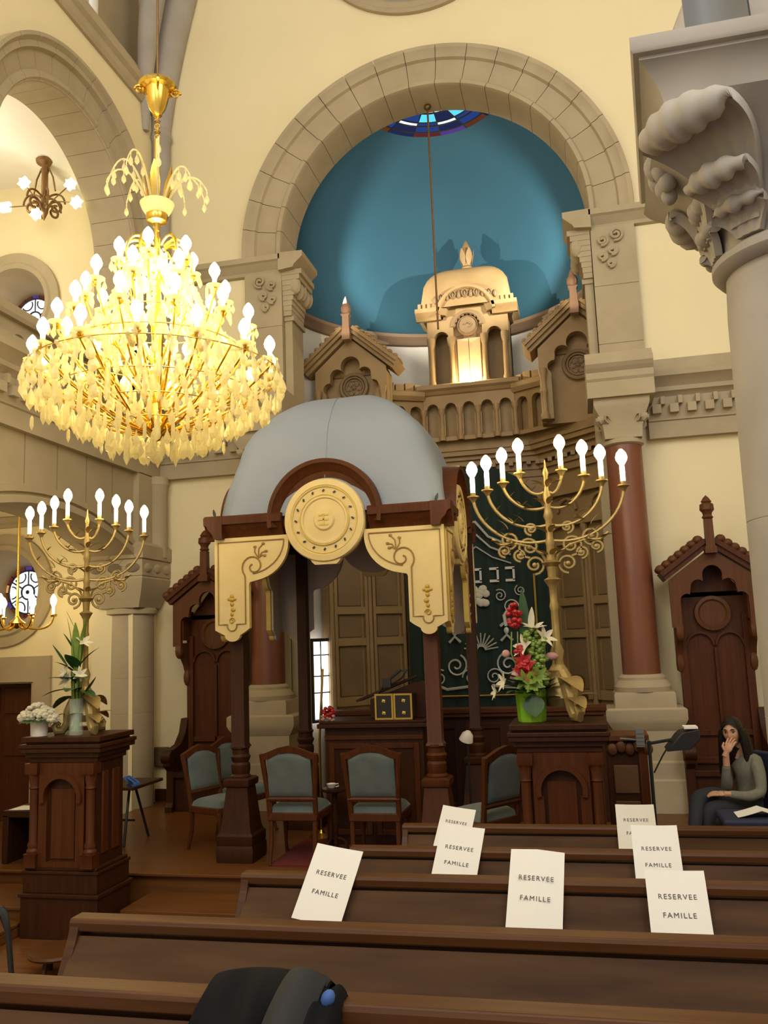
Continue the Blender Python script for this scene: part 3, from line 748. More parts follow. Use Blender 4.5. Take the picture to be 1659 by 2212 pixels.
# stepped main cornice and balustrade following the same plan
def plan(d): return [wing_pt(-1, 1.0, d), wing_pt(-1, -.02, d), wing_pt(1, -.02, d), wing_pt(1, 1.0, d)]
b = B(AO)
def course(z0, z1, d):
    f = plan(d); k = plan(-.2); b.prism([(p.x, p.y) for p in f] + [(p.x, p.y) for p in reversed(k)], z0, z1, 'xy')
for z0, z1, d in ((4.40, 4.5, .06), (4.5, 4.56, .10), (4.62, 4.7, .10), (4.70, 4.76, .16), (4.76, 4.83, .24), (4.83, 4.88, .27), (4.88, 4.98, .16)): course(z0, z1, d)
for s in (-1, 1):
    for i in range(9):
        p = wing_pt(s, (i + .5) / 9, .12); b.box(p.x - .03, p.y - .03, 4.56, p.x + .03, p.y + .03, 4.62)
for i in range(16): b.box(AX - .98 + i * .125, AY - .05, 4.56, AX - .92 + i * .125, AY + .1, 4.62)
apart(b, 'main_cornice', S, smooth=0)
# centre balustrade: five arches
bx0, bx1, by = AX - .66, AX + .66, AY - .12
n = 5; wx = (bx1 - bx0) / n
hs = []
for i in range(n):
    c = bx0 + wx * (i + .5); hs.append([(c - .082, 5.04), (c + .082, 5.04)] + arcpts(c, 5.46, .082, 0, pi, 12))
b = B(AO); b.prism([(bx0, 4.98), (bx1, 4.98), (bx1, 5.66), (bx0, 5.66)], by, by + .10, 'xz', holes=hs)
b.box(bx0, by + .16, 4.98, bx1, by + .2, 5.66)
for i in range(n + 1):
    x = bx0 + wx * i; b.lathe([(.05, 4.98), (.05, 5.05), (.032, 5.08), (.032, 5.36), (.05, 5.40), (.05, 5.46)], (x, by - .01, 0), 10)
apart(b, 'centre_balustrade', S, smooth=30)
for s in (-1, 1):
    b = B(AO)
    a = Vector((AX + s * .66, AY - .1, 0)); e = Vector((AX + s * 1.30, AY - .45, 0)); d = (e - a).normalized(); nn = Vector((d.y, -d.x, 0)); nn = nn if nn.y < 0 else -nn; L = (e - a).length
    m = Matrix((( d.x, nn.x * -1, 0, a.x), (d.y, nn.y * -1, 0, a.y), (0, 0, 1, 0), (0, 0, 0, 1)))
    q = B(); hs = []
    for i in range(3):
        c = L * (i + .5) / 3; hs.append([(c - .085, 5.04), (c + .085, 5.04)] + arcpts(c, 5.44, .085, 0, pi, 12))
    q.prism([(0, 4.98), (L, 4.98), (L, 5.62), (0, 5.62)], 0, .1, 'xz', holes=hs); q.box(0, .16, 4.98, L, .2, 5.62)
    q.run([(.16, 5.60), (-.04, 5.60), (-.08, 5.66), (-.08, 5.72), (-.04, 5.75), (.16, 5.75)], 0, L)
    for i in range(5): q.box(L * i / 5, .02, 5.75, L * (i + .8) / 5, .10, 5.86 + .02 * (i % 2))
    q.xf(m); b.add(q.v, q.f); apart(b, 'side_balustrade', S, smooth=0)
b = B(AO); rail(b, AX - .74, AX + .74, AY, [(-.7, 5.66), (.10, 5.66), (.13, 5.68), (.16, 5.72), (.20, 5.75), (.20, 5.80), (.14, 5.83), (-.7, 5.83)]); apart(b, 'tower_base', S, smooth=0)
# tower
tx = AX + .03; tw = .60; ty0, ty1 = AY - .02, AY + .52
b = B(AO)
hl = [(tx - .50, 5.83), (tx - .28, 5.83)] + [(tx - .28, 6.55)] + arcpts(tx - .39, 6.55, .11, 0, pi, 12)[1:-1] + [(tx - .50, 6.55)]
hr = [(2 * tx - x, z) for x, z in reversed(hl)]
hc = [(tx - .215, 5.835), (tx + .215, 5.835), (tx + .215, 6.72)] + arcpts(tx, 6.72, .215, 0, pi, 18)[1:-1] + [(tx - .215, 6.72)]
b.prism([(tx - tw, 5.83), (tx + tw, 5.83), (tx + tw, 6.85), (tx + .36, 6.85)] + arcpts(tx, 6.80, .36, .1, pi - .1, 20) + [(tx - .36, 6.85), (tx - tw, 6.85)], ty0, ty0 + .12, 'xz', holes=[[(x, z + .005) for x, z in hl], [(x, z + .005) for x, z in hr], hc])
b.box(tx - tw, ty0 + .34, 5.83, tx + tw, ty1, 6.85); b.box(tx - tw, ty0 + .12, 5.83, tx - tw + .06, ty1, 6.85); b.box(tx + tw - .06, ty0 + .12, 5.83, tx + tw, ty1, 6.85)
apart(b, 'tower', S, smooth=30)
for dx in (-.545, -.245, .245, .545):
    b = B(AO); b.lathe([(.055, 5.83), (.055, 5.88), (.04, 5.92), (.036, 6.40), (.05, 6.44), (.06, 6.50), (.06, 6.55)], (tx + dx, ty0 - .035, 0), 14); apart(b, 'tower_column', S)
b = B(AO); b.prism(hc, ty0 + .10, ty0 + .16, 'xz'); b.arc((tx, 0, 6.72), [(.19, ty0 - .02), (.24, ty0 - .02), (.24, ty0 + .05), (.19, ty0 + .05)], 0, pi, 30, 'xz')
for i in range(9):
    a = pi * (i + .5) / 9; b.sphere((tx + .20 * cos(a), ty0 + .03, 6.72 + .20 * sin(a)), .028, 8, 6)
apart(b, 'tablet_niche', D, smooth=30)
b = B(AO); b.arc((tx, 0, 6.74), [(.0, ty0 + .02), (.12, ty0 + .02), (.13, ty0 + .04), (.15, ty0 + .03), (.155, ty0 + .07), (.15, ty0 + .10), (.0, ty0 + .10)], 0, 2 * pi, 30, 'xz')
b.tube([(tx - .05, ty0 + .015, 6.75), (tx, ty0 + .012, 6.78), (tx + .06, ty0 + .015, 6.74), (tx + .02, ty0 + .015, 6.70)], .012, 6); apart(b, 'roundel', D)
b = B(AO); b.box(tx - .17, ty0 + .08, 5.84, tx - .005, ty0 + .10, 6.55); b.box(tx + .005, ty0 + .08, 5.84, tx + .17, ty0 + .10, 6.55); apart(b, 'tablet', mat('pale_tablet', (.55, .42, .22), .6))
# cornice breaking up over the arch
b = B(AO)
cpr = [(.0, 6.84), (.05, 6.84), (.07, 6.88), (.13, 6.92), (.15, 6.94), (.15, 7.0), (.0, 7.0)]
for x0, x1 in ((tx - tw - .15, tx - .38), (tx + .38, tx + tw + .15)): b.run([(ty0 - d, z) for d, z in cpr], x0, x1)
for s in (-1, 1): b.run([(tx + s * (tw + d), z) for d, z in cpr], ty0 + .001, ty1 + .05, 'y')
b.arc((tx, 0, 6.86), [(.30, ty0 - .02), (.32, ty0 - .07), (.38, ty0 - .09), (.40, ty0 - .15), (.44, ty0 - .15), (.44, ty0 + .05), (.30, ty0 + .05)], .1, pi - .1, 30, 'xz')
for i in range(3):
    for s in (-1, 1): b.box(tx + s * (.52 + .07 * i), ty0 - .13, 7.0, tx + s * (.565 + .07 * i), ty0 - .06, 7.08)
apart(b, 'tower_cornice', S, smooth=35)
def sqdome(b, c, hw, hd, h, p=2.4, e=3.0, n=24):
    """a four sided cloister dome"""
    def fn(u, v):
        x = 2 * u - 1; y = 2 * v - 1
        m = (abs(x) ** 9 + abs(y) ** 9) ** (1 / 9) if (x or y) else 0
        m = min(1., m)
        return (c[0] + x * hw, c[1] + y * hd, c[2] + h * (1 - m ** p) ** (1 / p))
    b.grid(fn, n, n)
b = B(AO); sqdome(b, (tx, ty0 + .27, 7.0), .68, .38, .68, 2.9); apart(b, 'tower_dome', S, smooth=50)
b = B(AO)
for i in range(11):
    x = tx - .44 + .088 * i
    b.sphere((x, ty0 - .085 + .0 * i, 7.12 + .05 * (1 - ((x - tx) / .44) ** 2)), (.042, .05, .07), 8, 6)
    if i % 2: b.tube([(x + .04 * cos(q), ty0 - .13, 7.13 + .05 * (1 - ((x - tx) / .44) ** 2) + .05 * sin(q)) for q in [2 * pi * k / 10 for k in range(10)]], .010, 5, True)
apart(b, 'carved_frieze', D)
b = B(AO); b.lathe([(.10, 7.62), (.10, 7.68), (.06, 7.72), (.07, 7.76), (.105, 7.84), (.095, 7.92), (.06, 8.02), (.02, 8.12), (.0, 8.14)], (tx + .02, ty0 + .2, 0), 14)
for k in range(6):
    a = k * pi / 3; leafmesh(b, (tx + .02 + .07 * cos(a), ty0 + .2 + .07 * sin(a), 7.72), (cos(a) * .35, sin(a) * .35, 1), .26, .10, -.15)
apart(b, 'tower_finial', S)
# gabled wings
for s in (-1, 1):
    gx, gy, gz = AX + s * 1.57, AY - .8, 4.98
    o2 = AO
    b = B(AO)
    # body with a cusped opening
    gw = .52; eave = 5.98; peak = 6.44
    cus = [(gx - .36, 5.0)] + [(gx - .36, 5.62)] + arcpts(gx - .32, 5.72, .085, -pi * .7, -pi * 1.55, 6) + arcpts(gx - .20, 5.90, .10, -pi * .9, -pi * 1.75, 6) + arcpts(gx, 6.03, .14, pi * 1.05, -pi * .05, 12) + arcpts(gx + .20, 5.90, .10, pi * .75, -pi * .1, 6) + arcpts(gx + .32, 5.72, .085, pi * .55, -pi * .3, 6) + [(gx + .36, 5.62), (gx + .36, 5.0)]
    b.prism([(gx - gw, 5.0)] + cus + [(gx + gw, 5.0), (gx + gw, eave), (gx, peak), (gx - gw, eave)], gy, gy + .14, 'xz')
    b.box(gx - gw, gy + .22, 4.98, gx + gw, gy + .36, eave - .04); b.box(gx - gw, gy + .14, 4.98, gx - gw + .06, gy + .23, eave - .02); b.box(gx + gw - .06, gy + .14, 4.98, gx + gw, gy + .23, eave - .02)
    b.prism([(gx - gw, eave - .05), (gx + gw, eave - .05), (gx, peak - .04)], gy + .22, gy + .36, 'xz')
    apart(b, 'gable_wing', S, smooth=30)
    b = B(AO)
    for t in (-1, 1):
        a = Vector((gx + t * .03 * 0, gy - .06, peak + .02)); e = Vector((gx + t * (gw + .10), gy - .06, eave - .06)); dv = (e - a)
        nrm = Vector((dv.z * -t, 0, dv.x * t)).normalized()
        if nrm.z < 0: nrm = -nrm
        for d, hh, y0, y1 in ((0, .05, -.06, .38), (.05, .045, -.12, .39), (.095, .05, -.16, .40)):
            p = [a + nrm * d, e + nrm * d, e + nrm * (d + hh), a + nrm * (d + hh)]; b.prism([(q.x, q.z) for q in p], gy + y0, gy + y1, 'xz')
        for i in range(8):
            c = a + dv * ((i + .5) / 8) + nrm * .15; b.sphere((c.x, gy - .12, c.z), (.045, .05, .035), 8, 5); b.sphere((c.x, gy + .12, c.z), (.05, .2, .03), 8, 5)
    apart(b, 'gable_roof', S, smooth=35)
    b = B(AO)
    for r, rr in ((.19, .028), (.145, .014)): b.tube([(gx + r * cos(2 * pi * i / 32), gy + .16, 5.76 + r * sin(2 * pi * i / 32)) for i in range(32)], rr, 8, True)
    b.lathe([(0, .03), (.18, .03), (.18, 0)], (gx, gy + .215, 5.76), 32, rot=(pi / 2, 0, 0))
    for k in range(6):
        a = k * pi / 3; b.tube([(gx + .07 * cos(a) + .045 * cos(q), gy + .18, 5.76 + .07 * sin(a) + .045 * sin(q)) for q in [2 * pi * j / 10 for j in range(10)]], .011, 5, True)
    b.sphere((gx, gy + .18, 5.76), .03, 8, 6)
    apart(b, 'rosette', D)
    for t in (-1, 1):
        for z0 in (0,):
            b = B(AO); b.lathe([(.055, 4.98), (.06, 5.05), (.04, 5.08), (.038, 5.34), (.05, 5.36), (.05, 5.39), (.038, 5.41), (.038, 5.56), (.055, 5.62), (.06, 5.68)], (gx + t * .47, gy - .05, 0), 12); apart(b, 'wing_column', S)
    b = B(AO); b.sqlathe([(.055, peak - .08), (.06, peak + .02), (.05, peak + .10), (.045, peak + .26), (.065, peak + .29), (.05, peak + .31)], (gx, gy - .14, 0)); b.lathe([(.05, peak + .30), (.075, peak + .35), (.07, peak + .42), (.05, peak + .44), (.045, peak + .46), (.025, peak + .52), (.0, peak + .57)], (gx, gy - .14, 0), 10)
    for k in range(4):
        a = pi / 4 + k * pi / 2; b.sphere((gx + .055 * cos(a), gy - .14 + .055 * sin(a), peak + .37), (.025, .025, .05), 6, 5)
    apart(b, 'wing_finial', mat('pinkish_oak', (.38, .22, .13), .6))
# green curtain with embroidery
cu = thing('ark_curtain', 'dark green velvet curtain with silver embroidery hanging before the ark', 'curtain', (AX, AY - .1, 1.1))
co_ = (AX, AY - .1, 1.1); b = B(co_); cw = 1.02; cyy = AY - .08
def cfn(u, v):
    x = -cw + 2 * cw * u; zt = 3.58 + 1.0 * sqrt(max(0, 1 - (x / cw) ** 2)); z = 1.15 + (zt - 1.15) * v
    return (AX + x, cyy - .03 - .022 * sin(u * 2 * pi * 9), z)
b.grid(cfn, 108, 8); b.grid(lambda u, v: Vector(cfn(u, v)) + Vector((0, .05, 0)), 108, 8); b.build('drape', M['green'], cu, smooth=60)
b = B(co_); ye = cyy - .075
b.tube([(AX - .78, ye, 3.0), (AX - .78, ye, 1.37), (AX + .78, ye, 1.37), (AX + .78, ye, 3.0)], .016, 6); b.build('gold_border', M['goldthread'], cu)
b = B(co_)
def scroll(x, z, r, d=1, a0=0.): b.tube([(AX + x + p[0] * d, ye, z + p[1]) for p in spiral((0, 0), r, r * .15, a0, a0 + 3.2 * pi, 26)], r * .09, 5)
for s in (-1, 1):
    scroll(s * .44, 2.56, .11, s); scroll(s * .30, 2.72, .09, -s, 1); scroll(s * .58, 2.78, .08, s, 2); scroll(s * .36, 1.78, .16, s, 2); scroll(s * .60, 1.62, .12, -s, 1); scroll(s * .16, 1.62, .12, s); scroll(s * .68, 2.0, .10, s, 3)
    b.tube([(AX + s * .12, ye, 1.50), (AX + s * .5, ye, 1.46), (AX + s * .7, ye, 1.55)], .02, 5)
    b.tube([(AX + s * .36, ye, 2.30), (AX + s * .34, ye, 2.44), (AX + s * .40, ye, 2.52)], .03, 5); b.tube([(AX + s * .28, ye, 2.30), (AX + s * .36, ye, 2.36), (AX + s * .44, ye, 2.30)], .022, 5); b.tube([(AX + s * .28, ye, 2.10), (AX + s * .36, ye, 2.18), (AX + s * .44, ye, 2.10)], .02, 5)
    b.sphere((AX + s * .36, ye, 2.24), (.035, .012, .05), 8, 5)
# crown lines and the letter like strokes under it
for s in (-1, 1):
    b.tube([(AX - s * .0, ye, 3.78), (AX + s * .18, ye, 3.55), (AX + s * .45, ye, 3.42)], .018, 5); b.tube([(AX, ye, 3.60), (AX + s * .2, ye, 3.40), (AX + s * .48, ye, 3.28)], .014, 5); b.tube([(AX, ye, 3.42), (AX + s * .22, ye, 3.26), (AX + s * .48, ye, 3.16)], .010, 5)
for x in (-.42, -.22, .0, .24, .46):
    z = 2.98; b.box(AX + x - .07, ye - .006, z + .10, AX + x + .06, ye, z + .135); b.box(AX + x + .03, ye - .006, z - .05, AX + x + .06, ye, z + .12); b.box(AX + x - .07, ye - .006, z - .07, AX + x + .06, ye, z - .035)
for i in range(11):
    a = pi * (i + .5) / 11; b.tube([(AX + .05 * cos(a), ye, 1.98 + .05 * sin(a)), (AX + .24 * cos(a), ye, 1.98 + .24 * sin(a))], .010, 4)
b.build('embroidery', M['silver'], cu)
b = B(co_); rr = random.Random(5)
for k in range(14): b.sphere((AX + rr.uniform(-.12, .12), ye, 2.72 + rr.uniform(-.12, .12)), (.055, .02, .055), 8, 5)
b.build('embroidered_bouquet', M['petalw'], cu)
# red marble columns with bases standing before the arch
for s in (-1, 1):
    x0 = XC + s * 2.14; y0 = 9.88
    c = thing('marble_column', ('red marble column of the ark on the side of the blue chairs', 'red marble column of the ark beside the candelabrum with red flowers')[s > 0], 'column', (x0, y0, .3))
    o = (x0, y0, .3)
    b = B(o)
    b.sqlathe([(.40, .3), (.40, .62), (.37, .64), (.37, .80), (.33, .82), (.33, 1.12), (.35, 1.14), (.39, 1.20), (.41, 1.24), (.41, 1.34), (.38, 1.36)], (x0, y0 + .0, 0), .75)
    b.sqlathe([(.31, 1.36), (.31, 1.50), (.30, 1.52)], (x0, y0, 0), .9); b.lathe([(.29, 1.52), (.30, 1.57), (.27, 1.62), (.25, 1.64), (.25, 1.67), (.215, 1.70)], (x0, y0, 0), 28)
    b.build('pedestal', M['stone'], c, smooth=35)
    b = B(o); b.lathe([(.20, 1.69), (.20, 2.6), (.195, 4.22)], (x0, y0, 0), 40); b.build('shaft', M['redmarble'], c)
    b = B(o); b.lathe([(.20, 4.21), (.225, 4.23), (.225, 4.27), (.20, 4.29)], (x0, y0, 0), 28)
    pr = [(.20, 4.28), (.21, 4.40), (.24, 4.52), (.29, 4.62), (.30, 4.66), (.30, 4.72)]; b.sqlathe(pr, (x0, y0, 0), .95)
    for k in range(4):
        th = pi / 4 + k * pi / 2
        for w_ in (0,): capleaf(b, (x0, y0, 0), th, .20, 4.30, .22, .14, .16, .05, 2, 10, 6, .012)
    b.build('capital', M['stone'], c, smooth=40)
    b = B(); xa, xb = sorted((x0 - .36, x0 + .36))
    pr = [(.34, 4.72), (-.34, 4.72), (-.34, 4.90), (-.36, 4.93), (-.36, 5.0), (-.40, 5.04), (-.43, 5.08), (-.43, 5.14), (-.37, 5.16), (-.30, 5.24), (.34, 5.24)]
    b.run([(y0 + d, z) for d, z in pr], xa, xb); struct(b, 'trim_%d' % (25 + (s > 0)), M['stone'], smooth=0)
# bright window in the side of the apse
w = thing('window_5', 'bright white window in the side of the apse behind the canopy post', 'window', (-3.50, 11.75, 1.2)); w['kind'] = 'structure'
b = B((-3.50, 11.75, 1.2)); d = Vector((.42, .50, 0)).normalized(); a = Vector((-3.62, 11.25, 0)); 
for i, (t0, t1, z0, z1) in enumerate(((0, .30, 1.15, 2.18), (.31, .55, 1.15, 2.12))):
    p = [a + d * t0, a + d * t1]; b.add([(p[0].x, p[0].y, z0), (p[1].x, p[1].y, z0), (p[1].x, p[1].y, z1), (p[0].x, p[0].y, z1)], [(0, 1, 2, 3)], 0)
b.build('pane', emis('daylight_pane', (1., .97, .90), 3.), w, smooth=0)
b = B((-3.50, 11.75, 1.2))
for t in (0, .14, .305, .43, .55): q = a + d * t + Vector((.012, -.014, 0)); b.tube([(q.x, q.y, 1.12), (q.x, q.y, 2.22)], .010 if t not in (0, .55) else .025, 5)
for z in (1.13, 1.5, 1.72, 2.0, 2.2): p, q = a + d * -.02 + Vector((.012, -.014, 0)), a + d * .57 + Vector((.012, -.014, 0)); b.tube([(p.x, p.y, z), (q.x, q.y, z)], .010 if 1.2 < z < 2.1 else .025, 5)
b.build('lead_lattice', M['lead'], w)
# hanging cord of the eternal lamp
b = B((XC - .0, 10.55, 6.3)); b.tube([(XC + .0, 10.55, 9.22), (XC + .0, 10.55, 6.1)], .014, 6); b.sphere((XC, 10.55, 9.22), .05, 8, 6); tag(b.build('lamp_rod', M['bronze']), 'thin rod hanging from the crown of the arch before the blue apse', 'rod')
# ============================================================= canopy on four posts
KX = -2.19; KF, KB = 7.47, 8.78          # front and back post lines
kn = thing('wedding_canopy', 'wooden canopy with pale blue grey cloth dome and cream embroidered valances', 'canopy', (KX, 8.1, .3))
KO = (KX, 8.1, .3)
posts = {(-1, 0): (KX - .90, KF), (1, 0): (KX + .88, KF), (-1, 1): (KX - .72, KB), (1, 1): (KX + 1.06, KB)}
for (sx, k), (x, y) in posts.items():
    b = B(KO)
    b.sqlathe([(.165, .301), (.17, .34), (.17, .42), (.16, .44), (.165, .45), (.165, .52), (.15, .54)], (x, y, 0))
    b.sqlathe([(.15, .53), (.135, .58), (.100, .90), (.097, .92), (.115, .93), (.12, .945), (.12, .985), (.10, 1.0)], (x, y, 0))
    b.lathe([(.09, .99), (.095, 1.01), (.078, 1.03), (.085, 1.06), (.085, 1.11), (.072, 1.13), (.085, 1.16), (.09, 1.18), (.075, 1.20), (.075, 1.24), (.085, 1.25), (.085, 1.27)], (x, y, 0), 16)
    w = .062 if k == 0 else .05
    b.sqlathe([(w + .015, 1.26), (w, 1.29), (w, 3.18)], (x, y, 0))
    b.build('post', M['woodred'] if (sx, k) == (1, 0) else M['wood'], kn, smooth=30)
# cornice with the raised arch on every side
x0, x1, y0, y1 = KX - 1.02, KX + 1.02, KF - .12, KB + .12
cpr = [(-.06, 3.12), (.02, 3.12), (.03, 3.16), (.07, 3.20), (.09, 3.24), (.115, 3.25), (.12, 3.31), (.10, 3.33), (-.06, 3.33)]
def side(b, axis, c, p0, sg, t0, t1, R=.40):
    for a, e in ((t0, c - R), (c + R, t1)): b.run([(p0 + sg * d, z) for d, z in cpr], a, e, 'x' if axis == 'x' else 'y')
    pr = [(R - .03, p0 - sg * .06), (R - .03, p0 + sg * .02), (R + .02, p0 + sg * .03), (R + .05, p0 + sg * .07), (R + .08, p0 + sg * .09), (R + .09, p0 + sg * .115), (R + .125, p0 + sg * .12), (R + .13, p0 + sg * .09), (R + .13, p0 - sg * .06)]
    a0 = math.asin(.1 / (R + .05)) * -.6
    cc = (c, 0, 3.26) if axis == 'x' else (0, c, 3.26)
    b.arc(cc, pr, a0, pi - a0, 36, 'xz' if axis == 'x' else 'yz')
b = B(KO)
side(b, 'x', KX, y0, -1, x0 - .12, x1 + .12); side(b, 'x', KX, y1, 1, x0 - .12, x1 + .12)
side(b, 'y', (y0 + y1) / 2, x0, -1, y0 - .12, y1 + .12, .40); side(b, 'y', (y0 + y1) / 2, x1, 1, y0 - .12, y1 + .12, .40)
b.build('cornice', M['woodred'], kn, smooth=35)
# valances: cream boards with curled brackets, hanging legs and a round medallion
def valance_outline(hw, leg):
    L = [(-hw, 3.13), (-hw, 2.30)]
    xm = -hw + leg / 2
    L += [(-hw + leg * .12, 2.28), (xm - leg * .2, 2.25)] + [(xm + leg * .22 * cos(a), 2.25 + .055 * sin(a)) for a in [pi + pi * i / 8 for i in range(9)]] + [(-hw + leg * .88, 2.28), (-hw + leg, 2.31)]
    L += [(-hw + leg, 2.70), (-hw + leg + .01, 2.72)]
    xe = -.35; xs = -hw + leg
    L += [(xs + .02 + (xe - xs - .02) * sin(t), 2.73 + .34 * (1 - cos(t))) for t in [pi / 2 * i / 10 for i in range(1, 11)]]
    L += [(xe, 3.13)]
    return L
def build_valance(name, axis, c, p0, sg, hw, leg, m_front=M['cream'], m_in=M['creamedge']):
    """sg: outward direction of the face"""
    def put(q): # local (t, depth outward, z)
        return (c + q[0], p0 + sg * q[1], q[2]) if axis == 'x' else (p0 + sg * q[1], c + q[0], q[2])
    T = .05
    body = B(); edge = B()
    # outer face cream, thickness and inner face yellowish
    n = Vector((0, sg, 0)) if axis == 'x' else Vector((sg, 0, 0))
    for s in (-1, 1):
        body = B(); body.prism([(x * s, z) for x, z in valance_outline(hw, leg)], .0, T, 'xz')
        parts = B(KO); parts.add([put((v.x, v.y, v.z)) for v in body.v], body.f)
        ob = parts.build(name, [m_front, m_in], kn, smooth=0)
        for p in ob.data.polygons: p.material_index = 0 if abs(p.normal.dot(n)) > .9 else 1
        b = B(); b2 = B()
        i = .035; yy = T + .004
        q = lambda x, z: (x * s, yy, z)
        xa, xb, xe = -hw + i, -hw + leg - i, -.35 - i * 1.2
        xm = -hw + leg / 2
        line = [(xe, 3.09), (xa, 3.09), (xa, 2.35)] + [(xm - .06, 2.35)] + [(xm + .045 * cos(a), 2.335 + .045 * sin(a)) for a in [pi - .3 + (pi + .6) * k / 8 for k in range(9)]] + [(xm + .06, 2.35), (xb, 2.35), (xb, 2.76)]
        b.tube([q(*p) for p in line], .0065, 5)
        # the curl where the bracket meets the leg
        cx_, cz_ = xb + .08, 2.86
        sp_ = spiral((cx_, cz_), .115, .02, pi * 1.25, -pi * 1.35, 24)
        b.tube([q(*p) for p in [(xb, 2.76)] + sp_], .0075, 5)
        b.tube([q(x, z) for x, z in [(cx_ + .02, 2.80)] + [(xe - (xe - xb - .02) * (1 - sin(t)), 2.79 + .30 * (1 - cos(t))) for t in [pi / 2 * k / 10 for k in range(1, 11)]]], .006, 5)
        for a, l in ((1.9, .10), (1.2, .13), (.6, .09), (.2, .06)):
            e = (cx_ + .05 + l * cos(a), cz_ + .08 + l * sin(a)); b.tube([q(cx_ + .05, cz_ + .07), q(cx_ + .05 + l * .6 * cos(a + .3), cz_ + .08 + l * .6 * sin(a + .3)), q(*e)], .006, 5)
            b.sphere(q(*e), (.018, .006, .013), 7, 5)
        for z, r in ((2.60, .020), (2.57, .028), (2.53, .02), (2.48, .024), (2.44, .018)): b2.sphere(q(xm + (.012 if z in (2.48,) else 0), z), (r, .008, .020), 8, 5)
        b2.sphere(q(xm - .028, 2.575), (.018, .007, .014), 7, 5); b2.sphere(q(xm + .028, 2.575), (.018, .007, .014), 7, 5)
        b2.tube([q(*p) for p in spiral((xm, 2.38), .030, .008, 0, 2.6 * pi, 16)], .006, 5)
        P = B(KO); P.add([put(v) for v in b.v], b.f); P.build('stitched_outline', M['brownthread'], ob)
        P = B(KO); P.add([put(v) for v in b2.v], b2.f); P.build('gold_motif', M['goldthread'], ob)
    # medallion
    d = B(); cz = 3.235
    prof = [(0, T + .050), (.085, T + .050), (.095, T + .040), (.10, T + .03), (.19, T + .025), (.20, T + .04), (.215, T + .04), (.225, T + .025), (.30, T + .03), (.315, T + .045), (.365, T + .04), (.375, T + .02), (.37, -.01), (0, -.01)]
    d.arc((0, 0, cz), prof, 0, 2 * pi, 56, 'xz')
    d.prism([(-.15, 2.92), (-.13, 2.87), (-.10, 2.84), (.10, 2.84), (.13, 2.87), (.15, 2.92)], -.005, T + .02, 'xz')
    P = B(KO); P.add([put((v.x, v.y, v.z)) for v in d.v], d.f); md_ = P.build('round_medallion', [m_front], kn, smooth=30)
    d = B()
    for k in range(16):
        a = 2 * pi * k / 16; d.obox((.263 * cos(a), T + .036, cz + .263 * sin(a)), (.024, .008, .014), (0, -a + .6, 0))
    P = B(KO); P.add([put(v) for v in d.v], d.f); P.build('black_leaf_wreath', M['black'], md_, smooth=0)
    d = B(); 
    for r in (.30, .225): d.tube([(r * cos(2 * pi * k / 40), T + .036, cz + r * sin(2 * pi * k / 40)) for k in range(40)], .006, 5, True)
    d.box(-.045, T + .05, cz - .05, -.01, T + .056, cz - .035); d.box(.01, T + .05, cz - .05, .045, T + .056, cz - .035); d.box(-.05, T + .05, cz - .007, .05, T + .056, cz + .007); d.box(-.006, T + .05, cz - .05, .006, T + .056, cz + .05)
    d.box(-.045, T + .05, cz + .035, -.01, T + .056, cz + .05); d.box(.01, T + .05, cz + .035, .045, T + .056, cz + .05)
    P = B(KO); P.add([put(v) for v in d.v], d.f); P.build('monogram', M['creamedge'], md_, smooth=0)
    return ob
build_valance('front_valance', 'x', KX, y0 - .0, -1, 1.06, .33)
build_valance('back_valance', 'x', KX + .05, y1 + .0, 1, 1.06, .33, M['cream'], M['creamback'])
ym = (y0 + y1) / 2; hh = (y1 - y0) / 2 - .02
build_valance('side_valance', 'y', ym, x0 - .0, -1, hh, .26); build_valance('side_valance', 'y', ym, x1 + .0, 1, hh, .26)
# lining of the back and side valances as seen from within
for k in (-1, 1):
    b = B(KO); b.prism([(KX + .05 + k * x, z) for x, z in valance_outline(1.04, .36)], y1 - .03, y1 - .008, 'xz'); b.build('lining', M['creamback'], kn, smooth=0)
    b = B(KO); b.prism([(ym + k * x, z) for x, z in valance_outline(hh - .02, .24)], x0 + .008, x0 + .03, 'yz'); b.build('lining', M['creamback'], kn, smooth=0)
b = B(KO); b.prism([(KX + .05 + x, z) for x, z in arcpts(0, 3.235, .36, 0, 2 * pi, 30)[:-1]], y1 - .03, y1 - .012, 'xz'); b.build('lining', M['creamback'], kn, smooth=0)
# cloth dome
b = B(KO)
def cloth(u, v):
    x = 2 * u - 1; y = 2 * v - 1
    m = min(1., (abs(x) ** 7 + abs(y) ** 7) ** (1 / 7) if (x or y) else 0)
    h = 1.27 * (1 - m ** 2.1) ** (1 / 2.1)
    h += .035 * math.exp(-((x - .42) ** 2 + (y - .1) ** 2) / .10) - .03 * math.exp(-((x - .05) ** 2 + y * y) / .06)
    k = 1.0 + .02 * sin(3 * pi * h) * (h < .9)
    return (KX + x * 1.05 * k, ym + y * (y1 - y0 + .10) / 2 * k, 3.30 + h)
b.grid(cloth, 48, 40); o = b.build('cloth_dome', M['cloth'], kn, smooth=80)
b = B(KO)
q = [Vector(cloth(.5, v)) + Vector((0, -.002, .002)) for v in [i / 60 for i in range(31)]]; b.tube(q, .004, 5); b.build('seam', M['cloth'], kn)
for s, x in ((-1, x0 - .05), (1, x1 - .03)):
    b = B(KO); leafmesh(b, (x, y0 + .0, 3.33), (.3 * s, 0, 1), .09, .03, .1, (0, -1, 0)); b.build('spike', M['black'], kn)

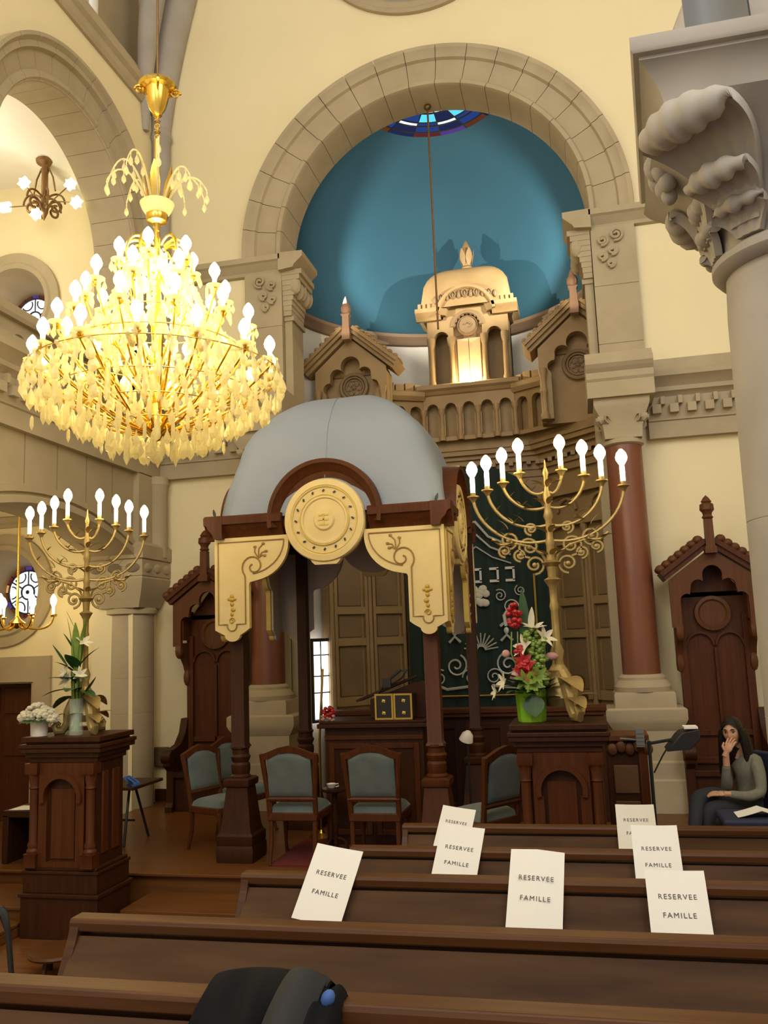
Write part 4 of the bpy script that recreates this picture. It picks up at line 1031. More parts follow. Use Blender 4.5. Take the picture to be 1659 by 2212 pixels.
# ============================================================= the two lecterns
def lectern(x0, x1, y0, y1, z1, label, zb, tall):
    cx = (x0 + x1) / 2; t = thing('lectern', label, 'lectern', (cx, (y0 + y1) / 2, zb)); o = (cx, (y0 + y1) / 2, zb)
    w = (x1 - x0) / 2; d = (y1 - y0) / 2; cy = (y0 + y1) / 2; r = d / w
    b = B(o); 
    def blk(k, za, zc): b.box(x0 - k, y0 - k, za, x1 + k, y1 + k, zc)
    if tall: blk(.03, zb, zb + .30); blk(.045, zb + .30, zb + .33)
    else: blk(.03, zb, zb + .06)
    p0 = zb + (.33 if tall else .06)
    blk(.02, p0, p0 + .14); blk(.03, p0 + .14, p0 + .165); blk(.012, p0 + .165, p0 + .19)
    b.build('plinth', M['wood'], t, smooth=0, bevel=.006)
    p1 = p0 + .19; p2 = z1 - .20
    b = B(o); b.box(x0 + .02, y0 + .02, p1, x1 - .02, y1 - .02, p2); b.build('body', M['wood'], t, smooth=0)
    b = B(o); ax = cx; aw = w * .42
    arch = [(ax - aw, p1 + .04), (ax + aw, p1 + .04), (ax + aw, p2 - .28)] + arcpts(ax, p2 - .26, aw * 1.12, -.25, pi + .25, 20) + [(ax - aw, p2 - .28)]
    b.prism([(ax - w * .66, p1), (ax + w * .66, p1), (ax + w * .66, p2), (ax - w * .66, p2)], y0 - .015, y0 + .02, 'xz', holes=[arch])
    b.arc((ax, 0, p2 - .26), [(aw * 1.12, y0 - .02), (aw * 1.14, y0 - .04), (aw * 1.42, y0 - .04), (aw * 1.46, y0 - .01), (aw * 1.12, y0 - .01)], -.25, pi + .25, 24, 'xz'); b.build('arched_front', M['woodred'], t, smooth=30)
    b = B(o); b.prism([(x, z) for x, z in arch], y0 - .005, y0 + .018, 'xz') if 0 else b.box(ax - aw * .8, y0 + .012, p1 + .06, ax + aw * .8, y0 + .022, p2 - .2); b.build('front_panel', M['woodred'], t, smooth=0)
    for s in (-1, 1):
        b = B(o); px = cx + s * (w - .055); b.sqlathe([(.05, p1), (.05, p1 + .09), (.055, p1 + .10)], (px, y0 + .0, 0))
        b.lathe([(.05, p1 + .10), (.052, p1 + .12), (.04, p1 + .14), (.045, p1 + .165), (.034, p1 + .19), (.034, p2 - .20), (.042, p2 - .19), (.034, p2 - .17), (.05, p2 - .08)], (px, y0 + .0, 0), 16); b.sqlathe([(.05, p2 - .085), (.055, p2 - .07), (.055, p2)], (px, y0, 0)); b.build('corner_column', M['woodred'], t, smooth=35)
    for ya, yb in ((y0 + .10, cy - .03), (cy + .03, y1 - .08)):
        for s in (-1, 1):
            b = B(o); xx = cx + s * (w - .02); b.box(xx - .012, ya, p1 + .08, xx + .012, yb, p2 - .08); b.build('side_panel', M['woodred'], t, bevel=.008)
    b = B(o)
    for k, za, zc in ((.0, p2, p2 + .04), (.02, p2 + .04, p2 + .08), (.05, p2 + .08, p2 + .115), (.06, p2 + .115, p2 + .145), (.02, p2 + .145, p2 + .16), (.045, p2 + .16, z1)): b.box(x0 - k, y0 - k, za, x1 + k, y1 + k, zc)
    b.build('top', M['wood'], t, smooth=0, bevel=.005)
    return t
LL = lectern(-4.36, -3.76, 6.22, 6.66, 1.50, 'dark wooden lectern with white flower pot and tall vase on top', .0, True)
LR = lectern(-.54, .06, 6.42, 6.92, 1.52, 'dark wooden lectern with lime green flower pot on top', .0, False)
# ============================================================= throne seats by the wall
def throne(x, y, label, z0=.3):
    t = thing('throne_chair', label, 'seat', (x, y, z0)); o = (x, y, z0)
    # x: centre; y: back plane; faces -y
    b = B(o); b.box(x - .36, y - .06, z0 + .5, x + .36, y, 2.55); b.prism([(x - .36, 2.5), (x + .36, 2.5), (x, 2.95)], y - .06, y, 'xz'); b.build('back', M['woodred'], t, smooth=0)
    b = B(o); hw = .30
    for s in (-1, 1): b.box(x + s * .33 - .04, y - .11, z0, x + s * .33 + .04, y - .02, 2.3)
    b.box(x - .015, y - .10, z0 + .5, x + .015, y - .05, 1.95)
    for s in (-1, 1):
        c = x + s * .15
        b.arc((c, 0, 1.98), [(.125, y - .10), (.15, y - .10), (.15, y - .05), (.125, y - .05)], 0, pi, 18, 'xz')
    b.box(x - .36, y - .10, z0 + .74, x + .36, y - .05, z0 + .80); b.box(x - .36, y - .10, z0 + .46, x + .36, y - .05, z0 + .52)
    b.build('back_frame', M['woodred'], t, smooth=30, bevel=.004)
    b = B(o); b.arc((x, 0, 2.32), [(0, y - .10), (.13, y - .10), (.15, y - .12), (.185, y - .115), (.19, y - .05), (0, y - .05)], 0, 2 * pi, 32, 'xz'); b.build('round_boss', M['woodred2'], t, smooth=30)
    # canopy hood with cusped front
    hy = y - .34; gw = .44; eave = 2.62; peak = 3.0
    b = B(o)
    cus = [(x - .34, 2.18), (x - .34, 2.42)] + arcpts(x - .27, 2.46, .07, pi * 1.1, pi * .35, 6) + arcpts(x - .15, 2.60, .075, pi * 1.0, pi * .25, 6) + arcpts(x, 2.72, .10, pi * 1.05, -pi * .05, 10) + arcpts(x + .15, 2.60, .075, pi * .75, 0, 6) + arcpts(x + .27, 2.46, .07, pi * .65, -pi * .1, 6) + [(x + .34, 2.42), (x + .34, 2.18)]
    b.prism([(x - gw, 2.18)] + cus + [(x + gw, 2.18), (x + gw, eave + .06), (x, peak), (x - gw, eave + .06)], hy, hy + .06, 'xz')
    for s in (-1, 1): b.box(x + s * .36 - .03, hy + .05, 2.25, x + s * .36 + .03, y, 2.6)
    b.build('hood', M['woodred2'], t, smooth=30)
    b = B(o)
    for s in (-1, 1):
        a = Vector((x, 0, peak + .02)); e = Vector((x + s * (gw + .03), 0, eave + .06)); dv = e - a; nr = Vector((-dv.z * s, 0, dv.x * s)); nr = (nr if nr.z > 0 else -nr).normalized()
        for d, hh2, ya, yb in ((0, .05, -.03, .36), (.05, .05, -.06, .36)):
            p = [a + nr * d, e + nr * d, e + nr * (d + hh2), a + nr * (d + hh2)]; b.prism([(q.x, q.z) for q in p], hy + ya, hy + yb, 'xz')
    b.build('gable', M['woodred'], t, smooth=0)
    for s in (-1, 1):
        b = B(o)
        a = Vector((x, 0, peak + .02)); e = Vector((x + s * (gw + .03), 0, eave + .06)); dv = e - a; nr = Vector((-dv.z * s, 0, dv.x * s)); nr = (nr if nr.z > 0 else -nr).normalized()
        for i in range(7):
            c = a + dv * ((i + .6) / 7) + nr * .125; b.sphere((c.x, hy + .0, c.z), (.055, .06, .048), 10, 6); b.sphere((c.x, hy + .18, c.z), (.05, .14, .04), 8, 6)
        b.build('carved_crest', M['woodred2'], t)
    b = B(o); b.sqlathe([(.06, peak - .06), (.06, peak + .0), (.045, peak + .02), (.042, peak + .30)], (x, hy - .05, 0)); b.lathe([(.042, peak + .30), (.06, peak + .32), (.045, peak + .345), (.05, peak + .37), (.075, peak + .40), (.07, peak + .46), (.045, peak + .475), (.055, peak + .49), (.03, peak + .53), (.0, peak + .56)], (x, hy - .05, 0), 12); b.build('finial', M['woodred2'], t, smooth=35)
    for s in (-1, 1):
        b = B(o); px = x + s * .37
        b.prism([(hy + .02, 2.22), (y - .02, 2.22), (y - .02, 1.75), (y - .07, 1.72), (y - .09, 1.85), (y - .14, 1.95), (y - .20, 2.02), (hy + .06, 2.08), (hy - .01, 2.16)], px - .035, px + .035, 'yz'); b.sphere((px, hy + .03, 2.12), (.05, .06, .09), 8, 6); b.sphere((px, y - .10, 1.80), (.045, .05, .10), 8, 6); b.build('bracket', M['woodred2'], t, smooth=35)
        # arm with scrolled end
        b = B(o); ax = x + s * .40
        b.prism([(y, z0), (y, z0 + 1.02), (y - .12, z0 + 1.02), (y - .18, z0 + .86), (y - .30, z0 + .74), (y - .48, z0 + .70), (y - .56, z0 + .70), (y - .60, z0 + .62), (y - .58, z0 + .52), (y - .50, z0 + .46), (y - .50, z0 + .10), (y - .54, z0 + .06), (y - .54, z0)], ax - .045, ax + .045, 'yz')
        b.tube([(ax - .06, y - .55, z0 + .62), (ax + .06, y - .55, z0 + .62)], .075, 14); b.build('arm', M['wood'], t, smooth=35, bevel=.006)
    b = B(o); b.box(x - .37, y - .50, z0 + .38, x + .37, y - .02, z0 + .44); b.box(x - .36, y - .46, z0, x + .36, y - .06, z0 + .38); b.build('seat', M['wood'], t, smooth=0, bevel=.006)
    return t
throne(-4.40, 9.98, 'tall carved wooden throne seat with gabled hood behind the blue chairs')
throne(1.34, 9.98, 'tall carved wooden throne seat with gabled hood behind the seated woman')
# ============================================================= upholstered chairs
def make_chair():
    t = thing('upholstered_chair', 'x', 'chair', (0, 0, 0))
    W, Dp = .25, .24
    def leg(x, y, front):
        b = B()
        if front: b.tube(bez((x, y, .40), (x + .0, y + .05, .30), (x, y - .02, .14), (x, y + .05, .0), 10), [.028, .03, .03, .028, .025, .022, .019, .017, .016, .017, .02], 8); b.sphere((x, y + .055, .012), (.02, .026, .012), 8, 6)
        else: b.tube([(x, y, .44), (x, y - .01, .2), (x, y - .06, .0)], [.024, .022, .018], 8)
        b.build('leg', M['woodred'], t)
    for s in (-1, 1): leg(s * (W - .03), Dp - .04, True); leg(s * (W - .045), -Dp + .04, False)
    b = B(); prf = [(-W + .02, -Dp + .01), (W - .02, -Dp + .01), (W, 0), (W - .005, Dp - .04), (W - .06, Dp), (.08, Dp + .02), (-.08, Dp + .02), (-W + .06, Dp), (-W + .005, Dp - .04), (-W, 0)]
    b.prism(prf, .38, .45, 'xy'); b.build('seat_frame', M['woodred'], t, smooth=30, bevel=.008)
    b = B(); b.grid(lambda u, v: ((2 * u - 1) * (W - .02), -Dp + .03 + v * (2 * Dp - .05), .45 + .075 * (1 - (2 * u - 1) ** 6) ** .5 * (1 - (2 * v - 1) ** 6) ** .5), 18, 18); b.build('seat', M['velvet'], t)
    # back: frame rails with a serpentine crest, padded panel, open gap under it
    tilt = .16
    def bk(x, z, dy=0.): return (x, -Dp + .03 - (z - .44) * tilt + dy, z)
    b = B()
    for s in (-1, 1): b.tube([bk(s * (W - .035), .42), bk(s * (W - .03), .62), bk(s * (W - .01), .85), bk(s * (W - .0), .98)], [.024, .024, .026, .028], 8)
    b.tube([bk(-W + .02, .575), bk(W - .02, .575)], .026, 8)
    crest = [(-W - .01, .975), (-W + .06, 1.0), (-.10, 1.035), (0, 1.055), (.10, 1.035), (W - .06, 1.0), (W + .01, .975)]
    lo_ = [(W - .03, .93), (W - .08, .945), (.09, .985), (0, .995), (-.09, .985), (-W + .08, .945), (-W + .03, .93)]
    k0 = len(b.v); b.prism(crest + lo_, -.022, .022, 'xz')
    for i in range(k0, len(b.v)): v = b.v[i]; b.v[i] = Vector(bk(v.x, v.z, v.y))
    b.build('back_frame', M['woodred'], t, smooth=40)
    b = B()
    top = lambda x: .935 + .055 * max(0, 1 - (abs(x) / (W - .05)) ** 2.2)
    for sg in (-1, 1): b.grid(lambda u, v: bk((2 * u - 1) * (W - .045), .60 + (top((2 * u - 1) * (W - .045)) - .60) * v, sg * (.012 + .022 * (1 - (2 * u - 1) ** 6) ** .5 * (1 - (2 * v - 1) ** 6) ** .5)), 16, 16)
    b.build('back_cushion', M['velvet'], t)
    return t
CG = None
c0 = make_chair()
cl = [((-2.55, 7.50), 0, 'blue upholstered wooden chair seen from behind, right of the near canopy post base'),
      ((-1.825, 7.50), 0, 'blue upholstered wooden chair seen from behind, under the middle of the canopy'),
      ((-3.46, 7.86), -1.95, 'blue upholstered chair turned sideways, left of the near canopy post base'),
      ((-3.46, 8.5), -1.85, 'blue upholstered chair behind the near canopy post, second from the wall throne'),
      ((-.92, 7.25), .95, 'blue upholstered chair turned away beside the lectern with green flower pot')]
for i, (p, a, lab) in enumerate(cl):
    p = (p[0], p[1] + .0)
    if i == 0: c0.scale = (.96, .96, .94); c0.location = (*p, .304); c0.rotation_euler = (0, 0, a); c0['label'] = lab; c0['group'] = 'blue upholstered chairs on the platform'
    else: dup(c0, (*p, .304), a, lab, 'blue upholstered chairs on the platform').scale = (.96, .96, .94) if i in (1, 4) else (.9, .9, .88)
# ============================================================= crystal chandelier
def mesh_of(b, name, m, smooth=60):
    o = b.build(name, m, smooth=smooth); me = o.data; bpy.data.objects.remove(o); return me
def put(me, name, parent, loc, rz=0., sc=1., rx=0.):
    o = bpy.data.objects.new(name, me); COL.objects.link(o); o.parent = parent; o.location = loc; o.rotation_euler = (rx, 0, rz); o.scale = (sc, sc, sc) if not isinstance(sc, tuple) else sc; return o
def drop_mesh():
    b = B(); b.lathe([(0, 0), (.004, -.004), (.006, -.012), (.003, -.018), (.008, -.030), (.017, -.052), (.019, -.066), (.013, -.080), (0, -.088)], n=6); return mesh_of(b, 'crystal_drop', M['crystal'], 20)
def prism_mesh():
    b = B(); b.lathe([(0, 0), (.006, -.006), (.003, -.012), (.010, -.022), (.011, -.075), (0, -.10)], n=6); return mesh_of(b, 'crystal_prism', M['crystal'], 20)
def bulb_mesh():
    b = B(); b.lathe([(.012, 0), (.013, .03), (.018, .042), (.031, .064), (.034, .082), (.026, .106), (.009, .13), (0, .136)], n=12); return mesh_of(b, 'bulb', M['bulb'])
DROP, PRISM, BULB = drop_mesh(), prism_mesh(), bulb_mesh()
HX, HY = -2.625, 5.0
ch = thing('crystal_chandelier', 'huge lit crystal chandelier with tiers of candle bulbs hanging at the left', 'chandelier', (HX, HY, 3.3))
HO = (HX, HY, 3.3)
b = B(HO)
b.lathe([(0, 3.48), (.03, 3.49), (.06, 3.52), (.10, 3.55), (.11, 3.58), (.06, 3.61), (.035, 3.66), (.03, 3.9), (.05, 3.95), (.03, 4.0), (.025, 4.5), (.05, 4.55), (.05, 4.62), (.025, 4.66), (.018, 4.96), (.03, 4.985), (.065, 5.0), (.075, 5.03), (.07, 5.06), (.05, 5.085), (.03, 5.09), (.02, 5.14), (.018, 5.6)], (HX, HY, 0), 20)
b.build('stem', M['brass'], ch)
b = B(HO); b.lathe([(.075, 5.05), (.10, 5.09), (.115, 5.13), (.11, 5.135), (.09, 5.10), (.02, 5.09)], (HX, HY, 0), 24); b.build('glass_bowl', M['crystal'], ch)
b = B(HO)
pts = [(HX, HY, 5.6)]
for i in range(7): b.tube([(HX + .018 * cos(q), HY + (.018 * sin(q) if i % 2 else 0), 5.62 + .04 * i + (.018 * sin(q) if not i % 2 else .0)) for q in [2 * pi * k / 10 for k in range(10)]], .005, 5, True)
b.tube([(HX, HY, 5.60), (HX, HY, 5.80)], .004, 5); b.build('chain', M['brass'], ch)
b = B(HO); b.lathe([(.0, 5.76), (.03, 5.78), (.035, 5.80), (.055, 5.83), (.075, 5.90), (.085, 5.97), (.12, 5.98), (.13, 6.0), (.115, 6.02), (.02, 6.03)], (HX, HY, 0), 24)
for k in range(4):
    a = k * pi / 2 + .5; c = Vector((HX + .12 * cos(a), HY + .12 * sin(a), 5.96)); b.tube([c + Vector((cos(a) * p[0], sin(a) * p[0], p[1])) for p in spiral((0, 0), .035, .008, 0, 3 * pi, 14)], .009, 6)
b.build('ceiling_cup', M['brass'], ch)
b = B(HO); b.tube([(HX, HY, 6.02), (HX, HY, 13.95)], .008, 6); b.build('cable', M['bronze'], ch)
# arms in four tiers, each with a cup, a drip pan and its bulb
def arm_mesh(R, z0, z1):
    b = B(); p = bez((.03, 0, z0), (R * .45, 0, z0 + (z1 - z0) * .25), (R * .75, 0, z0 + (z1 - z0) * .45), (R, 0, z1 - .05), 14); b.tube(p, [.011 - .0003 * i for i in range(15)], 7)
    b.tube([Vector((R * .62 + q[0], 0, z0 + (z1 - z0) * .42 + .05 + q[1])) for q in spiral((0, 0), .05, .012, -pi / 2, 2.6 * pi, 18)], .007, 6)
    b.lathe([(.006, -.055), (.02, -.045), (.03, -.03), (.016, -.022), (.014, .0), (.02, .008), (.02, .016), (0, .016)], (R, 0, z1), 10); return mesh_of(b, 'arm', M['brass'])
def pan_mesh():
    b = B(); b.lathe([(.018, -.004), (.05, .004), (.055, .010), (.05, .010), (.018, .002)], n=14)
    return mesh_of(b, 'drip_pan', M['crystal'])
PAN = pan_mesh(); rr = random.Random(11); drops = []
for R, n, zb, z0 in ((.76, 14, 3.98, 3.52), (.62, 12, 4.22, 3.60), (.45, 10, 4.46, 3.74), (.25, 6, 4.68, 4.0)):
    am = arm_mesh(R, z0 - 3.3, zb - 3.3)
    for k in range(n):
        a = 2 * pi * (k + .5 * (R < .6) + .25) / n
        o = put(am, 'arm', ch, (0, 0, 0), a)
        put(PAN, 'drip_pan', o, (R, 0, zb - 3.3 - .01)); put(BULB, 'bulb', o, (R, 0, zb - 3.3 + .012), 0, 1.1)
        c = Vector((R * cos(a), R * sin(a), zb - 3.3))
        for j in range(5):
            q = a + 2 * pi * j / 5; drops.append((c + Vector((.05 * cos(q), .05 * sin(q), -.005)), .8 + .3 * rr.random(), j % 2))
        for j in range(4):
            t = .35 + .16 * j; drops.append((Vector((R * t * cos(a), R * t * sin(a), z0 - 3.3 + (zb - z0) * t ** 1.3 - .0)), .9, 0))
# hoops carrying pendants
b = B(HO)
for R, z in ((.80, 3.92), (.64, 3.78), (.47, 3.68), (.30, 3.58), (.56, 4.08), (.38, 4.28), (.20, 4.66)): b.tube([(HX + R * cos(2 * pi * k / 48), HY + R * sin(2 * pi * k / 48), z) for k in range(48)], .004, 6, True)
for k in range(12):
    a = 2 * pi * k / 12; b.tube([(HX + R * cos(a), HY + R * sin(a), z) for R, z in ((.06, 3.53), (.30, 3.58), (.47, 3.68), (.64, 3.78), (.80, 3.92))], .007, 6)
    b.tube(bez((HX + .22 * cos(a), HY + .22 * sin(a), 4.66), (HX + .26 * cos(a), HY + .26 * sin(a), 4.80), (HX + .16 * cos(a), HY + .16 * sin(a), 4.92), (HX + .05 * cos(a), HY + .05 * sin(a), 4.82), 10), .010, 6)
b.build('hoops', M['brass'], ch)
for R, n, z, s in ((.82, 56, 3.92, 1.35), (.80, 40, 3.84, 1.3), (.72, 46, 3.80, 1.45), (.65, 44, 3.77, 1.45), (.56, 40, 3.72, 1.35), (.48, 36, 3.67, 1.5), (.39, 28, 3.62, 1.5), (.30, 22, 3.57, 1.6), (.20, 14, 3.54, 1.6), (.11, 8, 3.51, 1.3), (.57, 40, 4.07, 1.2), (.66, 40, 4.0, 1.2), (.48, 34, 4.2, 1.2), (.38, 30, 4.27, 1.1), (.28, 24, 4.5, 1.1), (.20, 16, 4.65, 1.0)):
    for k in range(n):
        a = 2 * pi * (k + rr.random() * .4) / n; drops.append((Vector((R * cos(a), R * sin(a), z - 3.3 - .03 * rr.random())), s * (.75 + .5 * rr.random()), k % 2))
drops.sort(key=lambda d: (EYE - (Vector(HO) + d[0])).length / d[1])
for p, s, j in drops[:96]: put((DROP, PRISM)[j], 'crystal_drop', ch, p, rr.random() * 3, s)
b = B()
for p, s, j in drops[96:]:
    k0 = len(b.v); b.lathe([(0, 0), (.005 * s, -.008 * s), (.003 * s, -.016 * s), (.016 * s, -.05 * s), (.017 * s, -.066 * s), (0, -.09 * s)] if not j else [(0, 0), (.009 * s, -.02 * s), (.010 * s, -.08 * s), (0, -.10 * s)], p, 5, a0=.3)
o = b.build('crystal_drops', M['crystal'], ch, smooth=20); o['kind'] = 'stuff'
b = B(); rr2 = random.Random(2)
for k in range(44):
    a = 2 * pi * k / 44; R0, z0_, R1, z1_ = ((.20, 1.36, .56, .78), (.38, .98, .80, .62), (.20, 1.36, .38, .98), (.56, .78, .80, .62))[k % 4]
    for i in range(17):
        t = i / 16; R = R0 + (R1 - R0) * t; zz = z0_ + (z1_ - z0_) * t - .10 * sin(pi * t); b.sphere((R * cos(a), R * sin(a), zz), .013 + .007 * rr2.random(), 5, 4)
for k in range(240):
    t = rr2.random(); a = rr2.random() * 2 * pi; zz = .30 + 1.2 * t; R = .74 * (1 - t) ** .8 * sqrt(rr2.random()) + .05; b.lathe([(0, 0), (.012, -.02), (.013, -.07), (0, -.10)], (R * cos(a), R * sin(a), zz), 5)
o = b.build('crystal_beads', M['crystal'], ch, smooth=20); o['kind'] = 'stuff'
b = B(HO); b.lathe([(0, 3.50), (.006, 3.49), (.004, 3.42), (.01, 3.41), (.012, 3.40)], (HX, HY, 0), 8); b.sphere((HX, HY, 3.375), .042, 14, 10); b.build('crystal_ball', M['crystal'], ch, smooth=20)
# crown of glass sprays
for k in range(10):
    a = 2 * pi * k / 10 + .2; b = B(HO); h = .22 + .12 * (k % 3)
    pt = bez((HX + .05 * cos(a), HY + .05 * sin(a), 5.08), (HX + .12 * cos(a), HY + .12 * sin(a), 5.16 + h * .5), (HX + .24 * cos(a), HY + .24 * sin(a), 5.2 + h), (HX + .34 * cos(a), HY + .34 * sin(a), 5.12 + h * .4), 14)
    b.tube(pt, [.010 - .0004 * i for i in range(15)], 6)
    for i in (6, 9, 12, 14):
        p = pt[i]; s = 1.1; b.lathe([(0, 0), (.006, -.01), (.003, -.03), (.016, -.06), (.018, -.075), (0, -.10)], p, 6)
    b.build('glass_spray', M['crystal'], ch)
b = B(HO)
for k in range(5):
    a = 2 * pi * k / 5; leafmesh(b, (HX + .05 * cos(a), HY + .05 * sin(a), 5.10), (cos(a) * .35, sin(a) * .35, 1), .30, .07, -.15)
b.build('gilt_leaves', M['brass'], ch)
for z, r, e in ((4.12, .5, 70), (4.45, .4, 55), (4.75, .25, 35)): light('chandelier_light', 'POINT', (HX, HY, z), e * LAMP, WARM, r * .6)

# ============================================================= seven armed candelabra with bulbs
CAND = [(-.545, 1.735), (-.435, 1.78), (-.315, 1.83), (-.19, 1.895), (.115, 1.895), (.275, 1.84), (.40, 1.79), (.55, 1.74)]
def candelabrum(loc, rz, sc, label):
    t = thing('candelabrum', label, 'candelabrum', loc, 'branched candelabra on the lecterns', rz); t.scale = (sc[0], sc[0], sc[1])
    b = B()
    for k in range(3):
        a = 2 * pi * k / 3 - pi / 2 + .5; ca, sa = cos(a), sin(a)
        b.tube([(r * ca, r * sa, z) for r, z in ((.05, .34), (.10, .28), (.15, .18), (.16, .09), (.20, .03), (.26, .03), (.28, .07), (.25, .10), (.22, .08))], [.045, .05, .05, .04, .035, .035, .03, .025, .015], 8)
        leafmesh(b, (.06 * ca, .06 * sa, .30), (ca, sa, .4), .22, .16, .8); leafmesh(b, (.15 * ca, .15 * sa, .16), (ca, sa, .5), .16, .14, .9)
        a += pi / 3; leafmesh(b, (.05 * cos(a), .05 * sin(a), .12), (cos(a), sin(a), .9), .2, .16, .5)
    b.lathe([(.10, .10), (.13, .16), (.09, .26), (.06, .32), (.07, .36), (.045, .40)], n=16); b.build('foot', M['antique'], t)
    b = B(); b.lathe([(.045, .39), (.035, .44), (.05, .50), (.028, .56), (.026, .80), (.034, .84), (.026, .88), (.028, .98), (.05, 1.02), (.065, 1.04), (.03, 1.06), (.032, 1.10), (.038, 1.14), (.075, 1.17), (.035, 1.19), (.028, 1.30), (.036, 1.33), (.026, 1.36), (.024, 1.5), (.036, 1.53), (.03, 1.56), (.024, 1.60), (.03, 1.70), (.018, 1.74), (.016, 1.84), (.024, 1.87), (.008, 1.92), (.005, 1.97), (0, 1.98)], n=16)
    for z in (1.22, 1.40, 1.62, 1.76):
        for k in range(5): a = 2 * pi * k / 5; leafmesh(b, (.02 * cos(a), .02 * sin(a), z), (cos(a), sin(a), 1.2), .11, .05, .5)
    b.build('stem', M['antique'], t)
    b = B()
    for s in (-1, 1):
        for (x, z, r, d) in ((.15, 1.30, .085, 1), (.30, 1.36, .07, -1), (.12, 1.16, .075, -1), (.22, 1.24, .05, 1), (.13, 1.44, .05, 1), (.33, 1.28, .05, 1)):
            b.tube([(s * (x + q[0] * d), .0, z + q[1]) for q in spiral((0, 0), r, r * .3, -pi / 2, 2.2 * pi, 20)], .011, 6)
            b.sphere((s * x, 0, z), (.02, .012, .02), 7, 5)
        b.tube([(s * x, 0, z) for x, z in ((.02, 1.14), (.06, 1.24), (.14, 1.30), (.24, 1.33), (.36, 1.33), (.42, 1.38))], .012, 6)
        for (x, z, dx, dz) in ((.25, 1.33, .5, 1), (.36, 1.34, .9, .6), (.18, 1.5, .6, 1), (.10, 1.6, .8, .8), (.30, 1.45, .4, 1)): leafmesh(b, (s * x, 0, z), (s * dx, .1, dz), .11, .05, .4); leafmesh(b, (s * x, 0, z), (s * dz * .8, -.2, dx * .5), .08, .04, .5)
    b.build('scrollwork', M['antique'], t)
    for i, (x, z) in enumerate(CAND):
        s = 1 if x > 0 else -1; k = min(i, 7 - i); zs = (1.34, 1.46, 1.60, 1.72)[k]
        b = B(); b.tube(bez((s * .02, 0, zs - .0), (x * .55, 0, zs - .05), (x * .95, 0, zs + .02 + (z - zs) * .3), (x, 0, z - .045), 14), .0125, 7)
        b.lathe([(.010, -.06), (.02, -.04), (.035, -.02), (.046, -.016), (.046, -.006), (.02, -.004), (.022, .02), (.0, .02)], (x, 0, z), 12)
        for f in (.4, .7): q = bez((s * .02, 0, zs), (x * .55, 0, zs - .05), (x * .95, 0, zs + .02 + (z - zs) * .3), (x, 0, z - .045), 20)[int(20 * f)]; leafmesh(b, q, (s * .3, .1, 1), .07, .035, .4); leafmesh(b, q, (-s * .4, -.1, 1), .06, .03, .4)
        o = b.build('branch', M['antique'], t)
        b = B(); b.lathe([(.018, .018), (.019, .12), (.017, .15)], (x, 0, z), 12); b.build('candle_tube', M['candle'], o)
        b = B(); b.lathe([(.016, .145), (.025, .16), (.040, .188), (.043, .21), (.034, .242), (.012, .27), (0, .275)], (x, 0, z), 12); b.build('bulb', M['bulb'], o)
    return t
LAB = {}
candelabrum((-.22, 6.72, 1.525), 0, (1.05, 1), 'gilded branching candelabrum with eight lit bulbs beside the red bouquet')
candelabrum((-4.02, 6.45, 1.502), .42, (.84, .93), 'gilded branching candelabrum with eight lit bulbs behind the tall vase at the left')
for (x, z) in ((-.4, 3.45), (.15, 3.48)): light('candelabrum_light', 'POINT', (x - .1, 6.62, z), 7 * LAMP, WARM, .15)
light('candelabrum_light', 'POINT', (-4.2, 6.3, 3.32), 6 * LAMP, WARM, .15); light('candelabrum_light', 'POINT', (-3.8, 6.4, 3.32), 6 * LAMP, WARM, .15)

# ============================================================= lamps in the aisle and the gallery
t = thing('small_chandelier', 'small brass chandelier with lit candle bulbs before the lower round window', 'chandelier', (-6.7, 9.2, 2.2))
o = (-6.7, 9.2, 2.2); bx, byy, bz = -6.66, 9.2, 2.62
b = B(o); b.lathe([(0, bz - .16), (.08, bz - .13), (.10, bz - .09), (.04, bz - .04), (.02, bz), (.015, bz + .5), (.015, 4.12)], (bx, byy, 0), 14); b.build('stem', M['brass'], t)
for k in range(8):
    a = 2 * pi * k / 8 + .2; b = B(o); R = .44; b.tube(bez((bx, byy, bz - .08), (bx + .2 * cos(a), byy + .2 * sin(a), bz - .22), (bx + R * cos(a), byy + R * sin(a), bz - .18), (bx + R * cos(a), byy + R * sin(a), bz - .02), 12), .012, 6); b.lathe([(.01, -.03), (.045, -.01), (.045, 0), (0, 0)], (bx + R * cos(a), byy + R * sin(a), bz), 10)
    q = b.build('arm', M['brass'], t); b = B(o); b.lathe([(.014, .0), (.014, .10), (.02, .12), (.038, .16), (.036, .19), (.01, .24), (0, .245)], (bx + R * cos(a), byy + R * sin(a), bz), 12); b.build('bulb', M['bulb'], q)
light('aisle_light', 'POINT', (bx, byy - .1, bz + .35), 9 * LAMP, WARM, .15)
t = thing('hanging_lamp', 'dark bronze hanging lamp with star shaped lights under the gallery arch', 'lamp', (-5.6, 8.9, 7.6))
lc = at(95, 470, 9.35); o = tuple(lc); b = B(o); t.location = o; z0 = lc.z; X, Y_ = lc.x, lc.y
b.lathe([(0, z0 - .05), (.03, z0 + .02), (.05, z0 + .07), (.055, z0 + .12), (.045, z0 + .2), (.042, z0 + .62), (.055, z0 + .66), (.04, z0 + .70), (.05, z0 + .73), (.11, z0 + .76), (.12, z0 + .80), (.04, z0 + .85), (.05, z0 + .88), (.015, z0 + .92), (.012, z0 + 1.3)], (X, Y_, 0), 14); b.sphere((X, Y_, z0 + 1.28), .05, 8, 6); b.build('stem', M['bronze'], t)
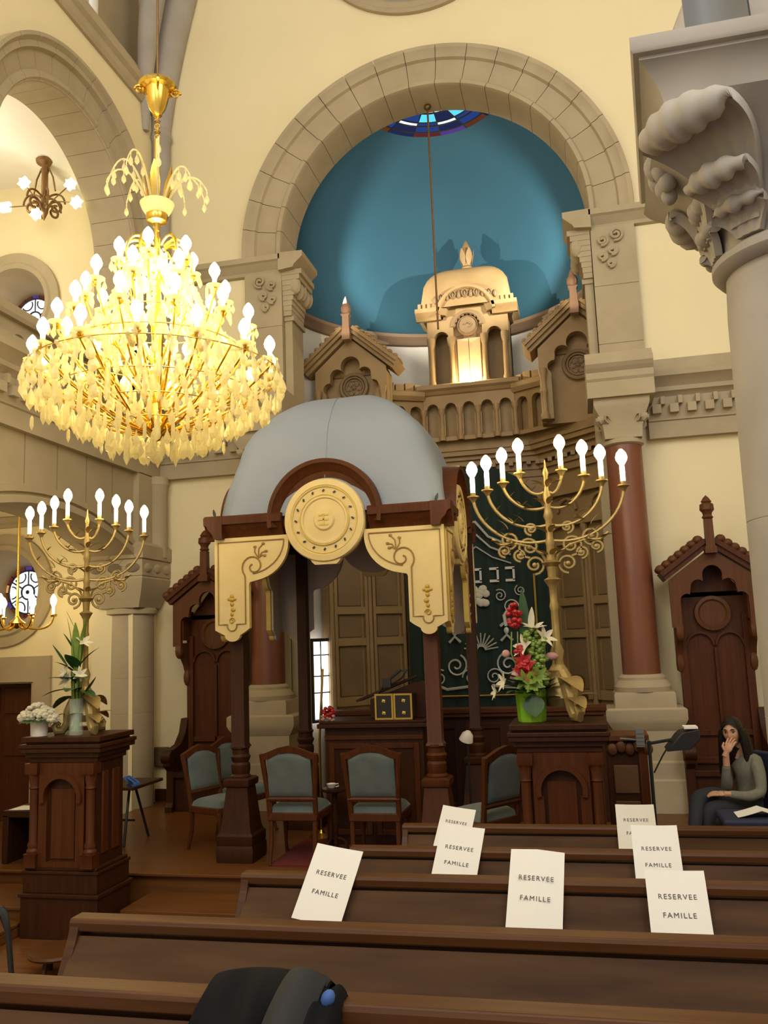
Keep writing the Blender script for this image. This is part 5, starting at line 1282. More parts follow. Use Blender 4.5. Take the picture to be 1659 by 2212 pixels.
for k in range(6):
    a = 2 * pi * k / 6 + .25; b = B(o); ca, sa = cos(a), sin(a)
    b.tube([(X + r * ca, Y_ + r * sa, z0 + z) for r, z in [(.04, .12)] + [(.15 + q[0], .13 + q[1]) for q in spiral((0, 0), .10, .025, pi, -1.7 * pi, 20)]], .016, 7); b.tube(bez((X + .05 * ca, Y_ + .05 * sa, z0 + .28), (X + .15 * ca, Y_ + .15 * sa, z0 + .36), (X + .26 * ca, Y_ + .26 * sa, z0 + .32), (X + .27 * ca, Y_ + .27 * sa, z0 + .18), 10), .014, 7)
    b.build('scroll_arm', M['bronze'], t)
for px, py in ((52, 395), (152, 398), (78, 462), (165, 437), (12, 448)):
    q = at(px, py, 9.35 + (.1 if px in (152, 12) else -.1)); b = B(o)
    poly = []
    for k in range(12):
        a = pi * k / 6 + .2; rad = .085 if k % 2 == 0 else .052; poly.append((q.x + rad * cos(a), q.z + rad * sin(a)))
    if px == 12: poly = [(q.x - .07, q.z - .06), (q.x + .07, q.z - .06), (q.x + .07, q.z + .06), (q.x - .07, q.z + .06)]
    b.prism(poly, q.y - .03, q.y + .03, 'xz'); b.build('star_light', M['star'], t, smooth=0)
    b = B(o); b.tube([(q.x, q.y, q.z), (X + (q.x - X) * .3, Y_, z0 + .2)], .008, 5); b.build('lamp_arm', M['bronze'], t)
b = B(o)
for s in (-1, 1): b.tube([(X + s * .05, Y_, z0 + .7), (X + s * .12, Y_, z0 + .55), (X + s * .16, Y_, z0 + .35)], .012, 5)
b.tube([(X, Y_, z0 + 1.28), (X - .35, Y_ - .2, z0 + 1.25)], .008, 5); b.tube([(X, Y_, z0 + 1.28), (X + .1, Y_ + .05, z0 + 1.3)], .01, 5); b.build('chains', M['bronze'], t)
b = B(o); b.tube([(X, Y_, z0 + 1.28), (X - .1, Y_ - .05, 8.6)], .010, 5); b.build('hanger', M['bronze'], t)
# ============================================================= flowers on the lecterns
rr = random.Random(21)
def lily(b, c, d, s, mi=0):
    d = Vector(d).normalized(); u = d.orthogonal().normalized(); w = d.cross(u)
    for k in range(6):
        a = k * pi / 3; dd = d * .8 + (u * cos(a) + w * sin(a)) * .75; leafmesh(b, Vector(c), dd, s, s * .42, .35, d, 5, .2, mi)
def cluster(b, c, r, n, s, mi=0, flat=1.):
    for k in range(n):
        v = Vector((rr.gauss(0, 1), rr.gauss(0, 1), rr.gauss(0, 1))).normalized(); p = Vector(c) + Vector((v.x * r, v.y * r, v.z * r * flat)); b.sphere(p, (s, s, s * .8), 6, 4, mi)
# tall vase on the left lectern
vx, vy, vz = -4.02, 6.33, 1.502
t = thing('flower_vase', 'tall glass vase of dark leaves and white lilies on the left lectern', 'vase', (vx, vy, vz)); o = (vx, vy, vz)
b = B(o); b.lathe([(.0, vz), (.052, vz), (.056, vz + .02), (.050, vz + .12), (.062, vz + .28), (.064, vz + .285), (.055, vz + .28), (.044, vz + .12), (.044, vz + .03), (0, vz + .025)], (vx, vy, 0), 20); b.build('glass_vase', M['glass'], t)
b = B(o)
for k in range(7): a = k * 2 * pi / 7; b.tube([(vx + .02 * cos(a + 2), vy + .02 * sin(a + 2), vz + .04), (vx + .03 * cos(a), vy + .03 * sin(a), vz + .3), (vx + .04 * cos(a), vy + .04 * sin(a), vz + .5)], .009, 6)
b.build('stems', M['leaf2'], t)
b = B(o)
for (dx, dy, dz, L, Wd, z, be) in ((-.9, -.3, .35, .24, .15, .34, .5), (-.7, .1, .1, .22, .14, .30, .6), (.9, -.3, .3, .20, .13, .33, .5), (.6, -.5, .5, .2, .13, .42, .5), (-.4, -.8, .6, .24, .16, .40, .4), (.2, -.9, .5, .2, .14, .34, .5), (-.5, -.5, .9, .2, .12, .46, .3), (.4, .2, .9, .24, .1, .5, .3), (0, -.5, .9, .2, .12, .5, .4), (-.55, -.1, 1, .22, .05, .62, .05)):
    leafmesh(b, (vx, vy, vz + z), (dx, dy, dz), L, Wd, be)
leafmesh(b, (vx - .06, vy - .02, vz + .52), (-.62, 0, .8), .25, .045, .0); leafmesh(b, (vx + .05, vy, vz + .3), (.8, -.1, .75), .2, .04, -.1)
b.build('dark_leaves', M['leaf'], t, smooth=0)
b = B(o)
for k in range(5): a = k * 1.26; leafmesh(b, (vx + .015 * cos(a), vy + .015 * sin(a), vz + .48), (.10 * cos(a), .10 * sin(a), 1), .46 - .05 * (k % 3), .075, .05)
leafmesh(b, (vx - .03, vy, vz + .85), (-.5, 0, .9), .16, .012, .0)
b.build('pale_blades', M['leaf2'], t, smooth=0)
b = B(o); lily(b, (vx - .05, vy - .06, vz + .49), (-.4, -.7, .4), .075); b.build('lily_flower', M['petalw'], t, smooth=0)
b = B(o); lily(b, (vx + .06, vy - .05, vz + .47), (.5, -.8, .3), .07); b.build('lily_flower', M['petalw'], t, smooth=0)
b = B(o); lily(b, (vx + .05, vy, vz + .72), (.7, -.4, .7), .08); b.build('lily_flower', M['petalw'], t, smooth=0)
b = B(o); lily(b, (vx - .03, vy - .07, vz + .44), (-.2, -.9, .2), .08); b.build('lily_flower', M['petalw'], t, smooth=0)
# white pot with white blossoms
px, py, pz = -4.31, 6.27, 1.502
t = thing('flower_pot', 'white pot of cream white blossoms at the end of the left lectern', 'flower pot', (px, py, pz)); o = (px, py, pz)
b = B(o); b.lathe([(0, pz), (.062, pz), (.07, pz + .115), (.06, pz + .115), (.055, pz + .09), (0, pz + .09)], (px, py, 0), 24); b.build('pot', M['whitepot'], t)
b = B(o)
for k in range(12): a = k * 2 * pi / 12; leafmesh(b, (px + .03 * cos(a), py + .03 * sin(a), pz + .12), (cos(a), sin(a), .25), .13, .08, .35)
b.build('leaves', M['leaf'], t, smooth=0)
b = B(o)
for (dx, dz, r) in ((0, .20, .075), (-.075, .17, .06), (.08, .17, .06), (0.03, .165, .07), (-.12, .145, .04), (.13, .14, .04)): cluster(b, (px + dx, py - .02, pz + dz), r, 34, .022, flat=.7)
b.build('blossoms', M['petalw'], t)
# bouquet on the right lectern
gx, gy, gz = -.43, 6.62, 1.522
t = thing('flower_pot', 'lime green pot bouquet with red flowers and lilies on the right lectern', 'flower pot', (gx, gy, gz)); o = (gx, gy, gz)
b = B(o); b.lathe([(0, gz), (.10, gz), (.105, gz + .03), (.115, gz + .22), (.12, gz + .23), (.105, gz + .22), (.095, gz + .15), (0, gz + .15)], (gx, gy, 0), 8, sq=None); b.build('pot', M['limegreen'], t, smooth=30)
b = B(o)
for k in range(34):
    a = rr.random() * 2 * pi; leafmesh(b, (gx + .06 * cos(a), gy + .06 * sin(a), gz + .16 + .1 * rr.random()), (cos(a), sin(a) - .3, .3 + rr.random()), .12 + .1 * rr.random(), .07, .3)
leafmesh(b, (gx + .02, gy - .12, gz + .20), (.1, -.3, -1), .16, .16, .0, (0, -1, 0)); leafmesh(b, (gx - .01, gy, gz + .5), (-.02, 0, 1), .48, .085, .0, (0, -1, 0)); leafmesh(b, (gx + .02, gy, gz + .45), (.10, 0, 1), .36, .06, .0, (0, -1, 0))
b.build('leaves', M['leaf'], t, smooth=0)
b = B(o)
for i in range(9): cluster(b, (gx + .06 + .03 * sin(i * 2.1), gy - .05, gz + .26 + .045 * i), .05, 26, .020)
for dx, dz in ((-.02, .30), (.03, .27), (.06, .33)): lily(b, (gx + dx, gy - .13, gz + dz), (dx * 8, -1, .2), .09)
b.build('green_blossom_spike', M['leaf2'], t)
b = B(o)
cluster(b, (gx - .085, gy - .03, gz + .78), .045, 40, .022, flat=1.9); b.build('red_spike', M['petalr'], t, smooth=0); b = B(o)
lily(b, (gx - .02, gy - .10, gz + .36), (-.1, -1, .2), .10); b.build('red_flower', M['petalr'], t, smooth=0); b = B(o)
lily(b, (gx - .03, gy - .10, gz + .43), (.3, -1, .5), .09); b.build('red_flower', M['petalr'], t, smooth=0); b = B(o)
cluster(b, (gx - .03, gy - .08, gz + .41), .05, 30, .024); b.build('red_flower', M['petalr'], t, smooth=0); b = B(o)
cluster(b, (gx - .06, gy - .05, gz + .52), .03, 16, .02)
b.build('red_bud', M['petalr'], t, smooth=0)
b = B(o); lily(b, (gx + .0, gy - .05, gz + .54), (-.7, -.6, .5), .115); b.build('lily_flower', M['petalw'], t, smooth=0)
b = B(o); lily(b, (gx + .12, gy - .04, gz + .60), (.6, -.6, .5), .10); b.build('lily_flower', M['petalw'], t, smooth=0)
b = B(o); lily(b, (gx - .17, gy - .08, gz + .29), (-.8, -.5, .2), .085); b.build('lily_flower', M['petalw'], t, smooth=0)
b = B(o); lily(b, (gx - .24, gy - .05, gz + .22), (-.9, -.4, .1), .07); b.build('lily_flower', M['petalw'], t, smooth=0)
b = B(o); lily(b, (gx + .05, gy - .03, gz + .66), (.1, -.3, 1), .11); b.build('lily_flower', M['petalw'], t, smooth=0)
b = B(o); leafmesh(b, (gx + .03, gy - .03, gz + .64), (.1, -.1, 1), .2, .05, .05, (0, -1, 0)); b.build('lily_bud', M['petalw'], t, smooth=0)
b = B(o); b.sphere((gx - .10, gy - .10, gz + .33), (.035, .035, .05), 10, 8, rot=(0, .5, 0)); b.sphere((gx - .16, gy - .07, gz + .50), (.03, .02, .03), 8, 6); b.sphere((gx + .17, gy, gz + .47), (.05, .03, .03), 8, 6); b.build('pink_buds', M['petalp'], t)
b = B(o)
for k in range(6): b.tube([(gx, gy, gz + .15), (gx + .05 * (k - 2.5), gy - .02, gz + .5), (gx + .045 * (k - 2.5), gy - .02, gz + .66)], .006, 5)
b.build('stems', M['leaf2'], t)

# ============================================================= reading desk and things around it
t = thing('reading_desk', 'dark panelled wooden reading desk under the canopy', 'desk', (-2.0, 8.15, .3)); o = (-2.0, 8.15, .3)
def panel(b, x0, x1, z0, z1, y, d=.015, w=.05):
    b.box(x0, y - d, z0, x0 + w, y, z1); b.box(x1 - w, y - d, z0, x1, y, z1); b.box(x0 + w, y - d, z0, x1 - w, y, z0 + w); b.box(x0 + w, y - d, z1 - w, x1 - w, y, z1)
b = B(o); b.box(-2.46, 8.0, .301, -1.52, 8.45, 1.36); b.build('body', M['wood'], t, bevel=.006)
b = B(o); b.box(-2.52, 7.94, 1.36, -1.46, 8.5, 1.40); b.box(-2.50, 7.96, 1.40, -1.48, 8.48, 1.425); b.build('top', M['wood'], t, bevel=.006)
b = B(o); panel(b, -2.42, -2.02, .4, 1.22, 8.0); panel(b, -1.98, -1.56, .4, 1.22, 8.0); b.box(-2.46, 7.985, 1.25, -1.52, 8.0, 1.29); b.build('panel_frame', M['woodred'], t, bevel=.004)
# slanted book rest and covered box on it
t = thing('book_rest', 'slanted wooden book rest behind the gilt edged dark box', 'book rest', (-1.9, 8.25, 1.425)); o = (-1.9, 8.25, 1.425)
b = B(o); b.prism([(-2.06, 1.426), (-1.52, 1.426), (-1.52, 1.74), (-1.60, 1.76), (-2.06, 1.60)], 8.20, 8.44, 'xz'); b.build('block', M['wood'], t, bevel=.005)
b = B(o); b.prism([(-2.20, 1.60), (-1.60, 1.825), (-1.59, 1.805), (-2.19, 1.58)], 8.19, 8.46, 'xz'); b.build('board', M['wood'], t, smooth=0)
b = B(o); b.tube([(-1.98, 8.10, 1.64), (-1.85, 8.08, 1.78), (-1.72, 8.08, 1.88)], .012, 6); b.tube([(-1.76, 8.08, 1.86), (-1.66, 8.1, 1.88), (-1.72, 8.1, 1.80), (-1.82, 8.1, 1.74)], .010, 6); b.box(-1.90, 8.06, 1.72, -1.82, 8.10, 1.80); b.build('clamp_lamp', M['black'], t)
t = thing('book_box', 'dark box with gilt frame and four gold corner ornaments on the reading desk', 'box', (-1.78, 8.05, 1.426)); o = (-1.78, 8.05, 1.426)
b = B(o); b.box(-1.965, 8.0, 1.427, -1.61, 8.18, 1.665); b.build('body', mat('black_leather', (.02, .012, .010), .5), t, bevel=.006)
b = B(o); 
for x0, x1 in ((-1.965, -1.79), (-1.785, -1.61)): panel(b, x0, x1, 1.428, 1.664, 8.0, .008, .016)
b.build('gilt_frame', M['goldthread'], t, smooth=0)
for x in (-1.88, -1.69):
    for z in (1.49, 1.60): b = B(o); b.obox((x, 7.997, z), (.03, .006, .026), (0, .2, 0)); b.sphere((x, 7.995, z), (.012, .004, .012), 8, 5); b.build('gold_ornament', M['brass'], t, smooth=0)
t = thing('candle_stand', 'thin yellow candle stand with glass top beside the canopy back post', 'candle stand', (-2.62, 8.3, 1.0)); 
a0 = at(690, 1600, 8.3); a1 = at(697, 1445, 8.3); a2 = at(703, 1395, 8.3); t.location = (a0.x, 8.3, .301); o = (a0.x, 8.3, .301)
b = B(o); b.lathe([(0, .302), (.12, .302), (.12, .32), (.03, .35), (.014, .38)], (a0.x, 8.3, 0), 16); b.tube([(a0.x, 8.3, .36), a0, a1], .013, 8); b.build('pole', M['brass'], t)
b = B(o); b.lathe([(.02, a1.z), (.05, a1.z + .02), (.055, a1.z + .03), (.02, a1.z + .035), (.022, a2.z - .05), (.008, a2.z + .03), (0, a2.z + .04)], (a1.x, 8.3, 0), 12); b.lathe([(.02, a1.z - .06), (.06, a1.z - .05), (.06, a1.z - .04), (.02, a1.z - .035)], (a1.x + .02, 8.3, 0), 12); b.build('glass_top', M['glass'], t)
q = at(707, 1548, 8.0); t = thing('small_bouquet', 'small dark red posy lying on the left end of the reading desk', 'flowers', (q.x, 8.05, 1.426)); o = (q.x, 8.05, 1.426)
b = B(o); cluster(b, (q.x, 8.05, 1.50), .05, 30, .022); b.build('petals', M['petalr'], t)
b = B(o); cluster(b, (q.x + .03, 8.02, 1.452), .03, 12, .018); cluster(b, (q.x - .05, 8.03, 1.45), .02, 8, .016); b.build('pale_petals', M['petalp'], t)
# low wooden screen before the ark
t = thing('choir_screen', 'dark wooden screen with a flat rail in front of the ark curtain', 'screen', (-1.4, 9.2, .3)); o = (-1.4, 9.2, .3)
b = B(o); b.box(-2.75, 9.15, .301, .12, 9.25, 1.38); b.build('body', M['wood'], t, smooth=0)
b = B(o); b.box(-2.80, 9.08, 1.38, .15, 9.30, 1.43); b.box(-2.78, 9.10, 1.34, .14, 9.28, 1.38); b.build('rail', M['woodred'], t, bevel=.006)
b = B(o)
for i in range(6): panel(b, -2.7 + i * .47, -2.28 + i * .47, .42, 1.28, 9.15, .02, .06)
b.build('panel_frame', M['wood'], t, bevel=.005)
# small things standing between the canopy and the right lectern
q = at(1015, 1592, 7.9); t = thing('desk_lamp', 'small white lamp head on a thin bent stem beside the canopy back post', 'lamp', (q.x, 7.9, .301)); o = (q.x, 7.9, .301)
b = B(o); b.lathe([(0, .302), (.11, .302), (.11, .32), (.015, .33)], (q.x - .02, 7.9, 0), 16); b.tube([(q.x - .02, 7.9, .32), (q.x - .02, 7.9, 1.2), (q.x - .05, 7.9, q.z - .06), (q.x - .02, 7.9, q.z)], .010, 6); b.build('stem', M['black'], t)
b = B(o); b.lathe([(0, .0), (.02, .0), (.05, -.03), (.065, -.09), (.058, -.09), (.045, -.035), (.0, -.012)], (q.x - .01, 7.9, q.z + .05), 16, rot=(.3, .35, 0)); b.build('shade', M['whitepot'], t)
# small table with a cup between the two front chairs
t = thing('side_table', 'small dark side table with white cup between the two front chairs', 'table', (-2.17, 8.05 - .25, .312)); 
q = at(722, 1702, 7.72); o = (q.x, 7.72, .313); t.location = o
b = B(o); b.lathe([(0, q.z - .03), (.10, q.z - .03), (.11, q.z - .02), (.11, q.z), (0, q.z)], (q.x, 7.72, 0), 24); b.lathe([(.03, .34), (.025, .5), (.04, .6), (.02, .7), (.03, q.z - .03)], (q.x, 7.72, 0), 12); b.build('top', M['wood'], t)
b = B(o)
for k in range(3): a = k * 2.09; b.tube(bez((q.x, 7.72, .42), (q.x + .08 * cos(a), 7.72 + .08 * sin(a), .46), (q.x + .12 * cos(a), 7.72 + .12 * sin(a), .36), (q.x + .11 * cos(a), 7.72 + .11 * sin(a), .325), 8), .014, 6)
b.build('foot', M['wood'], t)
cu_ = B((q.x - .02, 7.70, q.z + .001)); cu_.lathe([(0, q.z + .002), (.03, q.z + .004), (.045, q.z + .04), (.04, q.z + .042), (.026, q.z + .012), (0, q.z + .01)], (q.x - .02, 7.70, 0), 16); cu_.tube([(q.x + .02, 7.70, q.z + .012), (q.x + .05, 7.70, q.z + .02), (q.x + .045, 7.70, q.z + .04), (q.x + .02, 7.70, q.z + .036)], .006, 6); tag(cu_.build('cup', M['whitepot']), 'white cup standing on the small side table', 'cup')
# cabinet and music stand right of the lectern
c0_ = at(1308, 1600, 7.6); c1_ = at(1396, 1600, 7.6); zt = at(1350, 1572, 7.6).z
t = thing('prayer_desk', 'old brown wooden desk with two panels between lectern and marble column', 'desk', ((c0_.x + c1_.x) / 2, 7.75, .301)); o = ((c0_.x + c1_.x) / 2, 7.75, .301)
b = B(o); b.box(c0_.x, 7.6, .302, c1_.x, 7.95, zt - .10); b.build('body', M['wood'], t, bevel=.006)
b = B(o); 
for z0, z1 in ((.42, .78), (.84, zt - .3)): b.box(c0_.x + .05, 7.588, z0, c1_.x - .08, 7.60, z1)
b.build('panel', mat('worn_brown_wood', (.10, .045, .016), .5, col2=(.13, .06, .022), scale=6), t, bevel=.008)
b = B(o)
for k in range(5): b.sphere((c0_.x + .05 + .07 * k, 7.58, zt - .17 + .02 * (k % 2)), (.045, .03, .05), 8, 6)
b.box(c0_.x - .02, 7.56, zt - .10, c1_.x + .02, 7.98, zt - .06); b.build('carved_top', M['woodred2'], t, smooth=35)
b = B(o); b.box(c1_.x - .07, 7.57, .302, c1_.x, 7.6, zt - .1); b.build('post', M['woodred'], t)
q0 = at(1402, 1606, 7.2); q1 = at(1470, 1600, 7.2); q2 = at(1408, 1775, 7.2)
t = thing('music_stand', 'black music stand with a folded desk left of the seated woman', 'music stand', (q0.x, 7.2, .301)); o = (q0.x, 7.2, .301)
b = B(o); b.tube([(q0.x, 7.2, .33), (q0.x, 7.2, q0.z + .02)], .014, 8)
for k in range(3): a = k * 2.09 + .3; b.tube([(q0.x, 7.2, .45), (q0.x + .22 * cos(a), 7.2 + .22 * sin(a), .31)], .010, 6)
b.tube([(q0.x, 7.2, q0.z), (q1.x - .05, 7.2, q0.z + .03)], .012, 6); b.tube(bez((q1.x - .02, 7.19, q1.z), (q1.x - .10, 7.19, q1.z - .02), (q0.x + .10, 7.19, q0.z - .08), (q0.x + .02, 7.19, q0.z - .22), 10), .006, 6); b.build('pole', M['black'], t)
b = B(o); z = q1.z; b.prism([(q1.x - .12, z - .06), (q1.x + .05, z - .045), (q1.x + .13, z + .03), (q1.x + .125, z + .10), (q1.x + .0, z + .075), (q1.x - .03, z + .05)], 7.02, 7.30, 'xz'); b.build('desk', M['black'], t, bevel=.006)
b = B(o); b.box(q1.x + .02, 7.05, z + .103, q1.x + .12, 7.2, z + .118); b.build('paper_stack', M['paper'], t, smooth=0)
q = at(1383, 1590, 7.5); b = B((q.x, 7.5, q.z)); b.box(q.x - .035, 7.48, q.z - .085, q.x + .03, 7.53, q.z + .06)
for i in range(4): b.box(q.x - .03, 7.476, q.z - .07 + .03 * i, q.x + .025, 7.481, q.z - .055 + .03 * i)
b.box(q.x - .02, 7.53, q.z - .06, q.x + .02, 7.6, q.z - .02); b.tube([(q.x - .035, 7.5, q.z - .03), (q.x - .16, 7.52, q.z - .02)], .008, 6); o_ = b.build('control_box', M['grey'], smooth=0); tag(o_, 'small pale grey control box mounted on the old brown desk', 'box')
# wall speaker, folding table, blue cloth
b = B((-5.26, 10.17, .85)); q0, q1 = at(333, 1614, 10.17), at(364, 1654, 10.17); b.box(q0.x, 10.12, q1.z, q1.x, 10.198, q0.z); sp_ = thing('wall_speaker', 'flat brown square speaker on the wall left of the throne', 'speaker', (q0.x, 10.17, q1.z)); b.o = Vector((q0.x, 10.17, q1.z)); b.build('housing', M['speaker'], sp_, bevel=.006)
q0, q1, q2 = at(262, 1758, 8.0), at(352, 1738, 8.35), at(352, 1760, 8.0)
t = thing('folding_table', 'black folding table with dark top beside the left lectern', 'table', (-4.7, 8.2, .301)); o = (-4.7, 8.2, .301); zt = .86
b = B(o); b.box(-5.15, 7.75, zt - .03, -4.30, 8.35, zt); b.build('table_top', M['wood'], t, bevel=.006)
for x in (-4.98, -4.48):
    for s in (-1, 1): b = B(o); b.tube([(x - .05 * s * 0, 8.05 + s * .05, zt - .03), (x + .05, 8.05 + s * .24, .302)], .013, 8); b.build('leg', M['black'], t)
b = B(o); b.tube([(-4.95, 8.05, .5), (-4.45, 8.05, .5)], .010, 6); b.build('stretcher', M['black'], t)
q = at(287, 1705, 7.85); b = B((q.x, 7.85, .861))
def bc(off): return lambda u, v: (q.x - .06 + .12 * u * (1 - .45 * v) + .02 * sin(5 * v), 7.85 + off + .03 * sin(6 * u), .8615 + (q.z + .12 - .861) * v)
b.grid(bc(-.03), 10, 10); b.grid(bc(.03), 10, 10); tag(b.build('blue_cloth', M['bluescarf']), 'bunched blue cloth on the folding table beside the left lectern', 'cloth')
# bench with blue cushion left of the lectern
t = thing('side_bench', 'dark wooden bench with blue back cushion at the left edge', 'bench', (-4.95, 7.3, .301)); o = (-4.95, 7.3, .301)
b = B(o); b.box(-5.25, 7.12, .70, -4.58, 7.62, .76); b.box(-5.25, 7.12, .302, -5.19, 7.62, .72); b.box(-4.64, 7.12, .302, -4.58, 7.62, .72); b.box(-5.2, 7.5, .302, -4.6, 7.56, .7); b.build('seat', M['wood'], t, bevel=.006)
b = B(o); b.box(-5.25, 7.62, .302, -4.58, 7.68, 1.42); b.box(-5.26, 7.60, 1.40, -4.57, 7.70, 1.45); b.build('back', M['wood'], t, bevel=.006)
b = B(o); b.box(-5.12, 7.55, .80, -4.66, 7.615, 1.22); b.build('back_cushion', M['navy'], t, bevel=.03)
b = B((-4.9, 7.3, .761)); b.grid(lambda u, v: (-5.2 + .4 * u, 7.13 + .22 * v, .765 + .012 * u * u + .02 * (u > .8) * (u - .8)), 12, 4); b.grid(lambda u, v: (-5.2 + .4 * u, 7.13 + .22 * v, .762 + .012 * u * u + .02 * (u > .8) * (u - .8)), 12, 4); tag(b.build('paper_sheet', M['paper']), 'white sheet of paper lying on the bench with blue cushion', 'paper')
# low round stool
q = at(125, 2050, 5.55); t = thing('round_stool', 'low round wooden stool on the floor before the left lectern', 'stool', (q.x, 5.55, 0)); o = (q.x, 5.55, 0)
b = B(o); b.lathe([(0, q.z - .03), (.19, q.z - .03), (.20, q.z - .015), (.19, q.z), (0, q.z)], (q.x, 5.55, 0), 32); b.build('seat', M['woodrail'], t)
for k in range(3): a = k * 2.09 + .4; b = B(o); b.tube([(q.x + .10 * cos(a), 5.55 + .10 * sin(a), q.z - .03), (q.x + .15 * cos(a), 5.55 + .15 * sin(a), .0)], .02, 8); b.build('leg', M['wood'], t)
# ============================================================= pews
PEWS = [('A', 4.95, (875, 1782), 2.3), ('B', 4.15, (763, 1828), .735), ('C', 3.40, (532, 1885), 2.3), ('D', 2.60, (170, 1978), 2.3), ('E', 1.80, (-120, 2105), 2.3)]
PL = ['wooden pew with sloping book board, farthest from the camera', 'wooden pew with sloping book board, second farthest, two overlapping papers on it', 'wooden pew whose board carries three large white papers', 'long worn wooden pew with empty book board in the foreground', 'nearest wooden pew with the black coat over it']
ZR_ = {'A': 1.125, 'B': 1.185, 'C': 1.253, 'D': 1.318, 'E': 1.432}; TIER = {'A': .22, 'B': .28, 'C': .34, 'D': .40, 'E': .46}
BD = .17; BH = .20
pewx = {}
for (n, y, (px, py), xr), lab in zip(PEWS, PL):
    z = ZR_[n]; xl = at(px, py, y).x; pewx[n] = xl; f = TIER[n]
    t = thing('pew', lab, 'pew', ((xl + xr) / 2, y, f), 'pews'); del t['group']; o = ((xl + xr) / 2, y, f)
    b = B(o); b.run([(y - .035, z - .038), (y - .035, z - .012), (y - .028, z), (y + .035, z), (y + .045, z - .012), (y + .045, z - .03), (y + .03, z - .038)], xl - .012, xr); b.build('top_rail', M['woodrail'], t, smooth=0, bevel=.004)
    b = B(o); a = (y - .03, z - .05); e = (y - .03 - BD, z - .05 - BH)
    b.run([a, e, (e[0] + .02, e[1] - .016), (a[0] + .02, a[1] - .016)], xl + .015, xr); b.build('book_board', M['woodpew'], t, smooth=0)
    b = B(o); b.run([(e[0] + .004, e[1] - .02), (e[0] - .024, e[1] - .014), (e[0] - .024, e[1] + .012), (e[0] - .012, e[1] + .016), (e[0], e[1] + .004)], xl + .0, xr); b.build('ledge', M['woodrail'], t, smooth=0)
    b = B(o); b.box(xl + .02, y - .0, f + .002, xr, y + .03, z - .05); b.build('back', M['woodx'], t, smooth=0)
    b = B(o); b.box(xl + .02, y + .03, f + .42, xr, y + .40, f + .46); b.build('seat', M['woodx'], t, smooth=0)
    b = B(o); b.prism([(y - .02, f + .002), (y + .42, f + .002), (y + .42, f + .44), (y + .10, f + .52), (y + .04, z - .01), (y - .03, z - .01), (y - .05, z - .06), (e[0] + .03, e[1] - .02), (e[0] + .04, e[1] - .05), (y - .02, e[1] - .20)], xl - .008, xl + .022, 'yz'); b.build('end_panel', M['woodx'], t, smooth=0)
# ============================================================= paper signs
def text_mesh(body, size):
    c = bpy.data.curves.new('t', 'FONT'); c.body = body; c.size = size; c.align_x = 'CENTER'; c.extrude = .0004; c.space_character = 1.25
    ob = bpy.data.objects.new('t', c); COL.objects.link(ob); dg = bpy.context.evaluated_depsgraph_get(); me = bpy.data.meshes.new_from_object(ob.evaluated_get(dg)); bpy.data.objects.remove(ob); return me
T1, T2 = text_mesh('RESERVEE', .030), text_mesh('FAMILLE', .030)
for me in (T1, T2): me.name = 'printed_line'; me.materials.append(M['ink'])
def sign(pew, pxl, pxr, pytop, lab, H=.297, Wd=None, lean=0., fold=False, rot=0., l2=True):
    y = dict((p[0], p[1]) for p in PEWS)[pew]; z = ZR_[pew]
    d = Vector((0, -BD, -BH)).normalized()                     # down the board
    n = Vector((0, -BH, BD)).normalized()
    up = max(0., (z - at((pxl + pxr) / 2, pytop, y).z)) if 0 else at((pxl + pxr) / 2, pytop, y).z - (z - .05)
    a = at(pxl, pytop, y); c = at(pxr, pytop, y); w = Wd or (c.x - a.x)
    ov = up / -d.z                                               # how far it stands over the board's top edge
    base = Vector(((a.x + c.x) / 2, y - .03, z - .05)) - d * ov + n * .036
    if ov < .03: base = Vector(((a.x + c.x) / 2, y - .03, z - .05)) + n * .006
    t = thing('paper_sign', lab, 'sign', base + d * H)
    X = Vector((1, 0, 0)); R = Matrix.Rotation(rot, 3, n); X = R @ X; D = R @ d; o = base + d * H
    b = B(o)
    def fn(off): return lambda u, v: base + X * ((u - .5) * w) + D * (v * H) + n * (off + .004 * sin(pi * v) * 0 + (.012 * (1 - abs(2 * u - 1)) if fold else .004 * (2 * u - 1) ** 2 * (1 - v)))
    b.grid(fn(0), 8, 6); b.grid(fn(-.0012), 8, 6); b.build('sheet', M['paper'], t, smooth=0)
    m = Matrix((X, -D, n)).transposed().to_4x4()
    for me, v in ((T1, .33 if pew == 'A' else .40), (T2, .58 if pew == 'A' else .65))[:2 if l2 else 1]:
        q = bpy.data.objects.new('printed_line', me); COL.objects.link(q); q.parent = t; k = Matrix.Translation(D * (v * H) - d * H + n * (.0125 if fold else .0016)) @ m; s = w / .21; q.matrix_local = k @ Matrix.Diagonal((s * .88, s * .88, 1, 1))
    return t
sign('A', 955, 1028, 1757, 'white paper sign on the farthest pew, behind another sign at the middle', rot=-.16)
sign('A', 1330, 1414, 1752, 'white paper sign on the farthest pew at the right')
sign('B', 952, 1047, 1800, 'white paper sign on the second pew in the middle, overlapping the one behind', rot=-.13)
sign('B', 1364, 1465, 1800, 'white paper sign on the second pew at the right, overlapping the one behind')
sign('C', 678, 782, 1850, 'slanting white paper sign on the left of the third pew', rot=-.17, H=.30)
sign('C', 1103, 1220, 1858, 'white paper sign with a middle fold on the third pew', rot=-.06, fold=True, H=.30)
sign('C', 1393, 1521, 1895, 'squarish white paper sign lying low on the third pew at the right', H=.26, rot=.0)
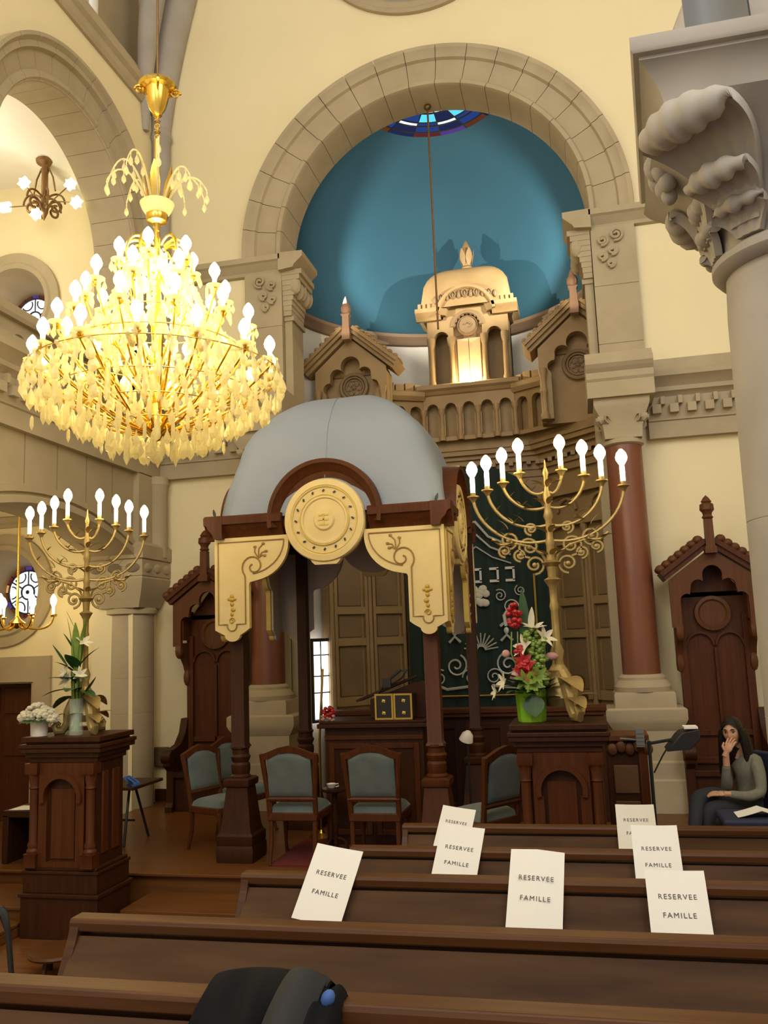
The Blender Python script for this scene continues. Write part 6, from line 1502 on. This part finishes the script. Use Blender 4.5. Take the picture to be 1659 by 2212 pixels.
# ============================================================= coat over the nearest pew
y, z = 1.80, ZR_['E']
q0 = at(475, 2150, y); q1 = at(745, 2160, y); zt = at(560, 2108, y).z
t = thing('coat', 'black coat with grey lining draped over the nearest pew', 'coat', (q0.x + .15, y - .1, z - .2)); o = (q0.x + .15, y - .1, z - .2)
w = q1.x - q0.x
def ridge(u):
    # how high the bunched cloth stands over the rail
    return .022 * max(0., sin(pi * min(1., max(0., u * .98 + .02)))) ** .55 + .020
def coat(u, v, off=0.):
    x = q0.x + w * (-.06 + .92 * u) - .05 * max(0, v - .4); rg = z + ridge(u)
    if v < .3: k = v / .3; yy = y + .14 - .12 * k; zz = rg - .20 * (1 - k) ** 2
    else: k = (v - .3) / .7; yy = y + .02 - .30 * k ** .9; zz = rg - .03 * k - .27 * k ** 1.7
    wr = (.012 * sin(u * 11 + 4 * v) + .007 * sin(u * 23 - 6 * v)) * min(1, v * 2.5)
    return (x, yy - wr - off, zz + wr * .3 + off * .6)
b = B(o); b.grid(lambda u, v: coat(u, v), 48, 36); b.grid(lambda u, v: coat(u, v, -.012), 48, 36); b.build('body', M['blackcloth'], t, smooth=80)
def lap(u, v, off=0.):
    k = v; x = q0.x + w * (.60 + .30 * u) - w * .22 * k * (1 - .5 * u) ; rg = z + ridge(.62 + .3 * u)
    zz = rg + .010 - .02 * k - .25 * k ** 1.6 + .02 * sin(pi * u); yy = y - .01 - .29 * k - .03 * sin(pi * u)
    return (x, yy - off, zz + off * .6)
b = B(o); b.grid(lambda u, v: lap(u, v, .006), 24, 20); b.grid(lambda u, v: lap(u, v, -.008), 24, 20); b.build('lining', M['greycloth'], t, smooth=80)
def slv(off): return lambda u, v: (q0.x + w * (.78 + .24 * u), y - .0 - .24 * v - .03 * sin(pi * u) - off, z + .035 + .02 * sin(pi * u) - .03 * u - .16 * v ** 1.4 + .012 * sin(9 * u) + off)
b = B(o); b.grid(slv(0), 16, 14); b.grid(slv(-.012), 16, 14); b.build('sleeve', M['blackcloth'], t, smooth=80)
q = at(708, 2158, y - .06); b = B(o); b.sphere(q, (.014, .016, .020), 10, 8, rot=(.4, .5, 0)); b.build('blue_scarf', M['bluescarf'], t)
# black bent stand at the left edge
q = [at(-8, 1968, 3.3), at(8, 1975, 3.3), at(17, 2010, 3.3), at(26, 2120, 3.3), at(31, 2190, 3.3)]
t = thing('metal_stand', 'black bent metal stand at the left edge of the floor', 'stand', (q[-1].x, 3.3, 0)); o = (q[-1].x, 3.3, 0)
b = B(o); b.tube([q[0], q[0] + (q[1] - q[0]) * .6 + Vector((0, 0, .01)), q[1], q[2], q[3], q[4], (q[4].x, 3.3, .02)], [.018, .02, .018, .012, .011, .011, .011], 8); b.build('pole', M['black'], t)
b = B(o); b.tube([q[0], q[0] + Vector((-.25, .1, -.01)), q[0] + Vector((-.3, .1, -.2))], .016, 8); b.lathe([(0, 0), (.13, 0), (.13, .015), (.02, .03), (0, .03)], (q[-1].x, 3.3, .0), 20); b.build('foot', M['black'], t)
# ============================================================= seated woman
def skin(name, pts, edges, m, parent, org, sub=2, root=0):
    """one continuous surface grown over a skeleton of (x, y, z, radius)"""
    me = bpy.data.meshes.new(name); o = Vector(org)
    me.from_pydata([tuple(Vector(p[:3]) - o) for p in pts], edges, []); me.materials.append(m)
    ob = bpy.data.objects.new(name, me); COL.objects.link(ob); ob.parent = parent
    md = ob.modifiers.new('skin', 'SKIN'); md.use_smooth_shade = True
    for i, p in enumerate(pts):
        r = p[3]; me.skin_vertices[0].data[i].radius = r if isinstance(r, tuple) else (r, r); me.skin_vertices[0].data[i].use_root = (i == root)
    sb = ob.modifiers.new('sub', 'SUBSURF'); sb.levels = sub; sb.render_levels = sub
    return ob
PO = (1.15, 7.45, .301)
pe = thing('person', 'woman in grey green sweater with long dark hair seated with hand at her mouth', 'person', PO)
neck = (1.115, 7.46, 1.185)
# sweater: torso, both sleeves
P = [(1.17, 7.50, .80, (.15, .125)), (1.18, 7.50, .90, (.135, .11)), (1.17, 7.49, 1.0, (.14, .115)), (1.15, 7.48, 1.08, (.125, .10)), (1.125, 7.465, 1.155, .062),
     (1.215, 7.37, 1.115, .060), (1.225, 7.31, 1.02, .050), (1.215, 7.26, .905, .045), (1.11, 7.19, .885, .042), (1.0, 7.16, .905, .034), (.955, 7.155, .912, .030),
     (1.065, 7.585, 1.115, .060), (1.03, 7.54, 1.02, .050), (.985, 7.40, .905, .045), (.985, 7.345, 1.0, .040), (.99, 7.325, 1.08, .034), (.992, 7.32, 1.10, .032)]
E_ = [(0, 1), (1, 2), (2, 3), (3, 4), (3, 5), (5, 6), (6, 7), (7, 8), (8, 9), (9, 10), (3, 11), (11, 12), (12, 13), (13, 14), (14, 15), (15, 16)]
skin('sweater', P, E_, M['sweater'], pe, PO)
# trousers: crossed legs
P = [(1.17, 7.47, .76, (.15, .12)), (1.10, 7.36, .765, .085), (.95, 7.22, .80, .078), (.80, 7.12, .80, .068), (.79, 7.09, .66, .058), (.80, 7.10, .50, .05), (.81, 7.12, .38, .042),
     (1.06, 7.46, .79, .085), (.90, 7.33, .87, .076), (.745, 7.18, .885, .064), (.705, 7.06, .76, .056), (.67, 6.98, .62, .048), (.64, 6.93, .54, .042)]
E_ = [(0, 1), (1, 2), (2, 3), (3, 4), (4, 5), (5, 6), (0, 7), (7, 8), (8, 9), (9, 10), (10, 11), (11, 12)]
skin('trousers', P, E_, M['trousers'], pe, PO)
b = B(PO); b.sphere((.77, 7.06, .335), (.05, .11, .034), 14, 10, rot=(0, 0, -.3)); b.sphere((.585, 6.86, .50), (.045, .10, .035), 14, 10, rot=(.5, 0, -.6)); b.build('shoe', M['black'], pe)
# head: one shaped surface with brow, nose, lips, chin and ears, then neck and hands joined in the same body mesh
HC = Vector((1.075, 7.435, 1.335)); yaw = radians(24); F = Vector((-sin(yaw) * 1, -cos(yaw), 0)); F = Vector((-.42, -.90, -.06)).normalized(); Rt = F.cross(Vector((0, 0, 1))).normalized(); Up = Rt.cross(F).normalized()
tilt = .06; Up2 = (Up + Rt * tilt).normalized(); Rt2 = F.cross(Up2).normalized()
def headpt(u, v):
    a = 2 * pi * u; t = pi * (v - .5)          # a = 0 faces forward
    x = sin(a) * cos(t); y = cos(a) * cos(t); z = sin(t)
    rx, ry, rz = .071, .090, .110
    if z < 0: k = 1 + z * .28; rx *= k; ry *= (1 + z * .10)
    px, py, pz = x * rx, y * ry, z * rz
    if y > 0:
        fz = pz; fx = px
        py += .024 * math.exp(-((fx / .011) ** 2)) * math.exp(-(((fz + .020) / .022) ** 2))      # nose
        py += .010 * math.exp(-((fx / .009) ** 2)) * math.exp(-(((fz - .012) / .022) ** 2))
        py += .006 * math.exp(-((fx / .04) ** 2)) * math.exp(-(((fz - .030) / .010) ** 2))       # brow
        for s in (-1, 1): py -= .010 * math.exp(-(((fx - s * .030) / .014) ** 2)) * math.exp(-(((fz - .012) / .011) ** 2)); py += .005 * math.exp(-(((fx - s * .04) / .018) ** 2)) * math.exp(-(((fz + .025) / .02) ** 2))
        py += .007 * math.exp(-((fx / .020) ** 2)) * math.exp(-(((fz + .056) / .008) ** 2))      # lips
        py -= .004 * math.exp(-((fx / .03) ** 2)) * math.exp(-(((fz + .072) / .007) ** 2)); py += .010 * math.exp(-((fx / .022) ** 2)) * math.exp(-(((fz + .092) / .012) ** 2))
    return HC + Rt2 * px + F * py + Up2 * pz
body = B(PO); body.grid(headpt, 56, 44)
for s in (-1, 1): body.sphere(HC + Rt2 * s * .071 - F * .005 + Up2 * .0, (.010, .018, .030), 8, 8)
body.tube([HC - Up2 * .075 - F * .02, Vector(neck) + Vector((0, 0, .03)), Vector(neck) - Vector((0, 0, .05))], [.045, .046, .055], 16)
def hand(wr, d, n, curls, spread, sc=1., thumb=1):
    """palm and five fingers: wr wrist, d towards the fingers, n back of the hand"""
    wr = Vector(wr); d = Vector(d).normalized(); n = (Vector(n) - d * Vector(n).dot(d)).normalized(); s = d.cross(n)
    body.tube([wr - d * .03 * sc, wr, wr + d * .02 * sc], [.024 * sc, .023 * sc, .024 * sc], 12, flat=1.)
    k0 = len(body.v); body.sphere((0, 0, 0), (.036 * sc, .046 * sc, .016 * sc), 14, 10); R = Matrix((s, d, n)).transposed()
    for i in range(k0, len(body.v)): body.v[i] = wr + d * .050 * sc + R @ body.v[i]
    for i, (L, off) in enumerate(((.060, -.030), (.070, -.010), (.066, .010), (.052, .028))):
        p = wr + d * .085 * sc + s * off * sc; dd = (d + s * off * spread).normalized(); pts = [p - dd * .02 * sc, p]; nn = n
        for j, seg in enumerate((.45, .32, .25)):
            c = curls[i] * (.5 + .5 * j); dd = (dd * cos(c) - nn * sin(c)).normalized(); nn = s.cross(dd) * -1 if 0 else (nn * cos(c) + (d * sin(c))).normalized(); pts.append(pts[-1] + dd * L * seg * sc)
        body.tube(pts, [.010 * sc, .010 * sc, .0092 * sc, .0085 * sc, .0065 * sc], 8); body.sphere(pts[-1], .0068 * sc, 8, 6)
    p = wr + d * .025 * sc - s * .026 * sc * thumb; q = p + (d * .6 - s * .7 * thumb - n * .2).normalized() * .034 * sc; e = q + (d * .95 - s * .15 * thumb - n * .25).normalized() * .030 * sc
    body.tube([wr + d * .02 * sc - s * .012 * thumb * sc, p, q, e], [.014 * sc, .013 * sc, .011 * sc, .008 * sc], 8); body.sphere(e, .0083 * sc, 8, 6)
mouth = HC + F * .088 - Up2 * .062
body.tube([(.992, 7.32, 1.095), (.993, 7.315, 1.15), (.995, 7.31, 1.19)], [.027, .025, .023], 12)
hand((.995, 7.31, 1.19), (mouth - Vector((.995, 7.31, 1.19))) + Vector((.01, -.03, .03)), (-.5, -.85, .1), (.25, .3, .35, .45), 2., .92, 1)
hand((.955, 7.155, .912), (-1, .12, .03), (0, -.25, 1), (.2, .22, .25, .3), 2., .95, -1)
ch_ = Vector((1.15, 7.48, 1.06)); body.tube([Vector(neck) + Vector((0, 0, .02)), ch_, (1.17, 7.49, .9)], [.05, .07, .08], 12)
body.tube([ch_, (1.215, 7.37, 1.112), (1.225, 7.31, 1.02), (1.215, 7.26, .905), (1.11, 7.19, .887), (1.0, 7.16, .906), (.955, 7.155, .912)], [.04, .036, .032, .028, .027, .022, .022], 10)
body.tube([ch_, (1.065, 7.585, 1.112), (1.03, 7.54, 1.02), (.985, 7.40, .907), (.985, 7.345, 1.0), (.992, 7.32, 1.095)], [.04, .036, .032, .028, .026, .024], 10)
body.build('body', M['skin'], pe, smooth=80)
b = B(PO)
for s in (-1, 1):
    c = HC + Rt2 * s * .030 + F * .076 + Up2 * .012; b.sphere(c, (.012, .006, .007), 10, 6, rot=(0, 0, yaw))
b.build('eyes', M['eyew'], pe)
b = B(PO)
for s in (-1, 1):
    c = HC + Rt2 * s * .030 + F * .081 + Up2 * .012; b.sphere(c, (.006, .004, .0065), 8, 6)
    b.tube([HC + Rt2 * s * x + F * y + Up2 * z for x, y, z in ((.014, .090, .030), (.028, .088, .036), (.045, .076, .031))], [.0035, .0045, .002], 6)
    b.tube([HC + Rt2 * s * x + F * y + Up2 * z for x, y, z in ((.018, .081, .017), (.030, .083, .020), (.043, .074, .015))], .0022, 5)
b.build('brows_and_pupils', M['eyem'], pe)
b = B(PO); b.sphere(HC + F * .088 - Up2 * .056, (.020, .006, .006), 10, 6, rot=(0, 0, yaw)); b.build('lips', M['lip'], pe)
# long hair: cap over the skull and falls to the shoulders
b = B(PO)
def cap(u, v):
    a = radians(52) + (2 * pi - radians(104)) * u; t = pi / 2 * (1 - v * 1.45)
    x = sin(a) * cos(t); y = cos(a) * cos(t); z = sin(t)
    return HC + Rt2 * x * .086 + F * y * .106 + Up2 * (z * .128 if z > 0 else z * .10)
b.grid(cap, 40, 16)
def front(u, v):
    a = radians(-60) + radians(120) * u; t = pi / 2 - v * (.50 + .28 * abs(2 * u - 1) ** 1.5) * pi / 2 * 1.15
    return HC + Rt2 * sin(a) * cos(t) * .084 + F * cos(a) * cos(t) * .103 + Up2 * sin(t) * .127
b.grid(front, 24, 10)
rh = random.Random(4)
for k in range(70):
    a = radians(62) + (2 * pi - radians(124)) * k / 69; side = sin(a); back = -cos(a)
    st = HC + Rt2 * sin(a) * .080 + F * cos(a) * .100 + Up2 * .03
    L = .30 + .05 * rh.random(); sx = side
    m = HC + Rt2 * sin(a) * (.092 + .012 * rh.random()) + F * (cos(a) * .095 - .012) - Up2 * .10
    e = Vector((HC.x, HC.y, HC.z)) + Rt2 * (sin(a) * (.10 + .03 * rh.random())) + F * (cos(a) * .085 - .015) - Vector((0, 0, L - .03))
    b.tube(bez(st, m + Up2 * .06, m - Up2 * .05, e, 9), [.016, .020, .022, .024, .024, .024, .023, .020, .014, .005], 7)
b.sphere(HC - F * .05 - Up2 * .13, (.10, .07, .17), 16, 12); b.build('hair', M['hair'], pe, smooth=80)
# her chair and the paper on it
t = thing('office_chair', 'navy blue chair on which the woman in the sweater sits', 'chair', (1.2, 7.5, .301)); o = (1.2, 7.5, .301)
b = B(o); k0 = len(b.v); b.prism([(-.26, -.25), (.26, -.25), (.28, 0), (.25, .25), (-.25, .25), (-.28, 0)], .60, .665, 'xy'); rz = Matrix.Rotation(radians(123), 4, 'Z'); tr = Matrix.Translation((1.10, 7.40, 0)) @ rz
b.xf(tr, k0); b.build('seat', M['navy'], t, bevel=.025)
b = B(o); b.grid(lambda u, v: tr @ Vector(((2 * u - 1) * .24, -.27 - .06 * v + .06 * (2 * u - 1) ** 2, .74 + .42 * v)), 12, 8); b.grid(lambda u, v: tr @ Vector(((2 * u - 1) * .24, -.33 - .06 * v + .06 * (2 * u - 1) ** 2, .74 + .42 * v)), 12, 8)
b2 = B(o); b2.prism([(-.24, .70), (.24, .70), (.25, .95), (.21, 1.16), (-.21, 1.16), (-.25, .95)], -.36, -.30, 'xz'); b2.xf(tr); b2.build('backrest', M['navy'], t, bevel=.025)
for x in (-.2, .2):
    for y in (-.2, .2): b3 = B(o); b3.tube([tr @ Vector((x, y, .6)), tr @ Vector((x * 1.1, y * 1.1, .301))], .013, 8); b3.build('leg', M['black'], t)
b4 = B(o); b4.bar(tr @ Vector((-.2, -.22, .62)), tr @ Vector((-.2, -.32, .75)), .03); b4.bar(tr @ Vector((.2, -.22, .62)), tr @ Vector((.2, -.32, .75)), .03); b4.build('back_support', M['black'], t)
t2 = thing('side_chair', 'navy blue seat with an open white sheet in front of the woman', 'chair', (1.12, 6.85, .301)); o = (1.12, 6.85, .301)
b = B(o); b.box(.84, 6.62, .775, 1.40, 7.02, .83); b.build('seat', M['navy'], t2, bevel=.02)
for x in (.90, 1.36):
    for y in (6.69, 6.98): b = B(o); b.tube([(x, y, .79), (x, y, .302)], .013, 8); b.build('leg', M['black'], t2)
b = B((1.12, 6.8, .832)); f = lambda off: (lambda u, v: (.95 + .32 * u, 6.68 + .2 * v, .834 + .045 * (1 - abs(2 * u - 1)) ** 1.2 + off)); b.grid(f(0), 12, 4); b.grid(f(.0015), 12, 4); tag(b.build('open_sheet', M['paper'], smooth=0), 'folded white sheet lying open on the navy seat by the woman', 'paper')
# ============================================================= light
W = bpy.data.worlds.new('world'); SC.world = W; W.use_nodes = True
bg = W.node_tree.nodes['Background']; bg.inputs['Color'].default_value = (.95, .91, .86, 1); bg.inputs['Strength'].default_value = .7
# daylight from the tall windows of the right aisle and the entrance end
o = light('window_daylight', 'AREA', (4.6, .5, 9.5), 300, (.84, .90, 1.0), 3.5, sy=4.5); aim(o, (-2.0, 8.5, 4.2))
o = light('window_daylight', 'AREA', (-2.2, -2.6, 10.0), 230, (.97, .94, .90), 5, sy=3); aim(o, (-1.6, 10, 6.5))
# warm fill lamps added out of view to brighten the nave walls
light('nave_fill', 'POINT', (-.2, -.8, 7.2), 190, (1, .86, .60), .6)
light('nave_fill', 'POINT', (-3.6, .0, 6.6), 170, (1, .86, .60), .6)
# ark lamps: one behind the parapet, one on each impost
light('ark_lamp', 'POINT', (-1.39, 12.04, 5.88), 30, (1, .80, .48), .04)
for x, z in ((-3.2, 7.0), (.05, 7.15)):
    o = light('apse_spot', 'SPOT', (x, 11.05, z), 270, (1, .93, .78), .03, spot=radians(95), blend=.5); aim(o, (-1.5, 12.6, 8.1))
for x, z in ((-3.1, 6.3), (-.05, 6.35)):
    o = light('gable_spot', 'SPOT', (x, 10.6, z), 14, (1, .88, .72), .03, spot=radians(50), blend=.6); aim(o, (-2.95 if x < -1 else .2, 11.3, 6.75))
light('gallery_light', 'POINT', (-7.4, 8.3, 7.9), 60, (1, .92, .74), .3)
light('gallery_light', 'POINT', (-7.4, 8.9, 6.3), 25, (1, .86, .60), .3)
light('aisle_ceiling_light', 'POINT', (-7.6, 7.4, 3.6), 40, (1, .80, .48), .3)
SC.view_settings.exposure = 0.12

SC.cycles.max_bounces = 6; SC.cycles.diffuse_bounces = 4; SC.cycles.glossy_bounces = 3; SC.cycles.transmission_bounces = 4; SC.cycles.transparent_max_bounces = 16
SC.cycles.caustics_reflective = False; SC.cycles.caustics_refractive = False; SC.cycles.sample_clamp_indirect = 6.0
SC.cycles.use_adaptive_sampling = True; SC.cycles.adaptive_threshold = .025
